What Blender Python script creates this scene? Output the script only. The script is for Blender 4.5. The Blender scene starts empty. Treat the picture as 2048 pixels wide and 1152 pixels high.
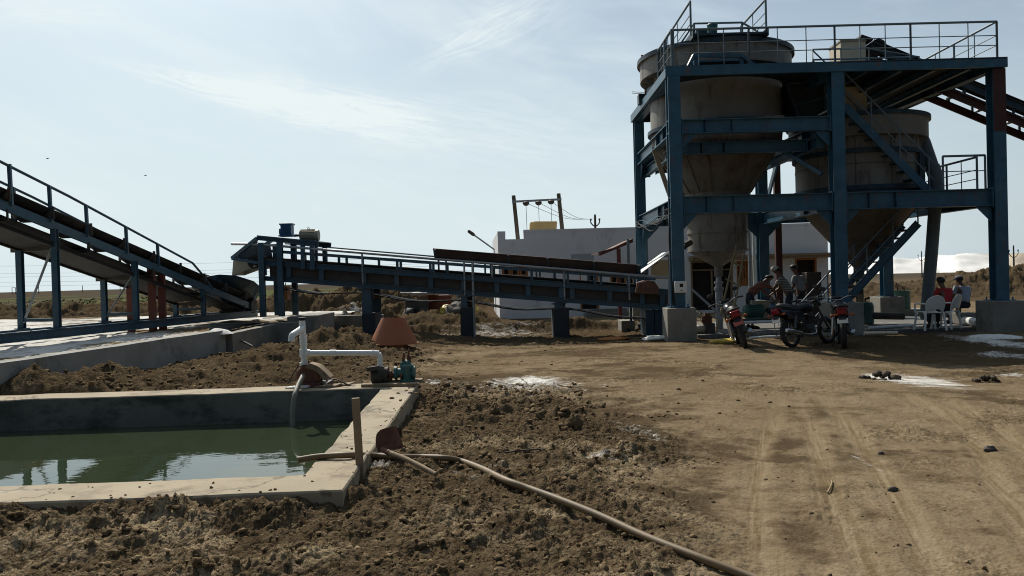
import bpy, math, random
import numpy as np
from mathutils import Vector, Matrix, noise as mnoise
R = math.radians
random.seed(7)
S = bpy.context.scene
COL = S.collection
V = Vector
ZUP = V((0, 0, 1))

# ------------------------------------------------------------------ camera
F = 1607.0                       # focal length in photo pixels (photo 2048 wide)
CAM_Z, ROLL, PITCH = 1.6, R(1.55), math.atan(19 / 1607.0)
_r0, _u0 = V((1, 0, 0)), V((0, math.sin(PITCH), math.cos(PITCH)))
CF = V((0, math.cos(PITCH), -math.sin(PITCH)))
CR = math.cos(ROLL) * _r0 - math.sin(ROLL) * _u0
CU = math.sin(ROLL) * _r0 + math.cos(ROLL) * _u0
def ray(px, py): return CF + (px - 1024) / F * CR + (576 - py) / F * CU
def W(px, py, Y):
    d = ray(px, py); return V((0, 0, CAM_Z)) + d * (Y / d.y)
def G(px, py, z=0.0):
    d = ray(px, py); return V((0, 0, CAM_Z)) + d * ((z - CAM_Z) / d.z)
cam = bpy.data.cameras.new('camera'); cam.sensor_width = 36; cam.lens = 36 * F / 2048
cam.clip_start = 0.1; cam.clip_end = 20000
camo = bpy.data.objects.new('camera', cam); COL.objects.link(camo)
M4 = Matrix.Identity(4)
for i in range(3):
    M4[i][0], M4[i][1], M4[i][2] = CR[i], CU[i], -CF[i]
M4[0][3], M4[1][3], M4[2][3] = 0, 0, CAM_Z
camo.matrix_world = M4
S.camera = camo

# ------------------------------------------------------------------ mesh builder
class MB:
    def __init__(s): s.v = []; s.f = []; s.sm = []; s.mi = []; s.cur = 0
    def add(s, vs, fs, smooth=False):
        b = len(s.v); s.v += [V(p) for p in vs]
        for f in fs:
            s.f.append([i + b for i in f]); s.sm.append(smooth); s.mi.append(s.cur)
        return s
    def box(s, c, d, rot=None):
        x, y, z = d[0] / 2, d[1] / 2, d[2] / 2
        vs = [V((a, b, e)) for a in (-x, x) for b in (-y, y) for e in (-z, z)]
        if rot is not None: vs = [rot @ p for p in vs]
        c = V(c)
        return s.add([c + p for p in vs], [(0, 1, 3, 2), (4, 6, 7, 5), (0, 4, 5, 1), (2, 3, 7, 6), (0, 2, 6, 4), (1, 5, 7, 3)])
    def span(s, a, b):
        a, b = V(a), V(b); return s.box((a + b) / 2, [abs(b[i] - a[i]) for i in range(3)])
    @staticmethod
    def frame(p, q, up):
        t = (q - p).normalized(); u = V(up)
        sd = t.cross(u)
        if sd.length < 1e-4: sd = t.cross(V((0, 1, 0)))
        sd.normalize(); n = sd.cross(t).normalized()
        return t, sd, n
    def prof(s, p, q, pts, up=ZUP):
        p, q = V(p), V(q); t, sd, n = s.frame(p, q, up); k = len(pts)
        vs = [p + sd * a + n * b for a, b in pts] + [q + sd * a + n * b for a, b in pts]
        fs = [(i, (i + 1) % k, (i + 1) % k + k, i + k) for i in range(k)]
        fs += [tuple(range(k - 1, -1, -1)), tuple(range(k, 2 * k))]
        return s.add(vs, fs)
    def bar(s, p, q, w, h=None, up=ZUP):
        h = w if h is None else h
        return s.prof(p, q, [(-w / 2, -h / 2), (w / 2, -h / 2), (w / 2, h / 2), (-w / 2, h / 2)], up)
    def ibeam(s, p, q, w, h, up=ZUP, t=0.02):
        a, b, g = w / 2, h / 2, t / 2
        return s.prof(p, q, [(-a, -b), (a, -b), (a, -b + t), (g, -b + t), (g, b - t), (a, b - t), (a, b), (-a, b), (-a, b - t), (-g, b - t), (-g, -b + t), (-a, -b + t)], up)
    def chan(s, p, q, w, h, up=ZUP, t=0.015, flip=1):
        a, b = w * flip, h / 2; t2 = t * flip
        pts = [(0, -b), (a, -b), (a, -b + t), (t2, -b + t), (t2, b - t), (a, b - t), (a, b), (0, b)]
        return s.prof(p, q, pts, up)
    def angle(s, p, q, w, up=ZUP, t=0.01):
        return s.prof(p, q, [(0, 0), (w, 0), (w, t), (t, t), (t, w), (0, w)], up)
    def tube(s, pts, r, n=8, cap=True):
        pts = [V(p) for p in pts]; m = len(pts)
        rs = r if isinstance(r, (list, tuple)) else [r] * m
        tan = [(pts[min(i + 1, m - 1)] - pts[max(i - 1, 0)]).normalized() for i in range(m)]
        up = ZUP if abs(tan[0].z) < 0.95 else V((0, 1, 0))
        nrm = (up - tan[0] * up.dot(tan[0])).normalized()
        vs = []
        for i in range(m):
            nrm = (nrm - tan[i] * nrm.dot(tan[i])).normalized(); bi = tan[i].cross(nrm)
            for k in range(n):
                a = 2 * math.pi * k / n
                vs.append(pts[i] + (nrm * math.cos(a) + bi * math.sin(a)) * rs[i])
        fs = [(i * n + k, i * n + (k + 1) % n, (i + 1) * n + (k + 1) % n, (i + 1) * n + k) for i in range(m - 1) for k in range(n)]
        s.add(vs, fs, True)
        if cap: s.add(vs[:n], [tuple(range(n - 1, -1, -1))]); s.add(vs[-n:], [tuple(range(n))])
        return s
    def lathe(s, prof, c=(0, 0, 0), n=32, rot=None, smooth=True, a0=0, a1=2 * math.pi):
        c = V(c); full = abs(a1 - a0 - 2 * math.pi) < 1e-5; k = n if full else n + 1
        # split at sharp corners so the shading stays crisp
        for (ra, za), (rb, zb) in zip(prof[:-1], prof[1:]):
            vs = []
            for r_, z_ in ((ra, za), (rb, zb)):
                for i in range(k):
                    a = a0 + (a1 - a0) * i / n
                    p = V((r_ * math.cos(a), r_ * math.sin(a), z_))
                    vs.append(c + (rot @ p if rot is not None else p))
            fs = [(i, (i + 1) % k, k + (i + 1) % k, k + i) for i in range(n)]
            s.add(vs, fs, smooth)
        return s
    def plate(s, poly, thick):
        th = V(thick); k = len(poly); poly = [V(p) for p in poly]
        vs = [p - th / 2 for p in poly] + [p + th / 2 for p in poly]
        fs = [tuple(range(k - 1, -1, -1)), tuple(range(k, 2 * k))] + [(i, (i + 1) % k, (i + 1) % k + k, i + k) for i in range(k)]
        return s.add(vs, fs)
    def ball(s, c, r, sc=(1, 1, 1), nu=12, nv=8, rot=None, jit=0.0):
        c = V(c); vs = []
        for j in range(nv + 1):
            th = math.pi * j / nv
            for i in range(nu):
                a = 2 * math.pi * i / nu
                p = V((math.sin(th) * math.cos(a) * sc[0], math.sin(th) * math.sin(a) * sc[1], math.cos(th) * sc[2])) * r
                if jit: p *= 1 + jit * mnoise.noise(p * (2.2 / r) + c * 3)
                vs.append(c + (rot @ p if rot is not None else p))
        fs = [(j * nu + i, j * nu + (i + 1) % nu, (j + 1) * nu + (i + 1) % nu, (j + 1) * nu + i) for j in range(nv) for i in range(nu)]
        return s.add(vs, fs, True)
    def build(s, name, m, parent=None, origin=None, bevel=0, seg=2):
        off = OFF.get(parent, V((0, 0, 0))) if parent is not None else (V(origin) if origin is not None else V((0, 0, 0)))
        me = bpy.data.meshes.new(name)
        me.from_pydata([tuple(p - off) for p in s.v], [], s.f)
        ml = m if isinstance(m, (list, tuple)) else [m]
        for q in ml: me.materials.append(q)
        me.polygons.foreach_set('use_smooth', s.sm)
        me.polygons.foreach_set('material_index', s.mi)
        me.validate(); me.update()
        o = bpy.data.objects.new(name, me); COL.objects.link(o)
        if parent is not None: o.parent = parent; OFF[o] = off
        else: o.location = off; OFF[o] = off
        if bevel:
            b = o.modifiers.new('bevel', 'BEVEL'); b.width = bevel; b.segments = seg; b.limit_method = 'ANGLE'; b.angle_limit = R(40)
        return o
OFF = {}
def tag(o, label=None, cat=None, group=None, kind=None):
    if label: o['label'] = label
    if cat: o['category'] = cat
    if group: o['group'] = group
    if kind: o['kind'] = kind
    return o
def thing(name, label, cat, loc=(0, 0, 0), rz=0.0, group=None, local=False):
    o = bpy.data.objects.new(name, None); COL.objects.link(o)
    o.empty_display_size = 0.1
    o.location = loc; o.rotation_euler = (0, 0, rz)
    OFF[o] = V((0, 0, 0)) if local else V(loc)
    return tag(o, label, cat, group)
def copy_tree(o, parent=None):
    c = o.copy(); COL.objects.link(c)
    if parent is not None: c.parent = parent
    for ch in list(o.children): copy_tree(ch, c)
    return c
def one(name, mb, m, label, cat, origin=(0, 0, 0), group=None, **k):
    return tag(mb.build(name, m, None, origin, **k), label, cat, group)

# ------------------------------------------------------------------ materials
def node_mat(name):
    m = bpy.data.materials.new(name); m.use_nodes = True
    nt = m.node_tree; return m, nt, nt.nodes['Principled BSDF']
def N(nt, t, **k):
    n = nt.nodes.new(t)
    for a, b in k.items():
        if a in n.inputs: n.inputs[a].default_value = b
        else: setattr(n, a, b)
    return n
def ramp(nt, src, stops):
    n = nt.nodes.new('ShaderNodeValToRGB'); cr = n.color_ramp
    while len(cr.elements) > len(stops): cr.elements.remove(cr.elements[-1])
    while len(cr.elements) < len(stops): cr.elements.new(0.5)
    for e, (p, c) in zip(cr.elements, stops):
        e.position = p; e.color = (*c, 1) if len(c) == 3 else c
    nt.links.new(src, n.inputs[0]); return n.outputs[0]
def mix(nt, fac, a, b, typ='MIX'):
    n = nt.nodes.new('ShaderNodeMix'); n.data_type = 'RGBA'; n.blend_type = typ
    for sock, val in ((n.inputs[0], fac), (n.inputs[6], a), (n.inputs[7], b)):
        if isinstance(val, (int, float)): sock.default_value = val
        elif isinstance(val, (tuple, list)): sock.default_value = (*val, 1)[:4]
        else: nt.links.new(val, sock)
    return n.outputs[2]
def sc(c, k): return tuple(min(1, x * k) for x in c)
def mat(name, col, rough=0.6, metal=0.0, var=0.25, scale=3.0, stain=None, amt=0.35, sscale=4.0, streak=0.0, bump=0.0, bscale=60.0, dust=0.0, spec=0.4, crack=0.0):
    """painted / weathered surface: mottled base, patches of a second colour with their own outline, run marks"""
    m, nt, b = node_mat(name); L = nt.links.new
    tc = N(nt, 'ShaderNodeTexCoord').outputs['Object']
    n1 = N(nt, 'ShaderNodeTexNoise', Scale=scale, Detail=6.0, Roughness=0.65); L(tc, n1.inputs['Vector'])
    c = ramp(nt, n1.outputs[0], [(0.25, sc(col, 1 - var)), (0.75, sc(col, 1 + var))])
    if stain is not None:
        mp = N(nt, 'ShaderNodeMapping'); L(tc, mp.inputs[0])
        mp.inputs['Scale'].default_value = (1, 1, 1 - 0.85 * streak)
        n2 = N(nt, 'ShaderNodeTexNoise', Scale=sscale, Detail=8.0, Roughness=0.7); L(mp.outputs[0], n2.inputs['Vector'])
        lo = 0.72 - amt * 0.5
        fac = ramp(nt, n2.outputs[0], [(lo, (0, 0, 0)), (min(1, lo + 0.14), (1, 1, 1))])
        c = mix(nt, fac, c, stain)
    if dust > 0:
        n3 = N(nt, 'ShaderNodeTexNoise', Scale=1.7, Detail=5.0, Roughness=0.7); L(tc, n3.inputs['Vector'])
        fac = ramp(nt, n3.outputs[0], [(0.45, (0, 0, 0)), (0.8, (dust, dust, dust))])
        c = mix(nt, fac, c, (0.26, 0.22, 0.16))
    if crack:
        n5 = N(nt, 'ShaderNodeTexNoise', Scale=crack, Detail=5.0, Roughness=0.6, Distortion=0.5); L(tc, n5.inputs['Vector'])
        cf_ = ramp(nt, n5.outputs[0], [(0.488, (0, 0, 0)), (0.498, (0.8, 0.8, 0.8)), (0.502, (0.8, 0.8, 0.8)), (0.512, (0, 0, 0))]); c = mix(nt, cf_, c, sc(col, 0.35))
        n6 = N(nt, 'ShaderNodeTexNoise', Scale=1.1, Detail=7.0, Roughness=0.75); L(tc, n6.inputs['Vector'])
        c = mix(nt, ramp(nt, n6.outputs[0], [(0.58, (0, 0, 0)), (0.72, (0.7, 0.7, 0.7))]), c, (0.5, 0.47, 0.41))
    L(c, b.inputs['Base Color'])
    b.inputs['Roughness'].default_value = rough; b.inputs['Metallic'].default_value = metal
    b.inputs['Specular IOR Level'].default_value = spec
    if bump > 0:
        n4 = N(nt, 'ShaderNodeTexNoise', Scale=bscale, Detail=4.0, Roughness=0.6); L(tc, n4.inputs['Vector'])
        bp = N(nt, 'ShaderNodeBump', Strength=bump, Distance=0.01); L(n4.outputs[0], bp.inputs['Height'])
        L(bp.outputs[0], b.inputs['Normal'])
    return m
RUST = (0.13, 0.055, 0.025)
M = dict(
    blue=mat('blue_steel_paint', (0.030, 0.098, 0.152), 0.38, var=0.35, stain=RUST, amt=0.27, streak=0.8, dust=0.14),
    blue_dark=mat('dark_blue_steel_paint', (0.014, 0.042, 0.064), 0.55, var=0.3, stain=RUST, amt=0.2, dust=0.3),
    conv=mat('conveyor_blue_paint', (0.033, 0.087, 0.128), 0.4, var=0.3, stain=RUST, amt=0.28, dust=0.25),
    oxide=mat('red_oxide_primer', (0.15, 0.04, 0.024), 0.65, var=0.2, stain=(0.1, 0.04, 0.03), amt=0.3, dust=0.15),
    cone=mat('orange_red_primer', (0.33, 0.105, 0.04), 0.6, var=0.1, scale=2, stain=(0.2, 0.05, 0.03), amt=0.1, sscale=6, dust=0.12),
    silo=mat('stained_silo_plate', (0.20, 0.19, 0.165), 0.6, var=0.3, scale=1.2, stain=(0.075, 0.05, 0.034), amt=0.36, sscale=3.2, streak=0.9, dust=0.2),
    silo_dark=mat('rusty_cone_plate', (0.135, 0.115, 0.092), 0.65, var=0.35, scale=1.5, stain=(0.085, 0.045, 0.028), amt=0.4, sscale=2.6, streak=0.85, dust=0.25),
    conc=mat('grey_concrete', (0.22, 0.21, 0.18), 0.9, var=0.3, scale=2.5, stain=(0.1, 0.09, 0.075), amt=0.3, sscale=1.6, bump=0.35, bscale=40),
    coping=mat('tan_concrete', (0.33, 0.275, 0.19), 0.9, var=0.16, scale=1.6, stain=(0.19, 0.145, 0.095), amt=0.4, sscale=2.2, bump=0.4, bscale=45, crack=0.55),
    wall_conc=mat('channel_concrete', (0.27, 0.27, 0.25), 0.9, var=0.25, scale=1.8, stain=(0.12, 0.115, 0.1), amt=0.34, sscale=1.1, bump=0.35),
    belt=mat('belt_rubber', (0.016, 0.016, 0.017), 0.75, var=0.3, dust=0.22),
    web=mat('dull_brown_plate', (0.06, 0.052, 0.043), 0.7, var=0.3, stain=(0.05, 0.035, 0.025), amt=0.4),
    pipe_gal=mat('galvanised_pipe', (0.30, 0.32, 0.33), 0.45, metal=0.35, var=0.2, stain=(0.16, 0.11, 0.07), amt=0.25, sscale=6),
    rail=mat('grey_blue_rail_paint', (0.13, 0.18, 0.205), 0.5, var=0.25, stain=RUST, amt=0.22, sscale=7),
    pvc=mat('white_pvc', (0.74, 0.75, 0.72), 0.35, var=0.05, stain=(0.45, 0.41, 0.33), amt=0.2, sscale=5),
    pvc_grey=mat('grey_pvc', (0.115, 0.15, 0.155), 0.45, var=0.15, stain=(0.2, 0.18, 0.15), amt=0.2, dust=0.2),
    hose=mat('tan_hose', (0.16, 0.11, 0.056), 0.6, var=0.2, stain=(0.07, 0.046, 0.028), amt=0.35, sscale=5),
    hose_grey=mat('grey_hose', (0.17, 0.165, 0.13), 0.6, var=0.2),
    wood=mat('weathered_wood', (0.25, 0.185, 0.115), 0.85, var=0.3, scale=5, stain=(0.11, 0.075, 0.045), amt=0.32, sscale=9, streak=0.8, bump=0.4),
    bamboo=mat('bamboo', (0.27, 0.2, 0.105), 0.7, var=0.3, scale=8),
    rusty=mat('rusty_iron', (0.13, 0.055, 0.032), 0.75, var=0.4, scale=5, stain=(0.055, 0.035, 0.028), amt=0.4, sscale=8, bump=0.4, bscale=80),
    dark_iron=mat('dark_cast_iron', (0.045, 0.038, 0.033), 0.7, var=0.4, stain=RUST, amt=0.3, sscale=8, dust=0.25),
    green=mat('green_machine_paint', (0.045, 0.12, 0.09), 0.45, var=0.25, stain=(0.07, 0.05, 0.035), amt=0.25, sscale=6, dust=0.25),
    teal=mat('teal_machine_paint', (0.03, 0.115, 0.11), 0.5, var=0.25, stain=(0.05, 0.045, 0.035), amt=0.25, sscale=8, dust=0.2),
    bluemotor=mat('bright_blue_machine_paint', (0.02, 0.09, 0.2), 0.45, var=0.25, stain=(0.04, 0.035, 0.03), amt=0.25, sscale=6),
    beige=mat('beige_machine_paint', (0.3, 0.27, 0.2), 0.5, var=0.15, stain=(0.13, 0.1, 0.07), amt=0.2, sscale=6),
    cream=mat('cream_sheet', (0.58, 0.5, 0.36), 0.6, var=0.12, stain=(0.34, 0.25, 0.15), amt=0.25, sscale=3, streak=0.7),
    white=mat('white_wall_paint', (0.70, 0.71, 0.72), 0.85, var=0.08, scale=0.6, stain=(0.47, 0.46, 0.43), amt=0.3, sscale=1.1, streak=0.7, bump=0.1),
    white_sheet=mat('white_roof_sheet', (0.72, 0.71, 0.66), 0.5, var=0.08, stain=(0.45, 0.4, 0.3), amt=0.22),
    plastic_white=mat('white_plastic', (0.72, 0.72, 0.66), 0.35, var=0.05, stain=(0.5, 0.47, 0.38), amt=0.15),
    brown_wood=mat('brown_shutter_wood', (0.34, 0.14, 0.045), 0.6, var=0.25, scale=4, stain=(0.09, 0.04, 0.02), amt=0.3),
    dark_room=mat('dark_interior', (0.02, 0.018, 0.016), 0.9, var=0.2),
    orange=mat('orange_steel', (0.42, 0.15, 0.03), 0.55, var=0.2, stain=(0.16, 0.07, 0.03), amt=0.3, dust=0.3),
    yellow=mat('yellow_plastic', (0.6, 0.42, 0.07), 0.5, var=0.2, stain=(0.4, 0.3, 0.12), amt=0.2),
    black=mat('black_rubber', (0.014, 0.014, 0.014), 0.7, var=0.3, dust=0.2),
    chrome=mat('chrome', (0.55, 0.55, 0.55), 0.2, metal=0.9, var=0.05),
    alu=mat('dull_aluminium', (0.085, 0.085, 0.082), 0.45, metal=0.5, var=0.2),
    grit=mat('dirty_machine_skin', (0.075, 0.066, 0.055), 0.85, var=0.4, scale=3, stain=(0.15, 0.12, 0.09), amt=0.25, bump=0.4),
)
# ------------------------------------------------------------------ light
SUN_D = V((-3.0, 6.7, 6.6)).normalized()                  # towards the sun
SUN_EL = math.asin(SUN_D.z); SUN_AZ = math.atan2(SUN_D.x, SUN_D.y)   # azimuth clockwise from +Y
sun = bpy.data.lights.new('sun', 'SUN'); sun.energy = 5.0; sun.angle = R(0.55); sun.color = (1.0, 0.93, 0.82)
so = bpy.data.objects.new('sun', sun); COL.objects.link(so)
so.rotation_euler = (-SUN_D).to_track_quat('-Z', 'Y').to_euler(); so.location = SUN_D * 60

w = bpy.data.worlds.new('World'); S.world = w; w.use_nodes = True
nt = w.node_tree; L = nt.links.new
bg = nt.nodes['Background']
sky = N(nt, 'ShaderNodeTexSky'); sky.sky_type = 'NISHITA'; sky.sun_disc = False
sky.sun_elevation = SUN_EL; sky.sun_rotation = SUN_AZ
sky.altitude = 0; sky.air_density = 1.0; sky.dust_density = 2.2; sky.ozone_density = 1.6
tc = N(nt, 'ShaderNodeTexCoord').outputs['Generated']
sep = N(nt, 'ShaderNodeSeparateXYZ'); L(tc, sep.inputs[0])
def mth(op, a, b=None, c=None, clamp=False):
    n = nt.nodes.new('ShaderNodeMath'); n.operation = op; n.use_clamp = clamp
    for i, q in enumerate((a, b, c)):
        if q is None: continue
        if isinstance(q, (int, float)): n.inputs[i].default_value = q
        else: L(q, n.inputs[i])
    return n.outputs[0]
# azimuth and elevation of the view direction: cirrus lies in bands over the whole dome
az = mth('ARCTAN2', sep.outputs[0], sep.outputs[1]); el = mth('ARCSINE', sep.outputs[2])
def rotated(a0, e0, deg):
    ca, sa = math.cos(R(deg)), math.sin(R(deg))
    da = mth('SUBTRACT', az, a0); de = mth('SUBTRACT', el, e0)
    u = mth('ADD', mth('MULTIPLY', da, ca), mth('MULTIPLY', de, sa))
    v = mth('SUBTRACT', mth('MULTIPLY', de, ca), mth('MULTIPLY', da, sa))
    return u, v
def cnoise(u, v, su, sv, off, detail=4.0, rough=0.6, dist=0.6):
    cb = N(nt, 'ShaderNodeCombineXYZ'); L(mth('MULTIPLY', u, su), cb.inputs[0]); L(mth('MULTIPLY', v, sv), cb.inputs[1]); cb.inputs[2].default_value = off
    n = N(nt, 'ShaderNodeTexNoise', Scale=1.0, Detail=detail, Roughness=rough, Distortion=dist); L(cb.outputs[0], n.inputs['Vector'])
    return n.outputs[0]
def smooth(x, lo, hi):
    n = nt.nodes.new('ShaderNodeMapRange'); n.interpolation_type = 'SMOOTHSTEP'
    n.inputs[1].default_value = lo; n.inputs[2].default_value = hi; L(x, n.inputs[0]); return n.outputs[0]
u, v = rotated(0.0, 0.2, -14)
soft = smooth(cnoise(u, v, 2.6, 9.0, 3.1), 0.42, 0.72)
fine = smooth(cnoise(u, v, 7.0, 34.0, 8.7, rough=0.65), 0.42, 0.8)
veil = mth('MULTIPLY_ADD', fine, 0.10, mth('MULTIPLY', soft, 0.30))
def streak(px0, py0, px1, py1, wid, amp, seed):
    d0, d1 = ray(px0, py0).normalized(), ray(px1, py1).normalized()
    a0, e0 = math.atan2(d0.x, d0.y), math.asin(d0.z); a1, e1 = math.atan2(d1.x, d1.y), math.asin(d1.z)
    ln = math.hypot(a1 - a0, e1 - e0); deg = math.degrees(math.atan2(e1 - e0, a1 - a0))
    u, v = rotated(a0, e0, deg)
    wob = mth('MULTIPLY_ADD', cnoise(u, v, 9.0, 30.0, seed, rough=0.6), 0.026, -0.013)
    v2 = mth('ADD', v, wob)
    un = mth('DIVIDE', u, ln)
    width = mth('MULTIPLY_ADD', un, wid * 1.1, wid * 0.35)
    width = mth('MAXIMUM', width, 0.003)
    q = mth('DIVIDE', v2, width)
    g = mth('POWER', 2.718, mth('MULTIPLY', mth('MULTIPLY', q, q), -1.0))
    env = mth('MULTIPLY', smooth(un, -0.15, 0.5), mth('SUBTRACT', 1.0, smooth(un, 0.75, 1.5)))
    fib = mth('MULTIPLY_ADD', smooth(cnoise(u, v, 9.0, 75.0, seed + 5, rough=0.75, dist=1.2), 0.3, 0.72), 0.95, 0.12)
    return mth('MULTIPLY', mth('MULTIPLY', mth('MULTIPLY', g, env), fib), amp)
cl = mth('ADD', veil, streak(230, 130, 745, 237, 0.016, 1.7, 1.3))
cl = mth('ADD', cl, streak(560, 190, 1100, 290, 0.04, 0.3, 4.2))
cl = mth('ADD', cl, streak(800, 150, 1060, 20, 0.022, 0.5, 9.2))
cl = mth('ADD', cl, streak(-80, 20, 190, 32, 0.02, 0.3, 12.2))
lowhaze = mth('SUBTRACT', 1.0, smooth(el, -0.02, 0.36))
low = mth('MULTIPLY', lowhaze, 0.9)
upper = smooth(el, -0.02, 0.03)
cloudfac = mth('MINIMUM', mth('ADD', cl, 0.24), 0.95)
SKYK = 0.068
skyc = mix(nt, 1.0, sky.outputs[0], (SKYK * 0.86, SKYK * 1.04, SKYK * 1.12), 'MULTIPLY')
# thin cloud brightens towards the sun's side of the sky
dotn = N(nt, 'ShaderNodeVectorMath'); dotn.operation = 'DOT_PRODUCT'; L(tc, dotn.inputs[0]); dotn.inputs[1].default_value = SUN_D
glow = mth('MULTIPLY_ADD', smooth(dotn.outputs['Value'], -0.25, 0.72), 0.81, 0.07)
wc = nt.nodes.new('ShaderNodeCombineXYZ')
for i, k in enumerate((0.77, 0.92, 1.0)): L(mth('MULTIPLY', glow, k), wc.inputs[i])
c1 = mix(nt, low, skyc, wc.outputs[0])
wc2 = nt.nodes.new('ShaderNodeCombineXYZ')
for i, k in enumerate((0.95, 1.04, 1.05)): L(mth('MULTIPLY', glow, k), wc2.inputs[i])
c2 = mix(nt, cloudfac, c1, wc2.outputs[0])
L(c2, bg.inputs[0]); bg.inputs[1].default_value = 1.0
S.view_settings.view_transform = 'Standard'; S.view_settings.look = 'None'
S.cycles.max_bounces = 5; S.cycles.diffuse_bounces = 3; S.cycles.glossy_bounces = 3
S.cycles.filter_width = 1.05
S.view_settings.exposure = 0.0; S.view_settings.gamma = 1.0

# ------------------------------------------------------------------ numpy noise
def _hash(ix, iy, seed):
    h = (ix.astype(np.int64) * 374761393 + iy.astype(np.int64) * 668265263 + seed * 974634257) & 0xFFFFFFFF
    h = ((h ^ (h >> 13)) * 1274126177) & 0xFFFFFFFF
    return ((h ^ (h >> 16)) & 0xFFFFFF) / float(0x1000000)
def gnoise(x, y, seed=0):
    ix, iy = np.floor(x), np.floor(y); fx, fy = x - ix, y - iy
    ux, uy = fx * fx * fx * (fx * (fx * 6 - 15) + 10), fy * fy * fy * (fy * (fy * 6 - 15) + 10)
    def g(dx, dy):
        a = _hash(ix + dx, iy + dy, seed) * 2 * np.pi
        return np.cos(a) * (fx - dx) + np.sin(a) * (fy - dy)
    return (g(0, 0) * (1 - ux) + g(1, 0) * ux) * (1 - uy) + (g(0, 1) * (1 - ux) + g(1, 1) * ux) * uy
def fbm(x, y, oct=4, seed=0, gain=0.5):
    t = np.zeros_like(x); a = 1.0
    for i in range(oct):
        t += a * gnoise(x * 2 ** i, y * 2 ** i, seed + i * 17); a *= gain
    return t
def lumps(x, y, cell, seed=0, dens=0.75):
    """rounded clods: every cell may hold one; returns height in units of the cell, 0..~0.5"""
    wx = x + 0.25 * cell * gnoise(x / cell * 1.7, y / cell * 1.7, seed + 5); wy = y + 0.25 * cell * gnoise(x / cell * 1.7 + 9, y / cell * 1.7, seed + 6)
    px, py = wx / cell, wy / cell; ix, iy = np.floor(px), np.floor(py); h = np.zeros_like(x)
    for dx in (-1, 0, 1):
        for dy in (-1, 0, 1):
            cx, cy = ix + dx, iy + dy
            ox, oy = _hash(cx, cy, seed) , _hash(cx, cy, seed + 1)
            r = 0.25 + 0.5 * _hash(cx, cy, seed + 2) ** 1.5; on = _hash(cx, cy, seed + 3) < dens
            d2 = (px - cx - ox) ** 2 + (py - cy - oy) ** 2
            hh = np.where(on, np.sqrt(np.maximum(r * r - d2, 0)), 0)
            h = np.maximum(h, hh)
    return h
def sstep(x, a, b):
    t = np.clip((x - a) / (b - a), 0, 1); return t * t * (3 - 2 * t)
def blob(X, Y, cx, cy, sx, sy, ang=0.0):
    ca, sa = math.cos(ang), math.sin(ang); dx, dy = X - cx, Y - cy
    return np.exp(-(((dx * ca + dy * sa) / sx) ** 2 + ((-dx * sa + dy * ca) / sy) ** 2))
def pxblob(X, Y, x0, y0, x1, y1, k=0.6):
    """an ellipse on the ground that spans the given photo box"""
    a, b, c, d = G(x0, (y0 + y1) / 2), G(x1, (y0 + y1) / 2), G((x0 + x1) / 2, y0), G((x0 + x1) / 2, y1)
    return blob(X, Y, (a.x + b.x) / 2, (c.y + d.y) / 2, max(0.05, (b.x - a.x) * k), max(0.05, (c.y - d.y) * k))
# pond outline (centre lines of its walls)
def pond_d(X, Y):
    yn = 5.455 + (X + 1.33) * 0.05; yf = 10.48 + (X + 1.48) * 0.045; xr = -1.325 - (Y - 5.4) * 0.028
    return np.minimum(np.minimum(Y - yn, yf - Y), np.minimum(xr - X, X + 9.0))
TRK = []
for pts in ([(1800, 1250), (1660, 1000), (1632, 880), (1600, 800)], [(1950, 1250), (1790, 1000), (1720, 880), (1640, 790)],
            [(2150, 1200), (2010, 1000), (1935, 850), (1760, 770)], [(1560, 1250), (1500, 1010), (1520, 900), (1560, 800)],
            [(2350, 1100), (2100, 950), (1990, 850), (1850, 780)]):
    TRK.append([G(a, b) for a, b in pts])
def track(X, Y):
    """signed wheel-rut field: depth and the paler compacted band"""
    dep = np.zeros_like(X); band = np.zeros_like(X)
    for pl in TRK:
        ys = np.array([p.y for p in pl]); xs = np.array([p.x for p in pl])
        c = np.interp(Y, ys, xs); m = sstep(Y, 2.0, 3.5) * (1 - sstep(Y, ys[-1] - 2.5, ys[-1] + 1))
        d = X - c + 0.03 * gnoise(Y * 0.8, X * 0 + xs[0] * 7, 3)
        g = np.exp(-(d / 0.09) ** 2); rdg = np.exp(-((np.abs(d) - 0.15) / 0.05) ** 2)
        tread = np.sin(d * 210) * np.exp(-(d / 0.1) ** 2)
        dep += m * (-0.010 * g + 0.006 * rdg); band = np.maximum(band, m * np.exp(-(d / 0.13) ** 2))
    return dep, band
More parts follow.
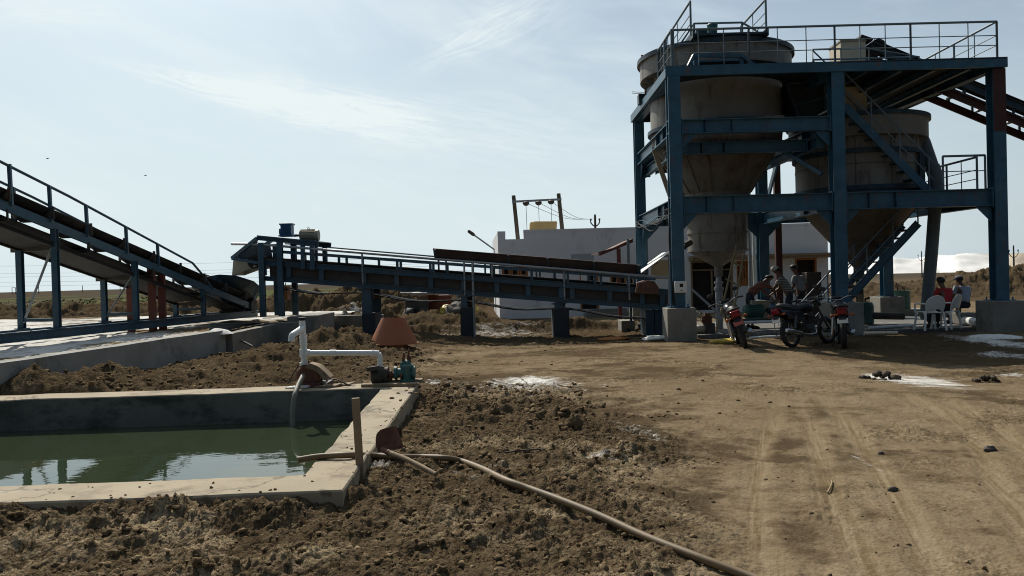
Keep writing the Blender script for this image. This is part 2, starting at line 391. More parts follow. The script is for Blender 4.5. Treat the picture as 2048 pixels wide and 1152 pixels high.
def ground(X, Y):
    h = 0.05 * fbm(X * 0.22, Y * 0.22, 3, 1) * sstep(Y, 3, 9)
    near = 1 - sstep(Y, 25, 35)
    # rough, cloddy soil round the pond, smooth packed yard to the right
    rough = (1 - sstep(X + 0.35 * gnoise(X * 0.9, Y * 0.9, 44) - 0.18 * (Y - 4), 0.0, 1.35)) * (1 - sstep(Y, 7.5, 9.5))
    ridge = np.maximum(pxblob(X, Y, 860, 770, 1190, 880, 0.55), pxblob(X, Y, 830, 770, 960, 850, 0.6))
    bank = sstep(Y, 10.4, 11.0) * (1 - sstep(Y, 17.5, 19)) * (1 - sstep(X, -2.6, -0.6)) * sstep(X, -14, -12)
    back = sstep(Y, 24, 26) * (1 - sstep(Y, 60, 75)) * (1 - sstep(X, -1.5, 1.0))
    berm = sstep(Y, 38, 41) * (1 - sstep(Y, 52, 56)) * sstep(X, 12, 16)
    edge = 0.9 * pxblob(X, Y, 600, 658, 1330, 692, 0.55) + 0.7 * pxblob(X, Y, 1640, 668, 2150, 725, 0.5) + 0.35 * sstep(fbm(X * 0.5, Y * 0.7, 3, 151), 0.12, 0.35)
    crumb = np.clip(rough + 0.9 * ridge + 0.85 * bank + 0.8 * back + 0.9 * berm + edge + 0.10, 0, 1)
    warp = crumb * near
    n1 = fbm(X * 1.3, Y * 1.3, 4, 11); n2 = fbm(X * 5, Y * 5, 3, 21)
    h += rough * (0.10 + 0.05 * n1) * (1 - sstep(Y, 6.5, 8.5)) + 0.012 * n1 * near
    def fine(X, Y, crumb, near, n1, n2, ridge, rough):
        flat = lambda q, c: np.minimum(q, c) + 0.35 * np.maximum(q - c, 0)
        jx = X + 0.034 * gnoise(X * 17, Y * 17, 301) + 0.016 * gnoise(X * 47, Y * 47, 303); jy = Y + 0.034 * gnoise(X * 17 + 5, Y * 17, 302) + 0.016 * gnoise(X * 47, Y * 47 + 9, 304)
        l1, l2, l3 = lumps(jx, jy, 0.17, 31, 0.45), lumps(jx, jy, 0.085, 51, 0.6), lumps(jx, jy, 0.042, 41, 0.75)
        n5 = fbm(X * 14, Y * 14, 4, 61, 0.65); rid = 1 - np.abs(fbm(X * 8, Y * 8, 4, 65, 0.6)) * 2
        patch = sstep(fbm(X * 0.9, Y * 0.9, 3, 67), -0.3, 0.2)
        ck = np.abs(gnoise(jx * 5.2, jy * 5.2, 69)); ck2 = np.abs(gnoise(jx * 9.1 + 3, jy * 9.1, 68))
        crack = -0.030 * (1 - sstep(ck, 0.0, 0.05)) * (1 - 0.5 * patch) - 0.014 * (1 - sstep(ck2, 0.0, 0.06))
        step = 0.036 * np.round(fbm(X * 3.1, Y * 3.1, 4, 63) * 5) / 2.5
        h = crumb * near * (0.028 * n2 + step * (1 - 0.5 * patch) * sstep(crumb, 0.3, 0.7) + patch * (0.052 * flat(l1, 0.22) * (1 + np.clip(n5, -.3, .3)) + 0.045 * flat(l2, 0.26)) + (0.010 + 0.020 * patch) * flat(l3, 0.28) + 0.009 * n5 * (0.5 + patch) + 0.005 * rid + crack)
        h += near * (0.003 * n5 + 0.016 * l3 * sstep(n1, 0.12, 0.5) + 0.016 * l2 * sstep(n1, 0.3, 0.65))
        h += 0.085 * ridge * (0.4 + 1.3 * flat(lumps(jx, jy, 0.24, 33, 0.8), 0.3) * (1 + n5) + 0.5 * n2)
        return h
    sel = (Y < 36) & (Y > 0.5)
    if sel.any():
        full = np.zeros_like(h); full[sel] = fine(X[sel], Y[sel], crumb[sel], near[sel], n1[sel], n2[sel], ridge[sel], rough[sel]); h = h + full
    pw_ = pond_d(X, Y); nearwall = np.exp(-((pw_ + 0.24) / 0.28) ** 2) * (pw_ < -0.1)
    h += nearwall * np.where(Y < 5.7, 0.085, 0.02) * (1 + 0.3 * n2)
    # bank between the pond and the channel wall
    foot = sstep(X, -8.2, -7.0) * (1 - sstep(X, -6.6, -4.2)) * sstep(Y, 10.5, 10.9) * (1 - sstep(Y, 15, 18)); h += foot * (0.24 + 0.1 * n1) * (1 - sstep(Y, 11.4, 12.8))
    ma = 0.12 * blob(X, Y, -5.0, 13.2, 2.4, 1.5, 0.5) + 0.26 * blob(X, Y, -4.5, 16.4, 1.4, 1.5, 0.4) + 0.30 * blob(X, Y, -3.6, 17.6, 1.2, 1.2) \
        + 0.08 * blob(X, Y, -6.6, 11.9, 1.3, 0.9) + 0.3 * blob(X, Y, -2.9, 20.5, 1.5, 1.0)
    mess = np.maximum(pxblob(X, Y, 600, 640, 870, 690, 0.55), pxblob(X, Y, 640, 590, 880, 650, 0.6))
    mess = mess * (1 - np.exp(-((X + 3.0) ** 2 + (Y - 20.2) ** 2) / 2.2)) * (1 - sstep(X, -4.6, -3.6) * sstep(Y, 23.5, 25))
    h += mess * (0.26 * lumps(X + 0.2 * n2, Y + 0.2 * n1, 0.9, 231, 0.7) + 0.30 * lumps(X, Y, 0.5, 233, 0.6) * (1 + 0.5 * n2) + 0.05 * n2)
    crumb = np.maximum(crumb, 0.8 * np.clip(mess, 0, 1))
    h += ma * (1 + 0.5 * n1) + bank * (0.06 + 0.05 * n1)
    # excavated heaps behind the middle conveyor and the furrowed land beyond the yard
    wob = 1.1 * gnoise(X * 0.18, Y * 0.05, 81); n3 = fbm(X * 0.75, Y * 0.75, 6, 91, 0.62)
    def furrow(y0, wid, hgt, x0, x1, soft=2.0):
        return hgt * np.exp(-(((Y - y0 - wob) / wid) ** 2)) * sstep(X, x0 - soft, x0) * (1 - sstep(X, x1, x1 + soft))
    fz = furrow(33, 1.0, 0.75, -60, -4) + furrow(37, 1.1, 0.9, -60, -3.0) + furrow(42, 1.4, 1.0, -60, -2) + furrow(29.5, 0.9, 0.55, -7.5, -2) \
        + furrow(26.5, 0.8, 0.4, -5.6, -1.6) + furrow(48, 1.6, 1.05, -60, 0) + 0.5 * furrow(24.0, 0.35, 0.5, -3.6, 3.0)
    rg3 = 1 - 2.2 * np.abs(fbm(X * 0.9, Y * 1.3, 5, 99, 0.6))
    h += fz * (1.05 - 0.45 * sstep(-X, 8, 12)) * (1 + 0.6 * n3 + 0.18 * rg3) + back * (0.12 * np.abs(n3) + 0.05 * rg3)
    rgt = sstep(X, 13, 19); bh = 0.62 + 0.85 * sstep(X, 22, 31) + 0.1 * n3
    sl = sstep(Y, 40.5 - 1.2 * n3, 46) * (1 - sstep(Y, 48, 54))
    h += sl * bh * rgt * (1 + 0.25 * n3) + sl * (1 - rgt) * 0.9 * sstep(X, 6, 11)
    h += 0.32 * berm * (0.3 - np.abs(fbm(X * 0.9, Y * 0.5, 4, 95, 0.5))) * sl
    crack = np.abs(gnoise(X * 0.5, Y * 1.4, 97)); 
    dep, band = track(X, Y)
    h += dep * (1 - 0.7 * rough)
    # the yard sheet is sunk under the raised salt yard and the slab, and dug out inside the pond
    pd = pond_d(X, Y); h = np.where(pd > -0.12, h + (0.04 - h) * sstep(pd, -0.12, -0.02), h)
    h = h + (-1.05 - h) * sstep(pd, -0.03, 0.05)
    slab = sstep(X, 4.5, 4.8) * (1 - sstep(X, 12.6, 12.9)) * sstep(Y, 19.4, 19.7) * (1 - sstep(Y, 25.8, 26.1))
    h = h * (1 - slab) - 0.05 * slab
    yard = sstep(-X, 6.9, 7.2) * sstep(Y, 10.9, 11.2) * (1 - sstep(Y, 29.5, 30.2)) * (1 - sstep(-X, 58, 60))
    h = h * (1 - yard)
    far = sstep(Y, 80, 200); h = h * (1 - far) + far * (0.25 + 0.8 * fbm(X * 0.01, Y * 0.004, 3, 5))
    return h, crumb, band
def gz(x, y):
    return float(ground(np.array([float(x)]), np.array([float(y)]))[0][0])
# grid: a fan that opens from behind the camera, fine in front and coarser with distance
ns, nr = 1180, 960
sfine = np.linspace(-0.68, 0.68, ns - 100); s_ = np.concatenate([np.linspace(-6, -0.8, 50) , sfine, np.linspace(0.8, 6, 50)])
yf_ = 1.2 * (62 / 1.2) ** np.linspace(0, 1, nr); y_ = np.concatenate([np.linspace(-40, 0.9, 14), yf_, 62 * (9000 / 62) ** np.linspace(0.012, 1, 110)])
Yg, Sg = np.meshgrid(y_, s_, indexing='ij'); Xg = Sg * (np.maximum(Yg, 0) + 3.0)
H, CRB, BAND = ground(Xg, Yg)
salt = 0.62 * pxblob(Xg, Yg, 930, 756, 1215, 796, 0.6) + 0.7 * pxblob(Xg, Yg, 1010, 755, 1100, 770, 0.6) + 0.55 * pxblob(Xg, Yg, 830, 765, 910, 780, 0.6) \
    + 0.85 * pxblob(Xg, Yg, 1780, 746, 1940, 788, 0.52) + 0.8 * pxblob(Xg, Yg, 1735, 745, 1790, 765, 0.5) + 1.0 * pxblob(Xg, Yg, 1935, 668, 2060, 700, 0.6) \
    + 0.8 * pxblob(Xg, Yg, 1930, 700, 2100, 722, 0.5) + 0.6 * pxblob(Xg, Yg, 1960, 745, 2080, 760, 0.6) + 0.5 * pxblob(Xg, Yg, 1230, 850, 1340, 900, 0.6) \
    + 0.22 * pxblob(Xg, Yg, 950, 915, 1230, 960, 0.6) + 0.5 * pxblob(Xg, Yg, 720, 930, 790, 975, 0.6) + 0.6 * pxblob(Xg, Yg, 850, 660, 1150, 680, 0.5) \
    + 0.7 * pxblob(Xg, Yg, 640, 650, 745, 668, 0.5) + 0.5 * pxblob(Xg, Yg, 1740, 900, 1760, 960, 0.5) + 0.4 * pxblob(Xg, Yg, 1270, 930, 1350, 950, 0.6)
salt += 0.30 * sstep(fbm(Xg * 0.9, Yg * 0.9, 3, 121), 0.15, 0.5) * (1 - sstep(Yg, 9, 12)) * sstep(CRB, 0.2, 0.8)
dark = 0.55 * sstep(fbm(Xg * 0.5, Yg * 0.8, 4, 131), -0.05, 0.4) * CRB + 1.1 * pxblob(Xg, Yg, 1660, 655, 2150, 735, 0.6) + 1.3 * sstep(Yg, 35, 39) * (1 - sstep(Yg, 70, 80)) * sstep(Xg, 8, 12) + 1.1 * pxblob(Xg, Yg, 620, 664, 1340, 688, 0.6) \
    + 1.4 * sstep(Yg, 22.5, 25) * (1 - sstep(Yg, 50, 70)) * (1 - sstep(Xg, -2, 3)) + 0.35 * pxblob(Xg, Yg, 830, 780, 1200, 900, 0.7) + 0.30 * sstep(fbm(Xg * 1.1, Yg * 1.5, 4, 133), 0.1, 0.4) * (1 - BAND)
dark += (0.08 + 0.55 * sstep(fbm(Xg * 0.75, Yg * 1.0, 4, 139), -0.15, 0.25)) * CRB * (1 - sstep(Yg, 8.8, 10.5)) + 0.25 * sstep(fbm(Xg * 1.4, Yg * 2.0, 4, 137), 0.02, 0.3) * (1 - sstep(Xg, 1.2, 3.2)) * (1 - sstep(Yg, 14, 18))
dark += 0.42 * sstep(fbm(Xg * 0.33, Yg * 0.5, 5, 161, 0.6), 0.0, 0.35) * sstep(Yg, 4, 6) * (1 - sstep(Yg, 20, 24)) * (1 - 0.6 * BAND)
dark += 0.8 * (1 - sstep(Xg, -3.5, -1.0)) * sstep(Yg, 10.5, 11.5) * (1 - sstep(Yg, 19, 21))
green = sstep(Yg, 50, 60) * (1 - sstep(Yg, 150, 260)) * sstep(fbm(Xg * 0.05, Yg * 0.03, 3, 141), -0.25, 0.2) * (1 - sstep(Xg, -4, 4))
nv_r, nv_c = Xg.shape
me = bpy.data.meshes.new('ground')
me.vertices.add(nv_r * nv_c)
me.vertices.foreach_set('co', np.stack([Xg, Yg, H], -1).astype(np.float32).ravel())
idx = np.arange(nv_r * nv_c).reshape(nv_r, nv_c)
q = np.stack([idx[:-1, :-1], idx[:-1, 1:], idx[1:, 1:], idx[1:, :-1]], -1).reshape(-1, 4)
me.loops.add(q.size); me.loops.foreach_set('vertex_index', q.astype(np.int32).ravel())
me.polygons.add(len(q)); me.polygons.foreach_set('loop_start', np.arange(0, q.size, 4, dtype=np.int32))
me.polygons.foreach_set('use_smooth', np.ones(len(q), dtype=bool))
ar = me.attributes.new('rough', 'FLOAT', 'POINT'); ar.data.foreach_set('value', np.clip(CRB, 0, 1).astype(np.float32).ravel())
at = me.attributes.new('soil', 'FLOAT_COLOR', 'POINT')
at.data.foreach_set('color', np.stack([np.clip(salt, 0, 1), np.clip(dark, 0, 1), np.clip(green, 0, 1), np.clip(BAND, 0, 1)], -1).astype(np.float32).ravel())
me.update(calc_edges=True)
go = bpy.data.objects.new('ground', me); COL.objects.link(go); tag(go, 'brown cracked earth yard with packed wheel tracks and white salt stains', 'ground', kind='structure')

m, nt, b = node_mat('dry_earth'); L = nt.links.new
tc = N(nt, 'ShaderNodeTexCoord').outputs['Object']
at = N(nt, 'ShaderNodeAttribute', attribute_name='soil'); sepc = N(nt, 'ShaderNodeSeparateColor'); L(at.outputs['Color'], sepc.inputs[0])
def tn(scale, detail=6.0, rough=0.6, dist=0.0):
    n = N(nt, 'ShaderNodeTexNoise', Scale=scale, Detail=detail, Roughness=rough, Distortion=dist); L(tc, n.inputs['Vector']); return n.outputs[0]
def mm(op, a, bb):
    n = nt.nodes.new('ShaderNodeMath'); n.operation = op
    for i, qv in enumerate((a, bb)):
        if isinstance(qv, (int, float)): n.inputs[i].default_value = qv
        else: L(qv, n.inputs[i])
    return n.outputs[0]
ra = N(nt, 'ShaderNodeAttribute', attribute_name='rough').outputs['Fac']
big, midn, fin, grit = tn(0.55, 4), tn(4.0, 6, 0.72), tn(24, 5, 0.75), tn(110, 3, 0.7)
base = ramp(nt, big, [(0.3, (0.165, 0.124, 0.077)), (0.7, (0.228, 0.178, 0.117))])
base = mix(nt, ramp(nt, midn, [(0.45, (0, 0, 0)), (0.7, (0.6, 0.6, 0.6))]), base, (0.15, 0.105, 0.057))
base = mix(nt, ramp(nt, fin, [(0.3, (0.5, 0.5, 0.5)), (0.55, (0, 0, 0))]), base, (0.085, 0.06, 0.034))
base = mix(nt, mm('MULTIPLY', at.outputs['Alpha'], 0.55), base, (0.30, 0.232, 0.15))
mpt = N(nt, 'ShaderNodeMapping'); mpt.vector_type = 'TEXTURE'; mpt.inputs['Scale'].default_value = (1 / 17, 1 / 0.55, 1); mpt.inputs['Rotation'].default_value = (0, 0, R(-18)); L(tc, mpt.inputs[0])
tsn = N(nt, 'ShaderNodeTexNoise', Scale=1.0, Detail=4.0, Roughness=0.7); L(mpt.outputs[0], tsn.inputs['Vector'])
base = mix(nt, mm('MULTIPLY', mm('MULTIPLY', at.outputs['Alpha'], 0.9), ramp(nt, tsn.outputs[0], [(0.42, (1, 1, 1)), (0.56, (0, 0, 0))])), base, (0.15, 0.108, 0.06))
vmn = N(nt, 'ShaderNodeTexNoise', Scale=14.0, Detail=3.0); L(tc, vmn.inputs['Vector'])
vmx = N(nt, 'ShaderNodeVectorMath'); vmx.operation = 'MULTIPLY_ADD'; L(vmn.outputs['Color'], vmx.inputs[0]); vmx.inputs[1].default_value = (0.07, 0.07, 0.07); L(tc, vmx.inputs[2])
for vs_, fa in ((16.0, 0.55), (38.0, 0.6)):
    vv = N(nt, 'ShaderNodeTexVoronoi', Scale=vs_); L(vmx.outputs[0], vv.inputs['Vector']); vsep = N(nt, 'ShaderNodeSeparateColor'); L(vv.outputs['Color'], vsep.inputs[0])
    base = mix(nt, mm('MULTIPLY', ramp(nt, vsep.outputs[0], [(0.45, (1, 1, 1)), (0.55, (0, 0, 0))]), mm('MULTIPLY', ra, fa)), base, (0.082, 0.058, 0.034))
    base = mix(nt, mm('MULTIPLY', ramp(nt, vsep.outputs[1], [(0.72, (0, 0, 0)), (0.8, (1, 1, 1))]), mm('MULTIPLY', ra, fa)), base, (0.35, 0.275, 0.175))
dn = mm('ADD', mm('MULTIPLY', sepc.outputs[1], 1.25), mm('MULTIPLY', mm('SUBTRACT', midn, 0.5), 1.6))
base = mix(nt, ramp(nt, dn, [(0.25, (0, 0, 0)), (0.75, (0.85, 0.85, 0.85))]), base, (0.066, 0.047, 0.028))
crust = mm('MULTIPLY', ramp(nt, mm('ADD', tn(20.0, 5, 0.8, 0.6), mm('MULTIPLY', mm('SUBTRACT', tn(3.0, 3, 0.6), 0.5), 0.7)), [(0.53, (0, 0, 0)), (0.59, (1, 1, 1))]), ramp(nt, tn(1.3, 4, 0.6), [(0.4, (0.25, 0.25, 0.25)), (0.6, (1, 1, 1))]))
crust = mm('MULTIPLY', crust, mm('SUBTRACT', 1.0, mm('MULTIPLY', sepc.outputs[1], 0.85)))
crust = mm('MULTIPLY', crust, mm('SUBTRACT', 1.0, mm('MULTIPLY', at.outputs['Alpha'], 0.6)))
spk = mm('ADD', tn(1.15, 5, 0.65), mm('MULTIPLY', mm('SUBTRACT', tn(30, 4, 0.75), 0.5), 1.3))
base = mix(nt, mm('MULTIPLY', ramp(nt, spk, [(0.56, (0, 0, 0)), (0.72, (0.85, 0.85, 0.85))]), mm('SUBTRACT', 1.0, mm('MULTIPLY', at.outputs['Alpha'], 0.7))), base, (0.10, 0.072, 0.042))
base = mix(nt, mm('MULTIPLY', crust, mm('MULTIPLY_ADD', ra, 0.6) if False else mm('ADD', 0.22, mm('MULTIPLY', ra, 0.6))), base, (0.36, 0.285, 0.18))
mps = N(nt, 'ShaderNodeMapping'); mps.vector_type = 'TEXTURE'; mps.inputs['Scale'].default_value = (1.0, 1 / 3.0, 1); mps.inputs['Rotation'].default_value = (0, 0, R(-22)); L(tc, mps.inputs[0])
sst = N(nt, 'ShaderNodeTexNoise', Scale=2.2, Detail=7.0, Roughness=0.78, Distortion=0.5); L(mps.outputs[0], sst.inputs['Vector']); sstr = sst.outputs[0]
sn = mm('ADD', mm('MULTIPLY', sepc.outputs[0], 1.0), mm('MULTIPLY', mm('SUBTRACT', sstr, 0.5), 2.6))
base = mix(nt, ramp(nt, sn, [(0.48, (0, 0, 0)), (0.70, (0.4, 0.4, 0.4)), (1.0, (0.95, 0.95, 0.95))]), base, (0.68, 0.67, 0.63))
gn = mm('ADD', sepc.outputs[2], mm('MULTIPLY', mm('SUBTRACT', tn(0.12, 6, 0.7), 0.5), 1.2))
farg = N(nt, 'ShaderNodeSeparateXYZ'); L(tc, farg.inputs[0])
fr = nt.nodes.new('ShaderNodeMapRange'); fr.inputs[1].default_value = 50; fr.inputs[2].default_value = 130; L(farg.outputs[1], fr.inputs[0])
base = mix(nt, mm('MULTIPLY', fr.outputs[0], 0.9), base, mix(nt, tn(0.03, 4), (0.052, 0.044, 0.034), (0.082, 0.072, 0.057)))
base = mix(nt, ramp(nt, gn, [(0.35, (0, 0, 0)), (0.7, (0.8, 0.8, 0.8))]), base, (0.10, 0.115, 0.045))
L(base, b.inputs['Base Color']); b.inputs['Roughness'].default_value = 0.95; b.inputs['Specular IOR Level'].default_value = 0.0
vo = N(nt, 'ShaderNodeTexVoronoi', Scale=42.0); L(tc, vo.inputs['Vector'])
bh_ = mm('ADD', mm('ADD', mm('MULTIPLY', fin, 0.8), mm('MULTIPLY', grit, 0.3)), mm('MULTIPLY', vo.outputs['Distance'], -0.7))
bp = N(nt, 'ShaderNodeBump', Strength=1.0, Distance=0.016); L(mm('MULTIPLY', bh_, mm('ADD', 0.28, mm('MULTIPLY', ra, 0.72))), bp.inputs['Height']); L(bp.outputs[0], b.inputs['Normal'])
me.materials.append(m); M['earth'] = m

# loose clods lying on the rough soil: uncountable, one mesh
rng = np.random.default_rng(5)
ico = []
import bmesh
bm = bmesh.new(); bmesh.ops.create_icosphere(bm, subdivisions=2, radius=1.0)
iv = np.array([v_.co[:] for v_ in bm.verts]); ifc = np.array([[v_.index for v_ in f.verts] for f in bm.faces]); bm.free()
cand_x = rng.uniform(-6, 3.5, 60000); cand_y = 2.4 + 9.5 * rng.random(60000) ** 1.6
cx2 = rng.uniform(-8, 1, 9000); cy2 = rng.uniform(10.8, 19, 9000); cand_x = np.concatenate([cand_x, cx2]); cand_y = np.concatenate([cand_y, cy2])
hh, cc, bb_ = ground(cand_x, cand_y)
keep = (rng.random(len(cc)) < np.clip((cc - 0.25) * 0.30, 0.009, 1) * np.where(cand_y > 10.7, 0.8, 1.0)) & (pond_d(cand_x, cand_y) < -0.24) & (np.abs(cand_x) < 0.75 * cand_y + 0.6) & (fbm(cand_x * 1.2, cand_y * 1.2, 3, 77) > -0.25)
kx, ky, kz, kc = cand_x[keep], cand_y[keep], hh[keep], cc[keep]
ct_ = rng.random(100); off_ = 0.40 * rng.random(100) ** 2.2                     # soil spilled on the tank rim
ex = np.where(ct_ < 0.6, -1.2 - 5.0 * rng.random(100), -1.16 - off_ - 0.02 * rng.random(100)); ey = np.where(ct_ < 0.6, 5.25 + (ex + 1.14) * 0.048 + off_, 5.6 + 4.7 * rng.random(100))
kx, ky, kz, kc = np.concatenate([kx, ex]), np.concatenate([ky, ey]), np.concatenate([kz, np.full(100, 0.25)]), np.concatenate([kc, np.full(100, -0.2)]); nk = len(kx)
r_ = 0.007 + 0.024 * rng.random(nk) ** 3.2 * (0.35 + 0.65 * kc) + np.where(ky > 9, 0.015, 0)
VV = []; FF = []
for i in range(nk):
    scv = r_[i] * np.array([1, rng.uniform(0.6, 1.1), rng.uniform(0.4, 0.8)]); a = rng.uniform(0, 6.28)
    d = 1 + 0.30 * np.sin(iv @ rng.normal(0, 2.6, 3) + rng.uniform(0, 6)) + 0.25 * np.sin(iv @ rng.normal(0, 5, 3)) + rng.normal(0, 0.09, len(iv))
    p = iv * d[:, None] * scv; p = np.stack([p[:, 0] * math.cos(a) - p[:, 1] * math.sin(a), p[:, 0] * math.sin(a) + p[:, 1] * math.cos(a), p[:, 2]], -1)
    VV.append(p + [kx[i], ky[i], kz[i] + scv[2] * 0.25]); FF.append(ifc + i * len(iv))
VV = np.concatenate(VV); FF = np.concatenate(FF)
me = bpy.data.meshes.new('dirt_clods'); me.vertices.add(len(VV)); me.vertices.foreach_set('co', VV.astype(np.float32).ravel())
me.loops.add(FF.size); me.loops.foreach_set('vertex_index', FF.astype(np.int32).ravel()); me.polygons.add(len(FF))
me.polygons.foreach_set('loop_start', np.arange(0, FF.size, 3, dtype=np.int32)); me.update(calc_edges=True)
M['clod'] = mat('clod_earth', (0.155, 0.112, 0.066), 0.95, var=0.4, scale=9, stain=(0.32, 0.25, 0.145), amt=0.36, sscale=5, bump=0.6, bscale=90, spec=0.0)
me.materials.append(M['clod'])
o = bpy.data.objects.new('dirt_clods', me); COL.objects.link(o); tag(o, 'loose crumbs and clods of dry soil around the pond', 'soil clods', kind='stuff')
print('clods', nk)

# ------------------------------------------------------------------ pond
CT = 0.25
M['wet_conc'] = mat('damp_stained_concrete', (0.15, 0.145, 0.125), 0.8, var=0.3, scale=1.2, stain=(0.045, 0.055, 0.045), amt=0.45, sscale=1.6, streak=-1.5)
OUT = [(-1.14, 5.23), (-1.27, 10.75), (-9.2, 10.4), (-9.2, 4.85)]; INN = [(-1.51, 5.68), (-1.69, 10.22), (-8.8, 9.93), (-8.8, 5.33)]
pond = thing('concrete_tank', 'sunken pale concrete tank full of green water', 'water tank', (-1.14, 5.23, 0))
nw = 26
def wob(i, j, k, amp=0.018): return amp * mnoise.noise(V((i * 1.7, j * 3.1, k * 0.9)))
for k in range(4):                                       # four walls, mitred at the corners; slightly uneven cast edges
    a, b2 = k, (k + 1) % 4; mb = MB(); rows = []
    for t in range(nw + 1):
        t_ = t / nw
        o_ = V((*OUT[a], 0)).lerp(V((*OUT[b2], 0)), t_); i_ = V((*INN[a], 0)).lerp(V((*INN[b2], 0)), t_)
        jt = 0 if t in (0, nw) else 1
        dirn = (o_ - i_).normalized()
        o_ += dirn * wob(k, t, 1) * jt; i_ += dirn * wob(k, t, 5) * jt; zt = CT + wob(k, t, 9, 0.01) * jt
        e = dirn * 0.012
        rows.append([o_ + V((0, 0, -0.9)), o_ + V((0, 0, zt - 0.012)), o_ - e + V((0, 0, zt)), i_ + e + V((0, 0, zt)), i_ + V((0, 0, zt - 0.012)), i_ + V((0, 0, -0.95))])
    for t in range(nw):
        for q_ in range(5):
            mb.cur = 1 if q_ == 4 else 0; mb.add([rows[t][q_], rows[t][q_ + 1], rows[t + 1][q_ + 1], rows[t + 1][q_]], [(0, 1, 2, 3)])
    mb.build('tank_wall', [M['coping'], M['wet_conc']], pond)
m, nt, b = node_mat('pond_water_surface'); L = nt.links.new
tc = N(nt, 'ShaderNodeTexCoord').outputs['Object']
b.inputs['Base Color'].default_value = (0.033, 0.047, 0.024, 1); b.inputs['Roughness'].default_value = 0.02; b.inputs['IOR'].default_value = 1.6
mp = N(nt, 'ShaderNodeMapping'); mp.inputs['Scale'].default_value = (1.0, 1.9, 1); L(tc, mp.inputs[0])
n1 = N(nt, 'ShaderNodeTexNoise', Scale=2.2, Detail=3.0, Roughness=0.5); L(mp.outputs[0], n1.inputs['Vector'])
n2 = N(nt, 'ShaderNodeTexNoise', Scale=11.0, Detail=2.0); L(mp.outputs[0], n2.inputs['Vector'])
ad = N(nt, 'ShaderNodeMath'); ad.operation = 'MULTIPLY_ADD'; ad.inputs[1].default_value = 0.10; L(n2.outputs[0], ad.inputs[0]); L(n1.outputs[0], ad.inputs[2])
bp = N(nt, 'ShaderNodeBump', Strength=0.045, Distance=0.05); L(ad.outputs[0], bp.inputs['Height']); L(bp.outputs[0], b.inputs['Normal'])
mb = MB(); mb.add([(-1.45, 5.55, -0.14), (-1.6, 10.3, -0.14), (-8.9, 10.05, -0.14), (-8.9, 5.2, -0.14)], [(0, 1, 2, 3)])
tag(mb.build('pond_water', m), 'still green water in the concrete tank', 'water', kind='structure')
# ================================================================== raised salt yard and its retaining wall
M['pier_dark'] = mat('dark_stained_footing', (0.035, 0.038, 0.042), 0.85, var=0.35, stain=(0.09, 0.075, 0.055), amt=0.25, bump=0.3)
M['grit_dark'] = mat('dark_dirty_tray', (0.03, 0.027, 0.023), 0.8, var=0.35, stain=(0.055, 0.045, 0.035), amt=0.3)
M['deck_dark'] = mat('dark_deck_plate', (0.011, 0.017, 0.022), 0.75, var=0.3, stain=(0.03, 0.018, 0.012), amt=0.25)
M['dark_rust'] = mat('dark_red_oxide', (0.06, 0.022, 0.017), 0.65, var=0.3, stain=(0.03, 0.02, 0.018), amt=0.35)
def lerp(a, b, t): return V(a).lerp(V(b), t)
WL = [W(-40, 738, 10.6), W(425, 664, 17.6)]
WA = V((-7.1, 10.6, 0)); WB = V((-6.45, 17.6, 0)); ZY = 0.58
ny, nx = 150, 120
yy = 10.7 + (30.2 - 10.7) * np.linspace(0, 1, ny); tt = np.linspace(0, 1, nx)
YY, TT = np.meshgrid(yy, tt, indexing='ij')
xr = np.where(YY < 17.6, -7.1 + (YY - 10.6) * (0.65 / 7.0), -6.45) - 0.12; xr = np.where(YY > 22.6, -5.6, xr)
XX = xr - 55 * TT ** 2.0
ZZ = ZY + 0.03 * fbm(XX * 0.7, YY * 0.7, 4, 201) + 0.035 * lumps(XX, YY, 0.3, 203, 0.35) + 0.02 * lumps(XX, YY, 0.12, 205, 0.4) - 0.7 * sstep(YY, 29.4, 30.2)
saltm = 0.45 + 0.6 * sstep(fbm(XX * 0.28, YY * 0.55, 4, 211), -0.38, 0.12)
saltm *= 1 - 0.9 * blob(XX, YY, -7.2, 19.5, 0.8, 1.9) - 0.55 * blob(XX, YY, -7.2, 13.6, 0.5, 2.6); saltm *= 1 - 0.75 * blob(XX, YY, -7.4, 22.3, 1.6, 1.1)
me = bpy.data.meshes.new('salt_yard'); me.vertices.add(ny * nx); me.vertices.foreach_set('co', np.stack([XX, YY, ZZ], -1).astype(np.float32).ravel())
idx = np.arange(ny * nx).reshape(ny, nx); q = np.stack([idx[:-1, :-1], idx[1:, :-1], idx[1:, 1:], idx[:-1, 1:]], -1).reshape(-1, 4)
me.loops.add(q.size); me.loops.foreach_set('vertex_index', q.astype(np.int32).ravel()); me.polygons.add(len(q)); me.polygons.foreach_set('loop_start', np.arange(0, q.size, 4, dtype=np.int32))
me.polygons.foreach_set('use_smooth', np.ones(len(q), dtype=bool))
at_ = me.attributes.new('soil', 'FLOAT_COLOR', 'POINT')
at_.data.foreach_set('color', np.stack([np.clip(saltm, 0, 1), 0.25 + 0 * saltm, 0 * saltm, 0 * saltm], -1).astype(np.float32).ravel())
me.update(calc_edges=True); me.materials.append(M['earth'])
o = bpy.data.objects.new('salt_yard', me); COL.objects.link(o); tag(o, 'raised yard crusted with white salt', 'salt yard', kind='structure')

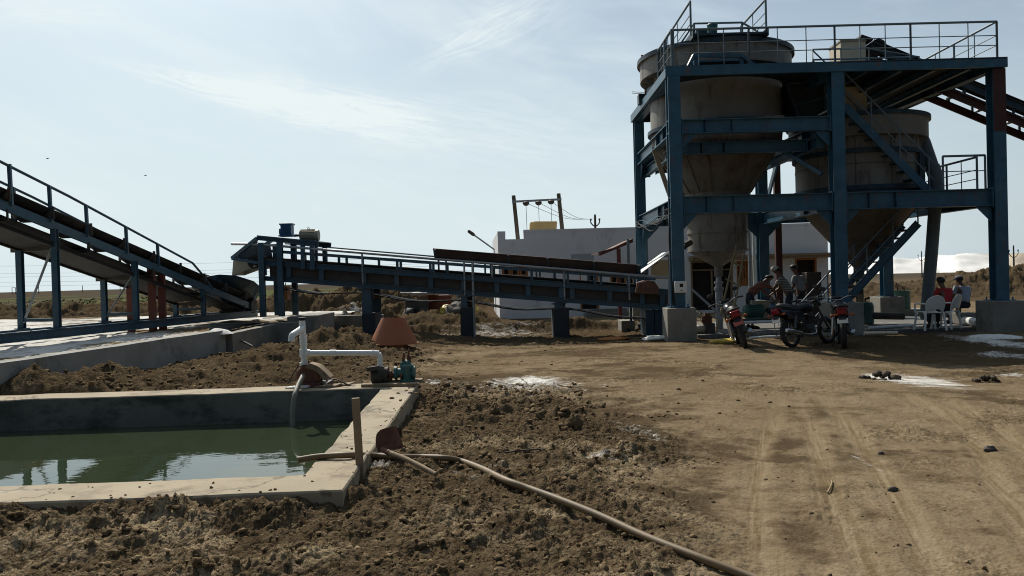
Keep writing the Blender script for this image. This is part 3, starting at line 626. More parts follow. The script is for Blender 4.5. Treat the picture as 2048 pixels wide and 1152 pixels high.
r = thing('retaining_wall', 'low grey concrete wall holding up the white salt yard', 'wall', WA)
mb = MB(); segs = 14
def wallseg(mb, a, b, th, z0, z1, n=12):
    a, b = V(a), V(b); nrm = (b - a).cross(ZUP).normalized() * th / 2
    rows = []
    for i in range(n + 1):
        p = a.lerp(b, i / n); dz = 0.012 * mnoise.noise(p * 2.3)
        rows.append([p - nrm + V((0, 0, z0)), p - nrm + V((0, 0, z1 + dz)), p + nrm + V((0, 0, z1 + dz)), p + nrm + V((0, 0, z0))])
    for i in range(n):
        for k in range(4): mb.add([rows[i][k], rows[i][(k + 1) % 4], rows[i + 1][(k + 1) % 4], rows[i + 1][k]], [(0, 1, 2, 3)])
    mb.add(rows[0], [(0, 1, 2, 3)]); mb.add(rows[-1], [(3, 2, 1, 0)])
wallseg(mb, WA - V((0.45, 4.5, 0)), WB, 0.30, -0.3, ZY + 0.06, 40)
mb.build('wall_run', M['wall_conc'], r)
mb = MB(); wallseg(mb, V((-6.32, 17.73, 0)), V((-6.35, 21.2, 0)), 0.24, -0.3, ZY - 0.02, 10); wallseg(mb, V((-6.46, 21.3, 0)), V((-5.62, 21.3, 0)), 0.3, -0.3, ZY + 0.02, 4)
mb.build('return_wall', M['conc'], r)
mb = MB(); a, b_ = W(418, 654, 18.0), W(522, 651, 21.6); mb.chan(a, b_, 0.12, 0.16)
one('steel_channel', mb, M['conv'], 'loose blue steel channel lying on the end of the low concrete wall', 'steel beam', a)
mb = MB(); mb.tube([W(446, 662, 18.4), W(472, 676, 18.3), W(505, 693, 18.1)], 0.025)
one('steel_bar', mb, M['hose_grey'], 'thin grey bar leaning against the shaded return of the concrete wall', 'bar', W(446, 662, 18.4))
mb = MB()
mb.span((-6.2, 22.05, -0.1), (-5.45, 24.6, ZY + 0.14)); mb.span((-7.7, 24.7, -0.1), (-4.0, 24.95, ZY + 0.02))
tb = thing('conveyor_plinth', 'concrete block carrying the head posts of the middle conveyor', 'concrete block', (-5.8, 22.3, 0)); mb.build('block', M['conc'], tb, bevel=0.02)
mb = MB(); mb.tube([W(529, 652, 22.0), W(529.5, 664, 22.0), W(533, 672, 21.95)], 0.05, 10); mb.build('pipe_stub', M['pvc_grey'], tb)

# ================================================================== left conveyor (rises towards the viewer's left)
def C1x(Y): return -8.85 + 0.167 * (Y - 15.5)
def C1z(Y): return 3.2 - 0.243 * (Y - 14.2)
def c1(Y, off=0.0, dz=0.0): return V((C1x(Y) - off * 0.986, Y + off * 0.165, C1z(Y) + dz))
LCW = 0.78
lc = thing('inclined_conveyor', 'blue belt conveyor rising from the tail hopper off the left edge', 'conveyor', (-8.4, 18, ZY))
Y0, Y1 = 8.5, 23.3
for off in (0, LCW):
    mb = MB(); mb.chan(c1(Y0, off), c1(Y1, off), 0.06, 0.17, flip=1 if off else -1); mb.build('side_channel', M['conv'], lc)
mb = MB(); n = 40                                       # troughed belt, carrying and return strands
for a, b_, dz in ((Y0, Y1, 0.13), ):
    prof = [(-0.02, 0.16), (0.17, 0.02), (0.61, 0.02), (0.80, 0.16)]
    for i in range(len(prof) - 1):
        (o0, z0), (o1, z1) = prof[i], prof[i + 1]
        mb.plate([c1(a, o0, dz + z0), c1(b_, o0, dz + z0), c1(b_, o1, dz + z1), c1(a, o1, dz + z1)], (0, 0, 0.02))
mb.plate([c1(Y0, 0.1, -0.17), c1(Y1, 0.1, -0.17), c1(Y1, 0.68, -0.17), c1(Y0, 0.68, -0.17)], (0, 0, 0.02))
mb.build('belt', M['belt'], lc)
for k, Y in enumerate(np.arange(9.2, 23, 1.05)):
    mb = MB()
    for (o0, z0), (o1, z1) in (((-0.04, 0.24), (0.16, 0.1)), ((0.17, 0.1), (0.61, 0.1)), ((0.62, 0.1), (0.82, 0.24))):
        mb.tube([c1(Y, o0, z0), c1(Y, o1, z1)], 0.05, 10)
    mb.bar(c1(Y, -0.05, 0.09), c1(Y, -0.05, 0.34), 0.05, 0.03); mb.bar(c1(Y, 0.83, 0.09), c1(Y, 0.83, 0.34), 0.05, 0.03)
    mb.build('idler', M['dark_iron'], lc)
    if k % 2: 
        mb = MB(); mb.tube([c1(Y, 0.02, -0.22), c1(Y, 0.76, -0.22)], 0.04, 8); mb.bar(c1(Y, 0.0, -0.05), c1(Y, 0.0, -0.26), 0.03); mb.build('return_roller', M['dark_iron'], lc)
mb = MB(); mb.plate([c1(Y0, 0.05, -0.36), c1(20.6, 0.05, -0.36), c1(20.6, 0.80, -0.42), c1(Y0, 0.80, -0.42)], (0, 0, 0.03))
mb.chan(c1(Y0, 0.02, -0.38), c1(20.8, 0.02, -0.38), 0.04, 0.09); mb.chan(c1(Y0, 0.80, -0.43), c1(20.8, 0.80, -0.43), 0.04, 0.09)
mb.build('drip_tray', M['grit_dark'], lc)
def c1rail(Y): return 0.82 - 0.052 * max(0, Y - 14)
for off in (0.0, LCW):
    mb = MB(); mb.tube([c1(Y, off, c1rail(Y)) for Y in (8.5, 12, 16, 20.3)] + [c1(20.75, off, 0.30), c1(21.2, off, 0.05)], 0.028, 8); mb.build('handrail', M['conv'], lc)
    for px in (-420, -200, -60, 40, 118, 190, 268, 330):
        sl = (px - 1035) / F; Y = (-8.85 - 0.167 * 15.5) / (sl - 0.167)
        mb = MB(); mb.bar(c1(Y, off, 0.05), c1(Y - 0.02, off, c1rail(Y)), 0.06, 0.05, up=V((0, 1, 0))); mb.build('rail_post', M['conv'], lc)
ZB = 0.87
for off in (0.0, LCW):
    mb = MB(); a = c1(9.0, off); b_ = c1(23.6, off); a.z = b_.z = ZB - 0.09; mb.ibeam(a, b_, 0.12, 0.18); mb.build('base_beam', M['conv'], lc)
for px in (-330, 124, 282, 417):
    sl = (px - 1035) / F; Y = (-8.85 - 0.167 * 15.5) / (sl - 0.167)
    for off in (0.0, LCW):
        p = c1(Y, off); lo = V((p.x, p.y, ZB)); mb = MB(); mb.ibeam(lo, c1(Y, off, -0.06 if off == 0 else -0.45), 0.11, 0.11, up=V((0, 1, 0)), t=0.012); mb.box(lo + V((0, 0, 0.01)), (0.2, 0.2, 0.02)); mb.build('leg', M['conv'], lc)
    a, b_ = c1(Y, 0.0), c1(Y, LCW); mb = MB(); mb.bar(V((a.x, a.y, ZB + 0.17)), V((b_.x, b_.y, ZB + 0.17)), 0.05, 0.06); mb.build('cross_strut', M['conv'], lc)
    if px < 400:
        mb = MB(); mb.bar(c1(Y, 0.03, -0.35), V((b_.x + 0.03, b_.y, ZB + 0.12)), 0.05, 0.02); mb.build('brace', M['pipe_gal'], lc)
    mb = MB(); mb.angle(c1(Y, -0.05, -0.47), c1(Y, LCW + 0.2, -0.49), 0.08); mb.build('cross_bar', M['web'], lc)
for px, off in ((266, 0.75), (314, 0.12), (334, 0.12)):
    sl = (px - 1035) / F; Y = (-8.85 - off - 0.167 * 15.5) / (sl - 0.167)
    p = c1(Y, off); mb = MB(); mb.bar(V((p.x, p.y, ZY)), c1(Y, off, -0.05), 0.15, 0.1, up=V((0, 1, 0))); mb.build('prop', M['oxide'], lc)
mb = MB(); mb.tube([c1(23.35, -0.04, 0.02), c1(23.35, 0.82, 0.02)], 0.2, 20); mb.build('tail_pulley', M['belt'], lc)
# tail hopper: curved boot with a round cut-out towards the belt
hp = MB()
def boot(off, flare):
    top = [W(410, 553, 22.0), W(436, 549, 22.2), W(470, 551, 22.6), W(505, 562, 23.0), W(521, 575, 23.3)]
    bot = [W(424, 572, 22.0), W(428, 562, 22.2), W(438, 557, 22.25), W(444, 565, 22.4), W(441, 578, 22.5), W(470, 594, 22.9), W(497, 606, 23.4), W(511, 598, 23.5)]
    poly = top + bot[::-1]
    return [p + V((-off, off * 0.16, flare)) for p in poly]
hp.plate(boot(-0.02, 0), (0.02, 0, 0)); hp.plate(boot(0.86, 0.05), (0.02, 0, 0))
e0, e1 = W(521, 575, 23.3), W(500, 607, 23.4)
hp.plate([e0, e1, e1 + V((-0.86, 0.14, 0)), e0 + V((-0.86, 0.14, 0.05))], (0.01, 0.02, 0))
hp.build('tail_hopper', M['blue_dark'], lc)

# ================================================================== middle conveyor
PA, PB = V((-6.95, 22.4, 0)), V((4.25, 20.9, 0)); DIR = (PB - PA).normalized(); LN = (PB - PA).length; NRM = V((-DIR.y, DIR.x, 0))
def ztop(s): return 2.24 + (1.11 - 2.24) * s / LN
def c2(px=None, s=None, off=0.0, dz=0.0):
    if s is None:
        sl = (px - 1030) / F; s = (sl * PA.y - PA.x) / (DIR.x - sl * DIR.y)
    p = PA + DIR * s + NRM * off; return V((p.x, p.y, ztop(s) + dz))
def s2(px): sl = (px - 1030) / F; return (sl * PA.y - PA.x) / (DIR.x - sl * DIR.y)
mc = thing('belt_conveyor', 'long low blue conveyor sloping down from the motor platform to the big steel tower', 'conveyor', (-1, 21.7, 0))
CW = 0.95
for off in (0, CW):
    mb = MB(); mb.chan(c2(s=0, off=off), c2(s=LN, off=off), 0.07, 0.15, flip=1 if off == 0 else -1); mb.build('top_chord', M['conv'], mc)
    mb = MB(); mb.chan(c2(s=0, off=off, dz=-0.44), c2(s=LN, off=off, dz=-0.40), 0.07, 0.13, flip=1 if off == 0 else -1); mb.build('bottom_chord', M['conv'], mc)
    mb = MB(); mb.bar(c2(s=0.3, off=off - 0.01, dz=0.33), c2(s=LN - 0.5, off=off - 0.01, dz=0.33), 0.05, 0.085); mb.build('belt_guard_rail', M['conv'], mc)
for px in (536, 585, 650, 735, 800, 868, 933, 1000, 1062, 1128, 1150, 1225, 1290, 1330):
    for off in (0, CW):
        mb = MB(); mb.bar(c2(px, off=off, dz=-0.36), c2(px, off=off, dz=-0.08), 0.13, 0.05, up=V((0, 1, 0))); mb.build('web_post', M['conv'], mc)
for px in (592, 662, 678, 733, 745, 802, 809, 868, 874, 902, 940, 984, 1070, 1110, 1135, 1142, 1196, 1208, 1262):
    mb = MB(); mb.bar(c2(px, off=random.choice((0, 0, CW)), dz=0.07), c2(px, dz=0.3), 0.07, 0.05, up=V((0, 1, 0)))
    mb = MB(); of = 0 if random.random() < 0.6 else CW
    mb.bar(c2(px, off=of, dz=0.075), c2(px, off=of, dz=0.29), 0.07, 0.05, up=V((0, 1, 0))); mb.build('guard_post', M['conv'], mc)
mb = MB()
for off in (0.06, CW - 0.06): mb.plate([c2(s=0.2, off=off, dz=-0.39), c2(s=LN - 0.1, off=off, dz=-0.36), c2(s=LN - 0.1, off=off, dz=-0.06), c2(s=0.2, off=off, dz=-0.06)], (0, 0.012, 0))
mb.build('web_plate', M['web'], mc)
mb = MB()
prof = [(0.0, 0.14), (0.2, 0.03), (0.75, 0.03), (0.95, 0.14)]
for (o0, z0), (o1, z1) in zip(prof[:-1], prof[1:]): mb.plate([c2(s=-0.3, off=o0, dz=z0), c2(s=LN - 0.6, off=o0, dz=z0), c2(s=LN - 0.6, off=o1, dz=z1), c2(s=-0.3, off=o1, dz=z1)], (0, 0, 0.02))
ret = [c2(s=LN * t, off=0.1, dz=-0.60 - 0.12 * math.sin(math.pi * t * 4) ** 2 - 0.05) for t in np.linspace(0.03, 0.98, 33)]
for a, b_ in zip(ret[:-1], ret[1:]):
    w_ = NRM * 0.75; mb.plate([a, b_, b_ + w_, a + w_], (0, 0, 0.03))
mb.build('belt', M['belt'], mc)
for t in np.linspace(0.05, 0.97, 5)[1:4]:
    mb = MB(); s = LN * t; mb.tube([c2(s=s, off=0.0, dz=-0.72), c2(s=s, off=CW, dz=-0.72)], 0.05, 8); mb.bar(c2(s=s, off=0.02, dz=-0.48), c2(s=s, off=0.02, dz=-0.76), 0.04); mb.build('return_roller', M['dark_iron'], mc)
# grey pipe handrails on both sides
mb = MB(); mb.tube([W(463, 488, 22.6), W(517, 488.5, 22.3), W(868, 518, 21.75), W(1130, 539, 21.2), W(1338, 556, 20.75), W(1338, 612, 20.75)], 0.034, 8)
mb.build('handrail', M['pipe_gal'], mc)
mb = MB(); mb.tube([c2(s=0.2, off=CW + 0.2, dz=0.58), c2(s=LN * 0.5, off=CW + 0.2, dz=0.5)], 0.022, 8); mb.build('handrail', M['rail'], mc)
for px, y0, y1 in ((517, 489, 556), (724, 506, 570), (928, 522, 592), (945, 524, 680), (984, 527, 556), (1128, 539, 600), (1258, 549, 600)):
    Y = (PA + DIR * s2(px)).y - 0.04
    a = W(px, y0, Y); b_ = W(px, y1, Y); b_.x = a.x
    if px == 945: b_.z = 0.0
    mb = MB(); mb.tube([a, b_], 0.036 if px == 945 else 0.026, 8); mb.build('rail_post', M['pipe_gal'], mc)
# head frame, chute, gearbox and motor
for off in (0, CW):
    for px in (533, 570):
        p = c2(px, off=off); zt = 2.78
        mb = MB(); mb.ibeam(V((p.x, p.y - 0.085, ZY + 0.14 if px < 640 else 0)), V((p.x, p.y - 0.085, zt)), 0.15, 0.13, up=V((0, 1, 0)), t=0.015); mb.build('head_post', M['conv'], mc)
    p = c2(634, off=off); mb = MB(); mb.bar(V((p.x, p.y - 0.05, p.z - 0.1)), V((p.x, p.y - 0.05, 2.66)), 0.13, 0.1, up=V((0, 1, 0))); mb.build('head_post', M['conv'], mc)
    p = c2(615, off=off); mb = MB(); mb.bar(V((p.x, p.y - 0.05, p.z - 0.1)), V((p.x, p.y - 0.05, 2.7)), 0.11, 0.1, up=V((0, 1, 0))); mb.build('head_post', M['conv'], mc)
pl = [W(514, 476, 22.35), W(638, 488, 22.2)]
mb = MB()
for off in (0, CW): mb.chan(pl[0] + NRM * off, pl[1] + NRM * off, 0.08, 0.12)
mb.plate([pl[0] + V((0, 0, 0.07)), pl[1] + V((0, 0, 0.07)), pl[1] + NRM * CW + V((0, 0, 0.07)), pl[0] + NRM * CW + V((0, 0, 0.07))], (0, 0, 0.015))
mb.build('motor_platform', M['conv'], mc)
c_a, c_b, c_c, c_d = W(514, 477, 22.3), W(464, 517, 22.6), W(461, 551, 22.6), W(512, 532, 22.35)
for off in (0, CW):
    mb = MB(); mb.bar(c_a + NRM * off, c_b + NRM * off, 0.08, 0.1); mb.bar(c_b + NRM * off, W(530, 528, 22.35) + NRM * off, 0.06, 0.08); mb.build('head_brace', M['conv'], mc)
for off in (0.08, CW - 0.08): mb = MB(); mb.plate([p + NRM * off for p in (W(512, 480, 22.4), c_b, W(520, 520, 22.4))], (0, 0.012, 0)); mb.build('head_hood', M['blue_dark'], mc)
mb = MB(); k2 = NRM * (CW - 0.2); k1 = NRM * 0.1
mb.plate([c_b + k1, c_c + k1, c_c + k1 + k2, c_b + k1 + k2], (0.015, 0, 0)); mb.plate([c_b + k1, c_c + k1, c_d + k1], (0, 0.012, 0)); mb.plate([c_b + k1 + k2, c_c + k1 + k2, c_d + k1 + k2], (0, 0.012, 0))
mb.build('discharge_chute', M['beige'], mc)
mb = MB(); mb.tube([c2(s=-0.25, off=0.05, dz=0.0), c2(s=-0.25, off=0.9, dz=0.0)], 0.2, 20); mb.build('head_pulley', M['belt'], mc)
gb = W(566, 472, 22.5) + NRM * 0.3
mb = MB(); mb.box(gb + V((0, 0, 0.17)), (0.3, 0.32, 0.3)); mb.box(gb + V((0, 0, 0.345)), (0.36, 0.36, 0.045)); mb.box(gb + V((0, 0, 0.02)), (0.4, 0.4, 0.05)); mb.tube([gb + V((-0.2, 0, 0.13)), gb + V((-0.12, 0, 0.13))], 0.13, 16)
for i in range(5): mb.box(gb + V((0, -0.17, 0.08 + i * 0.05)), (0.28, 0.03, 0.015))
mb.build('gearbox', M['bluemotor'], mc, bevel=0.012)
mo = W(609, 470, 22.4) + NRM * 0.3
mtr = MB(); mtr.tube([mo + V((-0.25, 0, 0.02)), mo + V((-0.23, 0, 0.02)), mo + V((0.2, 0, 0.0)), mo + V((0.22, 0, 0)), mo + V((0.29, 0, 0))], [0.10, 0.15, 0.15, 0.165, 0.16], 20)
for i in range(14):
    a = 2 * math.pi * i / 14; mtr.box(mo + V((-0.02, math.cos(a) * 0.155, 0.01 + math.sin(a) * 0.155)), (0.4, 0.012, 0.03), Matrix.Rotation(a - math.pi / 2, 3, 'X'))
mtr.box(mo + V((0, 0, -0.16)), (0.3, 0.26, 0.04))
m_o = mtr.build('motor', M['beige'], mc)
mb = MB(); mb.tube([mo + V((-0.4, 0, 0.01)), mo + V((-0.25, 0, 0.01))], 0.035, 10); mb.build('shaft', M['dark_iron'], m_o)
mb = MB(); mb.lathe([(0.035, -0.008), (0.035, 0.008), (0.022, 0.008), (0.022, -0.008), (0.035, -0.008)], mo + V((0, 0, 0.2)), 12, Matrix.Rotation(R(90), 3, 'X')); mb.build('lifting_eye', M['beige'], m_o)
# long side boards above the feed end
for sd, yo in ((0, 0.0), (1, CW)):
    a, b_ = W(866, 498, 21.75), W(1281, 531, 21.1); a2, b2_ = W(869, 520, 21.85), W(1282, 551, 21.2)
    if sd: a, b_, a2, b2_ = a + NRM * (CW + 0.25), b_ + NRM * (CW + 0.25), a2 + NRM * (CW), b2_ + NRM * CW
    mb = MB(); mb.plate([a, b_, b2_, a2], (0, 0.014, 0)); mb.tube([a, b_], 0.022, 6); sk = mb.build('side_board', M['web'] if 0 else mat('dark_rusty_board_%d' % sd, (0.042, 0.026, 0.022), 0.7, var=0.35, stain=(0.09, 0.035, 0.022), amt=0.3, streak=0.7, dust=0.15), mc)
    for t in (0.01, 0.37, 0.56, 0.78, 0.99):
        mb = MB(); mb.bar(lerp(a, b_, t) + V((0, -0.03, 0)), lerp(a2, b2_, t) + V((0, -0.03, 0)), 0.06, 0.03, up=V((0, 1, 0))); mb.build('board_rib', M['blue_dark'], sk)
    mb = MB()
    for t in (0.02, 0.25, 0.5, 0.75, 0.97): mb.bar(lerp(a2, b2_, t), lerp(a2, b2_, t) + V((0, 0.02, -0.35)), 0.05, 0.04, up=V((0, 1, 0)))
    mb.build('board_bracket', M['conv'], mc)
# piers
for px, wu, wl, zl in ((738, 0.26, 0.36, 0.75), (933, 0.16, 0.33, 0.85), (1122, 0.22, 0.42, 0.78)):
    for off in (0.06, CW - 0.06):
        p = c2(px, off=off); mb = MB()
        mb.ibeam(V((p.x, p.y, zl)), V((p.x, p.y, p.z - 0.5)), wu, 0.16, up=V((0, 1, 0)), t=0.02); mb.box(V((p.x, p.y, p.z - 0.52)), (wu + 0.16, 0.2, 0.03)); mb.build('pier_post', M['conv'], mc)
    p = c2(px, off=CW / 2); mb = MB(); mb.box((p.x, p.y, zl / 2 - 0.1), (wl, CW + 0.2, zl + 0.2)); 
    mb.build('pier_footing', M['pier_dark'], mc, bevel=0.02)
tp = c2(1290, off=CW / 2)
mb = MB(); g0 = W(1272, 585, 21.0); g1 = W(1312, 588, 20.95)
mb.plate([W(1268, 586, 21), W(1274, 566, 21), W(1290, 561, 21), W(1303, 562, 21), W(1312, 575, 21), W(1313, 588, 21)], (0, 0.8, 0)); mb.build('tail_guard', M['rusty'], mc)
for px in (1302, 1320):
    mb = MB(); p = W(px, 620, 21.0); mb.span((p.x - 0.14, p.y, 0), (p.x + 0.08, p.y + 0.9, p.z)); mb.build('tail_support', M['blue_dark'], mc)
mb = MB(); mb.tube([W(1262, 600, 21.3), W(1262, 650, 21.3)], 0.035); mb.build('tail_support', M['pvc_grey'], mc)
ob = thing('hanging_box', 'small orange steel box hanging under the head of the middle conveyor', 'box', W(569, 586, 22.6))
mb = MB(); p0 = W(569, 586, 22.6); mb.box(p0, (0.24, 0.3, 0.38)); mb.box(p0 + V((0, -0.155, 0.0)), (0.2, 0.012, 0.33)); mb.build('case', M['orange'], ob, bevel=0.02)
mb = MB(); mb.tube([p0 + V((0.02, 0, 0.19)), p0 + V((0.08, 0, 0.42))], 0.012, 6); mb.build('hanger', M['dark_iron'], ob)

# ================================================================== the tower
XF = [W(1356, 610, 19.6).x, W(1680, 600, 19.65).x, W(1999, 590, 19.7).x]; YF = [19.6, 19.65, 19.7]
XB = [W(1283, 500, 25.1).x, W(1525, 470, 25.1).x, W(1773, 560, 25.1).x]; YBk = 25.1
tw = thing('steel_tower', 'tall blue steel frame tower with a railed top deck around two silos', 'platform tower', (XF[1], 22, 0))
YUP = V((0, 1, 0)); ZD = 6.62
FR = [V((x, y, 0)) for x, y in zip(XF, YF)]; BK = [V((x, YBk, 0)) for x in XB]
PLZ = [0.78, 0.8, 0.74]
for i, p in enumerate(FR):
    mb = MB(); mb.ibeam(p + V((0, 0, PLZ[i])), p + V((0, 0, ZD - 0.24)), 0.30, 0.32, up=YUP, t=0.035); mb.box(p + V((0, 0, PLZ[i] + 0.012)), (0.5, 0.5, 0.024))
    for bx in (-0.2, 0.2):
        for by in (-0.2, 0.2): mb.tube([p + V((bx, by, PLZ[i])), p + V((bx, by, PLZ[i] + 0.09))], 0.018, 6)
    for zz_ in (3.08, 3.46, 5.02, 5.32):
        if i < 2 or zz_ < 4: mb.box(p + V((0, 0, zz_)), (0.296, 0.27, 0.014))
    cm = M['blue']
    co = mb.build('column', cm, tw)
    if i == 2:
        mb = MB(); mb.span(p + V((-0.155, -0.167, 4.85)), p + V((0.155, -0.1605, ZD - 0.245))); q_ = mb.build('primer_patch', M['dark_rust'], co)
    sz = (0.7, 0.7) if i == 0 else (0.8, 0.78)
    mb = MB(); mb.box(p + V((0.02, 0.0, PLZ[i] / 2 - 0.2)), (sz[0], sz[1], PLZ[i] + 0.4)); mb.build('plinth', M['conc'] if i else [M['conc']], tw, bevel=0.02)
for i, p in enumerate(BK):
    mb = MB(); mb.ibeam(p + V((0, 0, 0.72)), p + V((0, 0, ZD - 0.24 if i else ZD - 0.1)), 0.30, 0.30, up=YUP, t=0.025); mb.box(p + V((0, 0, 0.732)), (0.46, 0.46, 0.024)); mb.build('column', M['blue'], tw)
    mb = MB(); mb.box(p + V((0, 0, 0.16)), (0.75, 0.75, 1.12)); mb.build('plinth', M['conc'], tw, bevel=0.02)
def beam(a, b, h=0.36, w_=0.2, name='beam'):
    mb = MB(); mb.ibeam(a, b, w_, h, t=0.02); d = (V(b) - V(a)).normalized()
    if name == 'beam':
        for e, s_ in ((a, 1), (b, -1)):
            e = V(e) + d * s_ * 0.012; mb.bar(e - d * 0.011, e + d * 0.011, w_ + 0.05, h + 0.07)
            nrm_ = d.cross(ZUP).normalized()
            for f in (0.16, 0.34): mb.bar(V(a).lerp(V(b), f) - ZUP * (h / 2 - 0.025), V(a).lerp(V(b), f) + ZUP * (h / 2 - 0.025), w_ * 0.96, 0.012, up=d)
    return mb.build(name, M['blue'], tw)
def inset(a, b, z, d=0.165):
    a, b = V((a.x, a.y, z)), V((b.x, b.y, z)); t = (b - a).normalized() * d; return a + t, b - t
for z, hh_ in ((3.27, 0.42),):
    for i in (0, 1):
        beam(*inset(FR[i], FR[i + 1], z), h=hh_); beam(*inset(BK[i], BK[i + 1], z), h=0.34)
    for i in (0, 1, 2): beam(*inset(FR[i], BK[i], z - 0.02, 0.17), h=0.36)
beam(*inset(FR[0], FR[1], 5.17), h=0.34); beam(*inset(FR[0], BK[0], 5.17, 0.17), h=0.34); beam(*inset(BK[0], BK[1], 5.17), h=0.3); beam(*inset(FR[1], BK[1], 5.17, 0.17), h=0.3); beam(*inset(BK[1], BK[2], 5.17), h=0.3)
for i in (0, 1, 2): beam(*inset(FR[i], BK[i], ZD - 0.15, 0.17), h=0.22)
# silo cradle beams and deck joists
for x in (XF[0] + 0.28, XF[1] - 0.28): beam(V((x + 0.0, 19.9, 4.78)), V((x - 0.05, 24.9, 4.78)), h=0.26, w_=0.16)
for y in (20.62, 24.2): beam(V((XF[0] + 0.38, y, 4.8)), V((XF[1] - 0.38, y, 4.8)), h=0.3, w_=0.16)
for y in (20.55, 24.25): beam(V((XF[1] + 0.12, y, 3.3)), V((XF[2] - 0.25, y, 3.3)), h=0.3, w_=0.16)
for x in np.linspace(XF[1] + 0.8, XF[2] - 0.6, 4): beam(V((x, 19.75, ZD - 0.13)), V((x, 25.0, ZD - 0.13)), h=0.16, w_=0.1, name='deck_joist')
def gusset(c, dx, z, s=0.42, dirn=None):
    d = V((dx, 0, 0)) if dirn is None else V(dirn); mb = MB()
    a = V((c.x, c.y, z)) + d * 0.16
    mb.plate([a, a + d * s, a + d * (s * 0.95) + V((0, 0, -0.05)), a + V((0, 0, -s)) + d * 0.04, a + V((0, 0, -s))], (0, 0.02, 0) if dirn is None else (0.02, 0, 0)); mb.build('gusset', M['blue'], tw)
for i, dxs in ((0, (1,)), (1, (-1, 1)), (2, (-1,))):
    for dx in dxs: gusset(FR[i], dx, 3.06, 0.36); gusset(BK[i], dx, 3.1, 0.4)
gusset(FR[0], 1, 5.0, 0.36); gusset(FR[1], -1, 5.0, 0.36); gusset(BK[0], 1, 5.02, 0.4)
for z in (3.07, 5.0): gusset(FR[0], 0, z, 0.4, (0, 1, 0)); gusset(BK[0], 0, z, 0.45, (0, -1, 0))
mb = MB(); mb.bar(V((XB[1] + 0.1, 25.2, 3.45)), V((XB[1] + 0.62, 25.5, 5.0)), 0.1, 0.08); mb.build('brace', M['blue'], tw)
mb = MB(); mb.bar(W(1560, 640, 25.6) * 1.0, V((W(1560, 640, 25.6).x, 25.6, 5.1)), 0.2, 0.14, up=YUP); mb.build('prop', M['dark_rust'], tw)
mb = MB(); mb.bar(V((XF[1] - 0.2, 20.1, 4.0)), V((XF[1] - 1.15, 21.2, 5.0)), 0.1, 0.1); mb.build('brace', M['blue'], tw)
# deck plate with a round opening for the tall silo
SC = W(1433, 330, 22.4); S1 = V((SC.x, 22.4, 0)); SR = 1.78
x0, x1, x2, y0, y1 = XF[0] - 0.17, XF[1], XF[2] + 0.15, 19.44, 25.3
mb = MB(); nseg = 48; inn = []; out = []
for i in range(nseg):
    a = 2 * math.pi * i / nseg; d = V((math.cos(a), math.sin(a), 0)); inn.append(S1 + d * (SR + 0.12))
    tx = ((x1 if d.x > 0 else x0) - S1.x) / d.x if abs(d.x) > 1e-6 else 1e9; ty = ((y1 if d.y > 0 else y0) - S1.y) / d.y if abs(d.y) > 1e-6 else 1e9
    out.append(S1 + d * max(min(tx, ty), SR + 0.14))
for z, fl in ((ZD - 0.035, 1), (ZD - 0.005, 0)):
    for i in range(nseg):
        j = (i + 1) % nseg; qd = [inn[i], out[i], out[j], inn[j]]
        mb.add([p + V((0, 0, z)) for p in (qd[::-1] if fl else qd)], [(0, 1, 2, 3)])
        # fill the corners of the rectangle
        for cxn, cyn in ((x0, y0), (x0, y1), (x1, y0), (x1, y1)):
            if (abs(out[i].x - cxn) < 1e-3) != (abs(out[j].x - cxn) < 1e-3) and (abs(out[i].y - cyn) < 1e-3) != (abs(out[j].y - cyn) < 1e-3):
                mb.add([out[i] + V((0, 0, z)), V((cxn, cyn, z)), out[j] + V((0, 0, z))], [(0, 1, 2)])
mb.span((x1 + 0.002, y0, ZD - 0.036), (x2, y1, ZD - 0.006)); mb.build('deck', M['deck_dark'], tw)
mb = MB(); mb.chan(V((x0 - 0.03, y0 + 0.001, ZD - 0.115)), V((x2 + 0.005, y0 + 0.001, ZD - 0.115)), 0.08, 0.24, flip=-1); mb.build('deck_edge', M['blue'], tw)
mb = MB(); mb.chan(V((x0, y0 + 0.02, ZD - 0.12)), V((x0, y1, ZD - 0.12)), 0.08, 0.22, flip=1); mb.build('deck_edge', M['blue'], tw)
mb = MB(); mb.chan(V((x2, y0 + 0.06, ZD - 0.12)), V((x2, y1, ZD - 0.12)), 0.08, 0.22, flip=-1); mb.build('deck_edge', M['blue_dark'], tw)
mb = MB(); mb.chan(V((x0, y1, ZD - 0.12)), V((x2, y1, ZD - 0.12)), 0.08, 0.22); mb.build('deck_edge', M['blue_dark'], tw)
# railings
def railing(pts, h=0.88, posts=None, mids=(0.35, 0.62), thin=2, r=0.029, parent=None, endpost=True, m='rail'):
    pts = [V(p) for p in pts]; mb = MB(); tops = [p + V((0, 0, h)) for p in pts]
    mb.tube(tops, r, 8)
    for a, b in zip(pts[:-1], pts[1:]):
        n = posts or max(1, round((b - a).length / 1.9))
        for i in range(n + (1 if endpost else 0)):
            p = lerp(a, b, i / n); mb.tube([p, p + V((0, 0, h))], r * 0.95, 8)
            if i < n:
                for k in range(thin):
                    q_ = lerp(a, b, (i + (k + 1) / (thin + 1)) / n); mb.tube([q_, q_ + V((0, 0, h))], 0.012, 6)
        for f in mids: mb.tube([a + V((0, 0, h * f)), b + V((0, 0, h * f))], 0.012, 6)
    return mb.build('railing', M[m], parent or tw)
ytop = y0 + 0.06
railing([V((XF[0] + 0.02, ytop, ZD)), V((XF[0] + 1.85, ytop, ZD)), V((XF[1] - 0.05, ytop, ZD))], posts=1, thin=2)
railing([V((XF[1] - 0.05, ytop, ZD)), V((W(1822, 120, ytop).x, ytop, ZD)), V((XF[2] - 0.05, ytop + 0.02, ZD))], posts=1, thin=2)
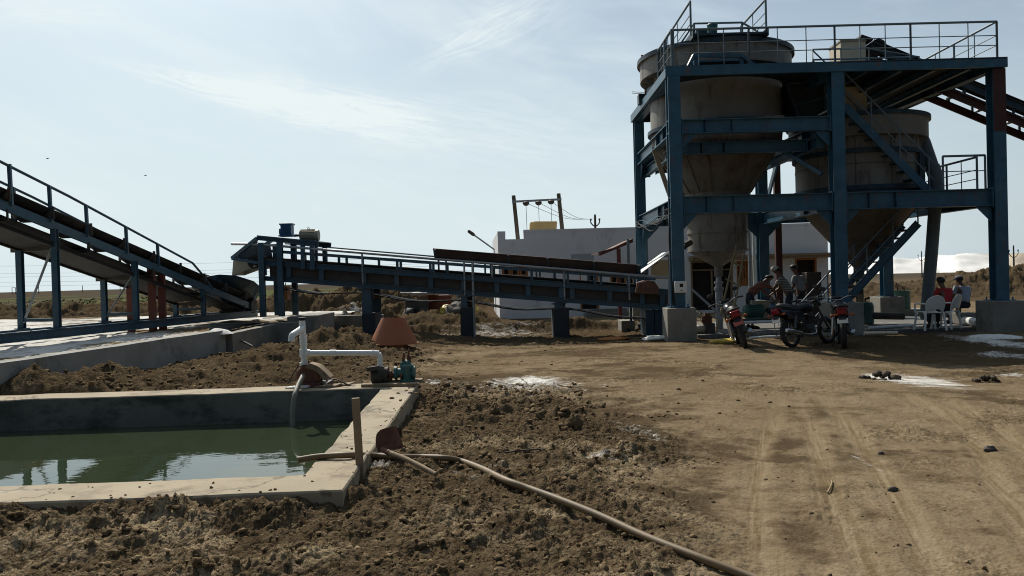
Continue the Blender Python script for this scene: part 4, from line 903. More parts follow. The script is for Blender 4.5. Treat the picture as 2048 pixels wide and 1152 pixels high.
railing([V((XF[2] - 0.05, ytop + 0.02, ZD)), V((XF[2] - 0.05, 25.15, ZD))], posts=3, thin=1)
railing([V((XF[0] - 0.02, ytop, ZD)), V((XF[0] - 0.02, 21.3, ZD))], posts=2, thin=1)
railing([V((XF[0] + 0.3, 25.15, ZD)), V((XF[2] - 0.1, 25.15, ZD))], posts=5, thin=1)
# rail round the stair opening in the deck
zz = ZD
mb = MB(); a, b_ = W(1625, 128, 20.9), W(1838, 126, 20.9)
for q0, q1, yk in ((1625, 1738, 20.6), (1625, 1838, 21.6)):
    A = W(q0, 100, yk); B = W(q1, 100, yk); A.z = B.z = ZD; mb.tube([A, A + V((0, 0, 0.62)), B + V((0, 0, 0.62)), B], 0.026, 8); mb.tube([A + V((0, 0, 0.6)), A + V((0.6, 0, 0.0))], 0.02, 8); mb.tube([lerp(A, B, .5), lerp(A, B, .5) + V((0, 0, .62))], 0.018, 8)
A = W(1738, 100, 20.6); B = W(1838, 100, 21.6); A.z = B.z = ZD; mb.tube([A + V((0, 0, 0.6)), B + V((0, 0, 0.62))], 0.024, 8); mb.build('railing', M['rail'], tw)
# stairs
def flight(pb, pt, wd, n, rails=True, ext=0.0):
    pb, pt, wd = V(pb), V(pt), V(wd); st = None
    fl = bpy.data.objects.new('staircase', None); COL.objects.link(fl); fl.parent = tw; OFF[fl] = OFF[tw]
    for o_ in (V((0, 0, 0)), wd):
        mb = MB(); mb.chan(pb + o_, pt + o_, 0.05, 0.2, flip=1 if o_.length == 0 else -1); mb.build('stringer', M['blue'], fl)
        if rails:
            d = (pt - pb); mb = MB(); lo = pb - d * ext
            mb.tube([lo + o_ + V((0, 0, 0.85)), pt + o_ + V((0, 0, 0.85))], 0.022, 8); mb.tube([lo + o_ + V((0, 0, 0.42)), pt + o_ + V((0, 0, 0.42))], 0.018, 8)
            for t in (0.05, 0.38, 0.7, 1.0): p = lerp(pb, pt, t) + o_; mb.tube([p, p + V((0, 0, 0.85))], 0.02, 8)
            mb.build('handrail', M['rail'], fl)
    for i in range(1, n):
        p = lerp(pb, pt, i / n); hd = (pt - pb); hd.z = 0; hd.normalize(); mb = MB()
        mb.add([], []); c = p + wd / 2; rot = Matrix.Rotation(math.atan2(wd.y, wd.x), 3, 'Z')
        mb.box(c + V((0, 0, 0.03)), (wd.length - 0.02, 0.25, 0.035), rot); mb.build('tread', M['blue_dark'], fl)
a = W(1868, 392, 20.35); b_ = W(1690, 212, 20.35); a.z -= 0.0
flight(a, b_, (0, 0.85, 0), 11)
a = W(1690, 603, 21.0); b_ = W(1836, 446, 21.0)
flight(lerp(a, b_, -0.12), b_, (0, 0.8, 0), 11, ext=0.55)
# middle landing
px0 = W(1700, 410, 19.9).x; LZ = 3.49
mb = MB(); mb.span((XF[1] + 1.4, 19.72, LZ - 0.03), (XF[2] - 0.17, 23.0, LZ)); mb.build('landing', M['blue_dark'], tw)
mb = MB(); mb.chan(V((XF[1] + 1.4, 23.0, LZ - 0.11)), V((XF[2] - 0.2, 23.0, LZ - 0.11)), 0.06, 0.2); mb.build('landing_edge', M['blue_dark'], tw)
rx = W(1889, 380, 19.85).x
railing([V((rx, 19.9, LZ)), V((XF[2] - 0.17, 19.9, LZ))], h=0.84, posts=1, thin=0, mids=(0.55,))
railing([V((XF[2] - 0.2, 20.2, LZ)), V((XF[2] - 0.2, 23.0, LZ))], h=0.84, posts=2, thin=1)
# meter box fixed on the front-left column
mbx = thing('meter_box', 'cream electric meter box fixed on the front left column of the tower', 'meter box', W(1360, 574, 19.38))
p = W(1361, 574, 19.38); mb = MB(); mb.box(p, (0.29, 0.12, 0.28)); mb.build('case', M['plastic_white'], mbx, bevel=0.015)
mb = MB(); mb.box(p + V((0.01, -0.063, 0.04)), (0.08, 0.006, 0.08)); mb.build('window', M['dark_room'], mbx)
mb = MB(); mb.box(p + V((0.01, -0.063, -0.08)), (0.05, 0.006, 0.015)); mb.build('latch', M['dark_room'], mbx)
# cables strung along the left beam
cb = thing('cable_run', 'thin dark cables looped along the left beam and down the front left column', 'cables', V((XF[0], 19.6, 0.8)))
mb = MB(); rr = random.Random(3)
for k in range(4):
    pts = []
    for t in np.linspace(0, 1, 15):
        p = lerp(V((XF[0] - 0.13, 25.0, 3.2)), V((XF[0] - 0.18, 19.5, 3.15)), t); p.z += 0.08 * math.sin(t * 9 + k * 2) - 0.25 * math.sin(math.pi * t) * (0.3 + 0.3 * k); pts.append(p)
    pts += [V((XF[0] - 0.19 - 0.01 * k, 19.42, 2.4)), V((XF[0] - 0.18, 19.42, 1.6)), V((XF[0] - 0.17 + 0.02 * k, 19.42, 0.85))]
    mb.tube(pts, 0.009, 5)
mb.build('cables', M['belt'], cb)

# ================================================================== silos
s1 = thing('thickener_silo', 'taller stained silo with a wide rim above the deck and a long funnel', 'silo', V((S1.x, S1.y, 0.2)))
LR = 2.04
mb = MB(); mb.lathe([(SR, 5.5), (SR, 6.98)], S1, 64); mb.build('shell', M['silo'], s1)
mb = MB(); mb.lathe([(SR - 0.05, 6.96), (LR, 6.98), (LR, 7.46), (LR + 0.05, 7.46), (LR + 0.05, 7.54), (LR - 0.03, 7.54), (LR - 0.03, 7.1), (SR, 7.1)], S1, 64); la = mb.build('launder', M['silo'], s1)
mb = MB(); mb.lathe([(LR + 0.055, 7.44), (LR + 0.075, 7.44), (LR + 0.075, 7.56), (LR - 0.04, 7.56)], S1, 64); mb.build('rim_band', M['blue_dark'], la)
mb = MB()
for i in range(20):
    a = 2 * math.pi * (i + 0.5) / 20; d = V((math.cos(a), math.sin(a), 0)); tn_ = V((-d.y, d.x, 0))
    mb = MB(); mb.plate([S1 + d * SR + V((0, 0, 6.97)), S1 + d * (LR - 0.03) + V((0, 0, 6.97)), S1 + d * (SR + 0.01) + V((0, 0, 6.62))], tn_ * 0.012); mb.build('bracket', M['silo'], s1)
mb = MB()
for z in (5.52, 6.72): mb.lathe([(SR, z + 0.05), (SR + 0.09, z + 0.05), (SR + 0.09, z - 0.05), (SR, z - 0.05)], S1, 64)
mb.build('stiffener_ring', M['blue_dark'], s1)
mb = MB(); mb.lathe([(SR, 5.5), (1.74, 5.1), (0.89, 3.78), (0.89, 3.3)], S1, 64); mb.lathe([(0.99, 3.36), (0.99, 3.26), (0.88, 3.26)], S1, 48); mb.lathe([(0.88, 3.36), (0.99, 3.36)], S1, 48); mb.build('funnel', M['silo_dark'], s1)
mb = MB()
for i in range(16):
    a = 2 * math.pi * i / 16; d = V((math.cos(a), math.sin(a), 0)); tn_ = V((-d.y, d.x, 0))
    mb.plate([S1 + d * 1.75 + V((0, 0, 5.15)), S1 + d * 1.79 + V((0, 0, 5.13)), S1 + d * 0.93 + V((0, 0, 3.79)), S1 + d * 0.89 + V((0, 0, 3.8))], tn_ * 0.015)
mb.build('funnel_rib', M['silo_dark'], s1)
mb = MB(); c0 = S1 + V((-0.02, 0, 0)); mb.lathe([(0.82, 3.26), (0.8, 2.2), (0.12, 1.78), (0.11, 1.5)], c0, 48); 
for z in (2.72, 2.22): mb.lathe([(0.80, z + 0.025), (0.835, z + 0.025), (0.835, z - 0.025), (0.79, z - 0.025)], c0, 48)
mb.build('sump', M['silo'], s1)
mb = MB(); mb.lathe([(0.07, 1.5), (0.07, 1.36), (0.12, 1.36), (0.12, 1.3), (0.09, 1.3), (0.09, 1.2), (0.13, 1.2), (0.13, 1.12), (0.1, 1.12), (0.1, 0.04)], c0, 20); mb.build('drain_pipe', M['pipe_gal'], s1)
mb = MB(); p = W(1372, 489, 21.85); mb.tube([p + V((0.15, 0.1, 0.06)), p + V((-0.02, 0, -0.02))], 0.085, 12); mb.tube([p, p + V((-0.06, -0.02, -0.12))], 0.05, 10); mb.build('side_nozzle', M['dark_iron'], s1)
# walkway bridge over the tall silo
XA, XBd = W(1380, 60, 20.5).x, W(1530, 60, 20.5).x; BZ = 7.58
br = thing('silo_bridge', 'railed walkway and mixer drive across the top of the taller silo', 'walkway', V(((XA + XBd) / 2, 22, BZ)))
mb = MB(); mb.span((XA, 20.25, BZ), (XBd, 24.6, BZ + 0.05)); mb.chan(V((XA, 20.2, BZ + 0.03)), V((XA, 24.6, BZ + 0.03)), 0.06, 0.18); mb.chan(V((XBd, 20.2, BZ + 0.03)), V((XBd, 24.6, BZ + 0.03)), 0.06, 0.18, flip=-1); mb.build('floor', M['blue_dark'], br)
for x, yn, yf in ((XA, 20.4, 23.6), (XBd, 20.4, 22.6)): railing([V((x, yn, BZ + 0.05)), V((x, yf, BZ + 0.05))], h=0.85, posts=1, thin=1, parent=br)
mb = MB(); a = W(1388, 47, 22.0); b_ = W(1484, 45, 22.0); fa, fb = V((a.x, a.y, BZ)), V((b_.x, b_.y, BZ)); fa.z = fb.z = 7.6
mb.tube([V((a.x - 0.25, 22.6, 7.6)), V((a.x - 0.25, 22.6, 8.05)), a, b_, V((b_.x + 0.35, 21.8, 8.1)), V((b_.x + 0.35, 21.8, 7.6))], 0.03, 8); mb.tube([a, fa], 0.03, 8); mb.tube([b_, fb], 0.03, 8); mb.build('guard_rail', M['rail'], br)
g = W(1425, 70, 21.9); mb = MB(); mb.tube([V((g.x, g.y, BZ + 0.05)), V((g.x, g.y, g.z + 0.02))], 0.06, 12); mb.build('shaft', M['beige'], br)
mb = MB(); mb.lathe([(0.0, -0.02), (0.12, 0), (0.145, 0.27), (0.12, 0.30), (0.0, 0.30)], g, 20); mb.lathe([(0.13, -0.01), (0.15, -0.01), (0.15, 0.02), (0.13, 0.02)], g, 20); mb.build('drive_cap', M['teal'], br)
mb = MB(); p = W(1502, 75, 21.3); mb.box(p, (0.42, 0.3, 0.22)); mb.box(W(1408, 70, 22.6), (0.5, 0.3, 0.2)); mb.build('gear_case', M['blue_dark'], br, bevel=0.01)
# short step frame from the deck up to the silo rim
mb = MB(); a0_, a1_, b0_, b1_ = W(1376, 134, 20.0), W(1388, 110, 20.05), W(1510, 132, 20.0), W(1484, 111, 20.05)
mb.bar(a1_, b1_, 0.06, 0.1); mb.bar(a0_, a1_, 0.08, 0.08); mb.bar(b0_, b1_, 0.08, 0.08)
mb.span((a1_.x, 20.05, 6.62), (a1_.x + 0.1, 20.2, 7.0)); mb.span((b1_.x - 0.06, 20.05, 6.62), (b1_.x + 0.04, 20.2, 7.0)); mb.span((a1_.x + 0.12, 20.02, 6.85), (b1_.x - 0.08, 20.4, 6.9))
one('step_frame', mb, M['blue'], 'blue sloping step frame on the deck in front of the taller silo', 'steps', (a1_.x, 20.0, ZD))
lb = thing('bracket_platform', 'small dark box bracket with a rod on the left flank of the taller silo', 'bracket', W(1287, 200, 23.2))
mb = MB(); p = W(1288, 199, 23.3); mb.box(p, (0.34, 0.3, 0.28)); mb.bar(p + V((0.1, 0, 0)), V((S1.x - SR + 0.02, 23.1, p.z)), 0.1); mb.build('box', M['blue_dark'], lb)
mb = MB(); mb.tube([W(1284, 110, 23.2), W(1292, 192, 23.2)], 0.03, 8); mb.build('rod', M['oxide'], lb)
mb = MB()
for dz in (0.16, 0.2): mb.tube([p + V((-0.35, -0.05, dz + 0.02)), p + V((0.2, 0.05, dz))], 0.008, 5)
mb.build('bars', M['dark_iron'], lb)
mb = MB(); mb.bar(W(1308, 300, 21.3), W(1343, 400, 20.9), 0.12, 0.05, up=YUP); one('support_plank', mb, M['wood'], 'pale sloping plank beside the funnel of the taller silo', 'plank', W(1343, 400, 20.9))

gh = thing('transfer_chute', 'dark steel transfer chute hanging under the deck between the two silos', 'chute', W(1610, 200, 21.6))
mb = MB(); tq = [W(1572, 168, 21.2), W(1648, 164, 21.2), W(1648, 222, 21.2), W(1600, 246, 21.2)]; bk_q = [p + V((0, 1.6, 0)) for p in tq]
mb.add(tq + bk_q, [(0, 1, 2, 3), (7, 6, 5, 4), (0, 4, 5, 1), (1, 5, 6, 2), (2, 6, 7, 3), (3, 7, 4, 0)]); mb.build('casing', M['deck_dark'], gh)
mb = MB()
for a_q, b_q in ((0, 1), (0, 3), (1, 2)): mb.bar(tq[a_q] + V((0, -0.03, 0)), tq[b_q] + V((0, -0.03, 0)), 0.06, 0.05, up=YUP)
mb.bar(lerp(tq[0], tq[3], .55) + V((0, -0.02, 0)), lerp(tq[1], tq[2], .55) + V((0, -0.02, 0)), 0.05, 0.04, up=YUP); mb.build('frame', M['blue_dark'], gh)
for k_q, (xa, ya, xb, yb_) in enumerate(((1502, 241, 1556, 230), (1508, 240, 1566, 237), (1530, 243, 1568, 228))):
    A_q, B_q = W(xa, ya, 19.95), W(xb, yb_, 19.95); A_q.z = 5.37 + k_q * 0.035; B_q.z = 5.38 + k_q * 0.03
    mb = MB(); mb.bar(A_q, B_q, 0.06, 0.03); one('loose_plank', mb, M['wood'], 'weathered plank lying in the small stack on the upper beam by the taller silo', 'plank', A_q, group='planks lying on the upper front beam')
C2_ = W(1714, 330, 22.4); S2 = V((C2_.x, 22.4, 0)); R2 = 1.63
sl2 = thing('settling_silo', 'shorter stained silo under the deck beside the stairs with a cone bottom', 'silo', V((S2.x, S2.y, 0.2)))
mb = MB(); mb.lathe([(R2, 3.55), (R2, 5.06)], S2, 64); mb.build('shell', M['silo'], sl2)
mb = MB(); mb.lathe([(R2 - 0.05, 5.04), (1.79, 5.06), (1.79, 5.56), (1.83, 5.56), (1.83, 5.65), (1.76, 5.65), (1.76, 5.2)], S2, 64); la = mb.build('launder', M['silo'], sl2)
mb = MB(); mb.lathe([(1.835, 5.56), (1.855, 5.56), (1.855, 5.67), (1.75, 5.67)], S2, 64); mb.build('rim_band', M['blue_dark'], la)
mb = MB()
for i in range(18):
    a = 2 * math.pi * i / 18; d = V((math.cos(a), math.sin(a), 0)); tn_ = V((-d.y, d.x, 0)); mb = MB(); mb.plate([S2 + d * R2 + V((0, 0, 5.05)), S2 + d * 1.76 + V((0, 0, 5.05)), S2 + d * (R2 + 0.01) + V((0, 0, 4.78))], tn_ * 0.012); mb.build('bracket', M['silo'], sl2)
mb = MB()
for z, hh_ in ((4.68, 0.06), (3.72, 0.06), (3.58, 0.05)): mb.lathe([(R2, z + hh_), (R2 + 0.08, z + hh_), (R2 + 0.08, z - hh_), (R2, z - hh_)], S2, 64)
mb.build('stiffener_ring', M['blue_dark'], sl2)
mb = MB()
for z in (4.35,): mb.lathe([(R2, z + 0.012), (R2 + 0.012, z + 0.012), (R2 + 0.012, z - 0.012), (R2, z - 0.012)], S2, 64)
for a in (-2.6, -2.0, -1.45, -0.9, -0.4, 0.4): d = V((math.cos(a), math.sin(a), 0)); mb.bar(S2 + d * (R2 + 0.006) + V((0, 0, 3.8)), S2 + d * (R2 + 0.006) + V((0, 0, 5.03)), 0.02, 0.02)
mb.build('seam', M['silo_dark'], sl2)
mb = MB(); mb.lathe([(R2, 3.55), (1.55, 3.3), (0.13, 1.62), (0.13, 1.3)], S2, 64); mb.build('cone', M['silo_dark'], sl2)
mb = MB(); mb.tube([S2 + V((0, 0, 1.4)), S2 + V((0, 0, 0.5)), S2 + V((0.1, 0, 0.3)), S2 + V((1.2, 0, 0.25))], 0.1, 14); mb.build('drain_pipe', M['dark_iron'], sl2)
for a in (R(50), R(130), R(230), R(310)): mb = MB(); d = V((math.cos(a), math.sin(a), 0)); mb.bar(S2 + d * (R2 + 0.1) + V((0, 0, 3.42)), S2 + d * (R2 + 0.1) + V((0, 0, 4.6)), 0.14, 0.1); mb.build('support_leg', M['blue_dark'], sl2)
op = thing('overflow_pipe', 'thick grey plastic pipe running from the shorter silo rim down to the slab', 'pipe', W(1852, 640, 21.4))
mb = MB(); pts = [W(1836, 262, 21.9), W(1848, 285, 21.6), W(1864, 332, 21.4), W(1871, 352, 21.4), W(1871, 400, 21.4), W(1862, 520, 21.4), W(1851, 640, 21.4)]
mb.tube(pts, [0.165, 0.165, 0.165, 0.17, 0.16, 0.155, 0.15], 18); mb.tube([pts[2], pts[3], lerp(pts[3], pts[4], 0.35)], 0.185, 18); mb.tube([W(1850, 268, 21.7), W(1834, 272, 21.7)], 0.19, 18); mb.build('pipe', M['pvc_grey'], op)

# ================================================================== right conveyor feeding the tower
rc = thing('feed_conveyor', 'dark conveyor climbing from the right edge onto the top deck of the tower', 'conveyor', V((14, 22.4, 0)))
h0 = W(1742, 92, 22.0); h1 = W(2048, 218, 22.0); dd = (h1 - h0); tend = (0.9 - h0.z) / dd.z
def c3(t, off=0.0, dz=0.0): return h0 + dd * t + V((0, off, dz))
for off in (0.0, 0.8):
    mb = MB(); mb.chan(c3(0, off, 0), c3(tend, off), 0.07, 0.2); mb.build('side_channel', M['conv'] if off else M['blue_dark'], rc)
    mb = MB(); mb.chan(c3(0.42, off, -0.42), c3(tend, off, -0.42), 0.07, 0.2); mb.build('lower_chord', M['dark_rust'], rc)
    mb = MB()
    for t in np.arange(0.45, tend, 0.16): mb.bar(c3(t, off, -0.08), c3(t, off, -0.36), 0.05)
    mb.build('web_post', M['blue_dark'], rc)
mb = MB()
for (o0, z0), (o1, z1) in zip([(-0.02, 0.2), (0.2, 0.1), (0.6, 0.1), (0.82, 0.2)][:-1], [(0.2, 0.1), (0.6, 0.1), (0.82, 0.2)]): mb.plate([c3(0.02, o0, z0), c3(tend, o0, z0), c3(tend, o1, z1), c3(0.02, o1, z1)], (0, 0, 0.03))
mb.plate([c3(0.05, 0.1, -0.2), c3(tend, 0.1, -0.2), c3(tend, 0.7, -0.2), c3(0.05, 0.7, -0.2)], (0, 0, 0.02)); mb.build('belt', M['belt'], rc)
mb = MB(); mb.tube([c3(0.05, -0.02, 0.06), c3(0.05, 0.82, 0.06)], 0.22, 20); mb.build('head_pulley', M['belt'], rc)
mb = MB(); mb.box(c3(-0.03, 0.4, 0.16), (0.34, 0.9, 0.08), Matrix.Rotation(R(20), 3, 'Y')); mb.build('scraper', M['belt'], rc)
for t in np.arange(0.2, tend, 0.2):
    mb = MB(); mb.tube([c3(t, 0.0, -0.24), c3(t, 0.8, -0.24)], 0.045, 8); mb.build('return_roller', M['pipe_gal'], rc)
for t in (0.22, 0.36):
    for off in (0.0, 0.8):
        p = c3(t, off, -0.1); mb = MB(); mb.bar(p, V((p.x, p.y, ZD)), 0.1, 0.08, up=YUP); mb.build('leg', M['conv'], rc)
for t in (1.35, 2.0):
    for off in (0.0, 0.8):
        p = c3(t, off, -0.5); mb = MB(); mb.ibeam(V((p.x, p.y, 0)), p, 0.16, 0.16, up=YUP); mb.build('leg', M['conv'], rc)
ch = thing('feed_chute', 'cream sheet box chute through the deck under the right conveyor head', 'chute', W(1706, 130, 22.4))
ca, cb_ = W(1683, 160, 22.0), W(1733, 160, 22.0)
mb = MB(); mb.span((ca.x, 22.0, 5.7), (cb_.x, 22.8, 7.82)); mb.build('box', M['cream'], ch, bevel=0.01)
for z in (7.84, 6.95): mb = MB(); mb.span((ca.x - 0.02, 21.98, z - 0.025), (cb_.x + 0.02, 22.82, z + 0.025)); mb.build('flange', M['beige'], ch)

# ================================================================== white building
BO = W(1000, 641, 31.7); BO.z = 0; th = R(3.0); BD = V((math.cos(th), math.sin(th), 0)); BNn = V((-math.sin(th), math.cos(th), 0))
BLN = (W(1659, 560, 32.3).x - BO.x) / math.cos(th); BHT = 3.45
def B(u, v, z): return BO + BD * u + BNn * v + V((0, 0, z))
def ub(px): 
    sl = (px - 1030) / F; return (sl * BO.y - BO.x) / (BD.x - sl * BD.y)
RZB = Matrix.Rotation(th, 3, 'Z')
bd = thing('plant_building', 'low white flat roofed plant building behind the conveyors and tower', 'building', BO)
def bbox(u0, u1, v0, v1, z0, z1, mb): c = B((u0 + u1) / 2, (v0 + v1) / 2, (z0 + z1) / 2); return mb.box(c, (u1 - u0, v1 - v0, z1 - z0), RZB)
# openings (photo x span, z0, z1)
OPN = [(1011, 1063, 1.15, 2.05, 'shutter'), (1166, 1203, 0.3, 2.0, 'dark'), (1227, 1276, 0.9, 1.95, 'shutter'), (1388, 1472, 0.12, 2.1, 'door'), (1446 + 34, 1512, 1.05, 2.05, 'shutter'), (1597, 1640, 0.12, 2.1, 'dark')]
us = sorted([(ub(a), ub(b), z0, z1, k) for a, b, z0, z1, k in OPN])
NOTCH = [(0.0, 0.3, BHT), (0.3, 1.02, BHT - 0.3), (1.02, 99, BHT)]
def segw(a, b, zb, mb):
    for n0, n1, zt in NOTCH:
        p0, p1 = max(a, n0), min(b, n1)
        if p1 > p0 + 1e-4: bbox(p0, p1, 0, 0.23, zb, zt, mb)
mb = MB(); cur = 0.0
for (u0, u1, z0, z1, k) in us:
    segw(cur, u0, -0.2, mb); bbox(u0, u1, 0.001, 0.229, -0.2, z0, mb); segw(u0, u1, z1, mb); cur = u1
bbox(cur, BLN, 0, 0.23, -0.2, BHT, mb)
bbox(0.0, 0.23, 0.235, 7.0, -0.2, BHT - 0.002, mb); bbox(BLN - 0.23, BLN, 0.235, 7.0, -0.2, BHT - 0.002, mb); bbox(0, BLN, 7.0, 7.23, -0.2, BHT - 0.004, mb)
# notch: the left parapet corner stands a little higher and the next bay lower
wl_ = mb.build('wall', M['white'], bd)
mb = MB(); bbox(-0.005, 0.305, -0.006, 0.3, BHT - 0.15, BHT + 0.02, mb); bbox(1.015, BLN, -0.012, 0.245, BHT - 0.03, BHT + 0.06, mb); mb.build('parapet_cap', M['white'], bd)
mb = MB(); bbox(0.24, BLN - 0.24, 0.24, 6.95, 3.0, 3.1, mb); mb.build('roof', M['conc'], bd)
for (u0, u1, z0, z1, k) in us:
    mb = MB(); bbox(u0, u1, 0.19, 0.22, z0, z1, mb)
    if k == 'shutter':
        w_ = mb.build('window', M['dark_room'], bd); mb = MB(); n = 3
        for i in range(n):
            a, b_ = u0 + (u1 - u0) * i / n, u0 + (u1 - u0) * (i + 1) / n
            bbox(a + 0.01, b_ - 0.01, 0.06, 0.1, z0, z0 + 0.32 * (z1 - z0), mb); bbox(a + 0.01, a + 0.09, 0.06, 0.1, z0 + 0.33 * (z1 - z0), z1, mb); bbox(b_ - 0.09, b_ - 0.01, 0.06, 0.1, z0 + 0.33 * (z1 - z0), z1, mb); bbox(a + 0.1, b_ - 0.1, 0.07, 0.09, z0 + 0.62 * (z1 - z0), z0 + 0.68 * (z1 - z0), mb); bbox(a + 0.1, b_ - 0.1, 0.07, 0.09, z1 - 0.08, z1, mb)
        mb.build('shutter', M['brown_wood'], w_)
    else:
        w_ = mb.build('doorway', M['dark_room'], bd); mb = MB()
        bbox(u0, u0 + 0.07, -0.02, 0.15, z0, z1, mb); bbox(u1 - 0.07, u1, -0.02, 0.15, z0, z1, mb); bbox(u0 + 0.071, u1 - 0.071, -0.02, 0.15, z1 - 0.08, z1, mb)
        if k == 'door': bbox(u0 + 0.07, u1 - 0.07, 0.02, 0.06, z1 - 0.4, z1 - 0.34, mb); bbox((u0 + u1) / 2 - 0.03, (u0 + u1) / 2 + 0.03, 0.0, 0.05, z0 + 0.6, z1 - 0.42, mb)
        mb.build('door_frame', M['wood'] if k == 'door' else M['brown_wood'], w_)
mb = MB(); bbox(ub(1385), BLN + 0.02, -0.55, -0.002, 2.2, 2.29, mb); bbox(ub(1385), BLN + 0.01, -0.5, -0.002, 2.10, 2.197, mb); mb.build('sunshade', M['wood'], bd)
mb = MB(); bbox(ub(1172), ub(1262), -0.5, -0.003, -0.2, 0.16, mb); bbox(ub(1180), ub(1256), -0.3, -0.004, 0.163, 0.3, mb); mb.build('step', M['conc'], bd)
mb = MB(); bbox(ub(1150), ub(1195), -0.006, -0.001, 1.75, 2.5, mb); mb.build('patched_plaster', mat('blue_grey_plaster', (0.36, 0.40, 0.42), 0.9, var=0.12), bd)
mb = MB(); bbox(ub(1168), ub(1180), -0.04, -0.003, 1.45, 1.85, mb); mb.build('notice_board', M['plastic_white'], bd)
# awning with a red frame, and the white sheet canopy
aw = thing('red_framed_awning', 'sloping tiled awning on a red post in front of the white building', 'awning', W(1237, 640, 28.5))
mb = MB(); a, b_ = W(1196, 506, 28.3), W(1266, 478, 28.3); mb.plate([a, W(1226, 497, 28.3), b_, b_ + V((0, 2.6, 0)), W(1226, 497, 28.3) + V((0, 2.6, 0)), a + V((0, 2.6, 0))], (0, 0, 0.05)); mb.build('roof', M['rusty'], aw)
mb = MB(); mb.bar(W(1198, 510, 28.28), W(1266, 482, 28.28), 0.05, 0.08); mb.bar(W(1237, 497, 28.3), V((W(1237, 497, 28.3).x, 28.3, 0)), 0.13, 0.1, up=YUP); mb.build('frame', mat('red_frame_paint', (0.10, 0.018, 0.017), 0.5, var=0.2, stain=(0.1, 0.03, 0.02), amt=0.2), aw)
mb = MB(); mb.tube([W(1256, 478, 28.2), V((W(1256, 478, 28.2).x, 28.2, 0))], 0.05, 8); mb.tube([W(1293, 470, 28.2), V((W(1293, 470, 28.2).x, 28.2, 0))], 0.04, 8); mb.build('post', M['pvc_grey'], aw)
cn = thing('sheet_canopy', 'slanting white sheet canopy with cream underside behind the front left column', 'canopy', W(1310, 550, 23.0))
a, b_ = W(1281, 547, 23.0), W(1342, 503, 23.0); mb = MB(); mb.plate([a, b_, b_ + V((0.25, 2.8, 0.02)), a + V((0.25, 2.8, 0.02))], (0.02, 0, 0.04)); mb.build('sheet', M['white_sheet'], cn)
mb = MB()
for t in (0.15, 0.55, 0.9): p = lerp(a, b_, t); mb.bar(p + V((0, 0, -0.05)), p + V((0.25, 2.8, -0.05)), 0.04, 0.05)
mb.build('rafter', M['wood'], cn)
mb = MB(); p = lerp(a, b_, 0.93) + V((0.02, 0.1, -0.06)); mb.tube([p, V((p.x, p.y, 0))], 0.03, 8); q_ = lerp(a, b_, 0.1) + V((0.24, 2.7, -0.06)); mb.tube([q_, V((q_.x, q_.y, 0))], 0.03, 8); mb.build('post', M['pipe_gal'], cn)
mb = MB(); mb.plate([W(1302, 520, 25.5), W(1340, 520, 25.5), W(1340, 556, 25.5), W(1302, 560, 25.5)], (0, 0.03, 0)); mb.build('back_panel', M['cream'], cn)
# ================================================================== things round the pond
def GG(px, py, up=0.0):
    """point on the real ground surface under a photo position"""
    z = 0.0
    for _ in range(6):
        p = G(px, py, z); z = gz(p.x, p.y) + up
    return G(px, py, z)
def smooth_path(pts, k=6):
    pts = [V(p) for p in pts]; out = []
    for i in range(len(pts) - 1):
        p0, p1, p2, p3 = pts[max(i - 1, 0)], pts[i], pts[i + 1], pts[min(i + 2, len(pts) - 1)]
        for j in range(k):
            t = j / k; out.append(0.5 * ((2 * p1) + (p2 - p0) * t + (2 * p0 - 5 * p1 + 4 * p2 - p3) * t * t + (3 * p1 - p0 - 3 * p2 + p3) * t ** 3))
    return out + [pts[-1]]
hp_ = [G(595, 920, CT + 0.02), G(640, 913, CT + 0.028), G(705, 910, CT + 0.03), G(745, 911, 0.2)]
for a, b_ in ((790, 914), (840, 914), (890, 916), (925, 923), (965, 938), (1010, 960), (1060, 978), (1120, 1000), (1200, 1032), (1290, 1073), (1400, 1116), (1530, 1165), (1680, 1225), (1850, 1290)): hp_.append(GG(a, b_, 0.03))
mb = MB(); mb.tube(smooth_path(hp_), 0.024, 12); one('hose', mb, M['hose'], 'long tan hose lying from the tank edge across the dirt to the lower right', 'hose', hp_[6])
st0 = GG(722, 958); st0.z -= 0.12; st1 = W(711, 796, st0.y + 0.02)
mb = MB(); mb.prof(st0, st1, [(-0.03, -0.022), (0.024, -0.026), (0.031, 0.02), (-0.026, 0.024)], up=YUP); one('wooden_stake', mb, M['wood'], 'upright squared wooden stake at the near corner of the tank', 'stake', st0, bevel=0.003)
sv = thing('digging_hoe', 'rusty hoe with wooden handle leaning beside the tank corner stake', 'hoe', GG(775, 905))
out = [(751, 880), (753, 868), (760, 860), (772, 856), (785, 853), (793, 853), (800, 872), (807, 893), (805, 897), (790, 899), (775, 901), (757, 905), (752, 893)]
mb = MB(); yb = 6.42; pts = [W(a, b_, yb - 0.05 * ((a - 778) / 28.0) ** 2 + 0.15 * (903 - b_) / 50 * 0.4) for a, b_ in out]; c = W(778, 880, yb + 0.045)
for off in (0, 0.006):
    base = len(mb.v); vs = [p + V((0, off, 0)) for p in pts] + [c + V((0, off, 0))]; mb.add(vs, [((i + 1) % 13, i, 13) if off == 0 else (i, (i + 1) % 13, 13) for i in range(13)], True)
mb.build('blade', M['rusty'], sv)
hA = W(765, 899, 6.38); hB = GG(872, 949, 0.025); mb = MB(); mb.tube([hA, lerp(hA, hB, .14)], [0.022, 0.024], 12); mb.build('socket', M['rusty'], sv)
mb = MB(); mb.tube(smooth_path([lerp(hA, hB, .1), lerp(hA, hB, .5) + V((0, 0, .012)), hB]), 0.019, 12); mb.build('handle', M['wood'], sv)

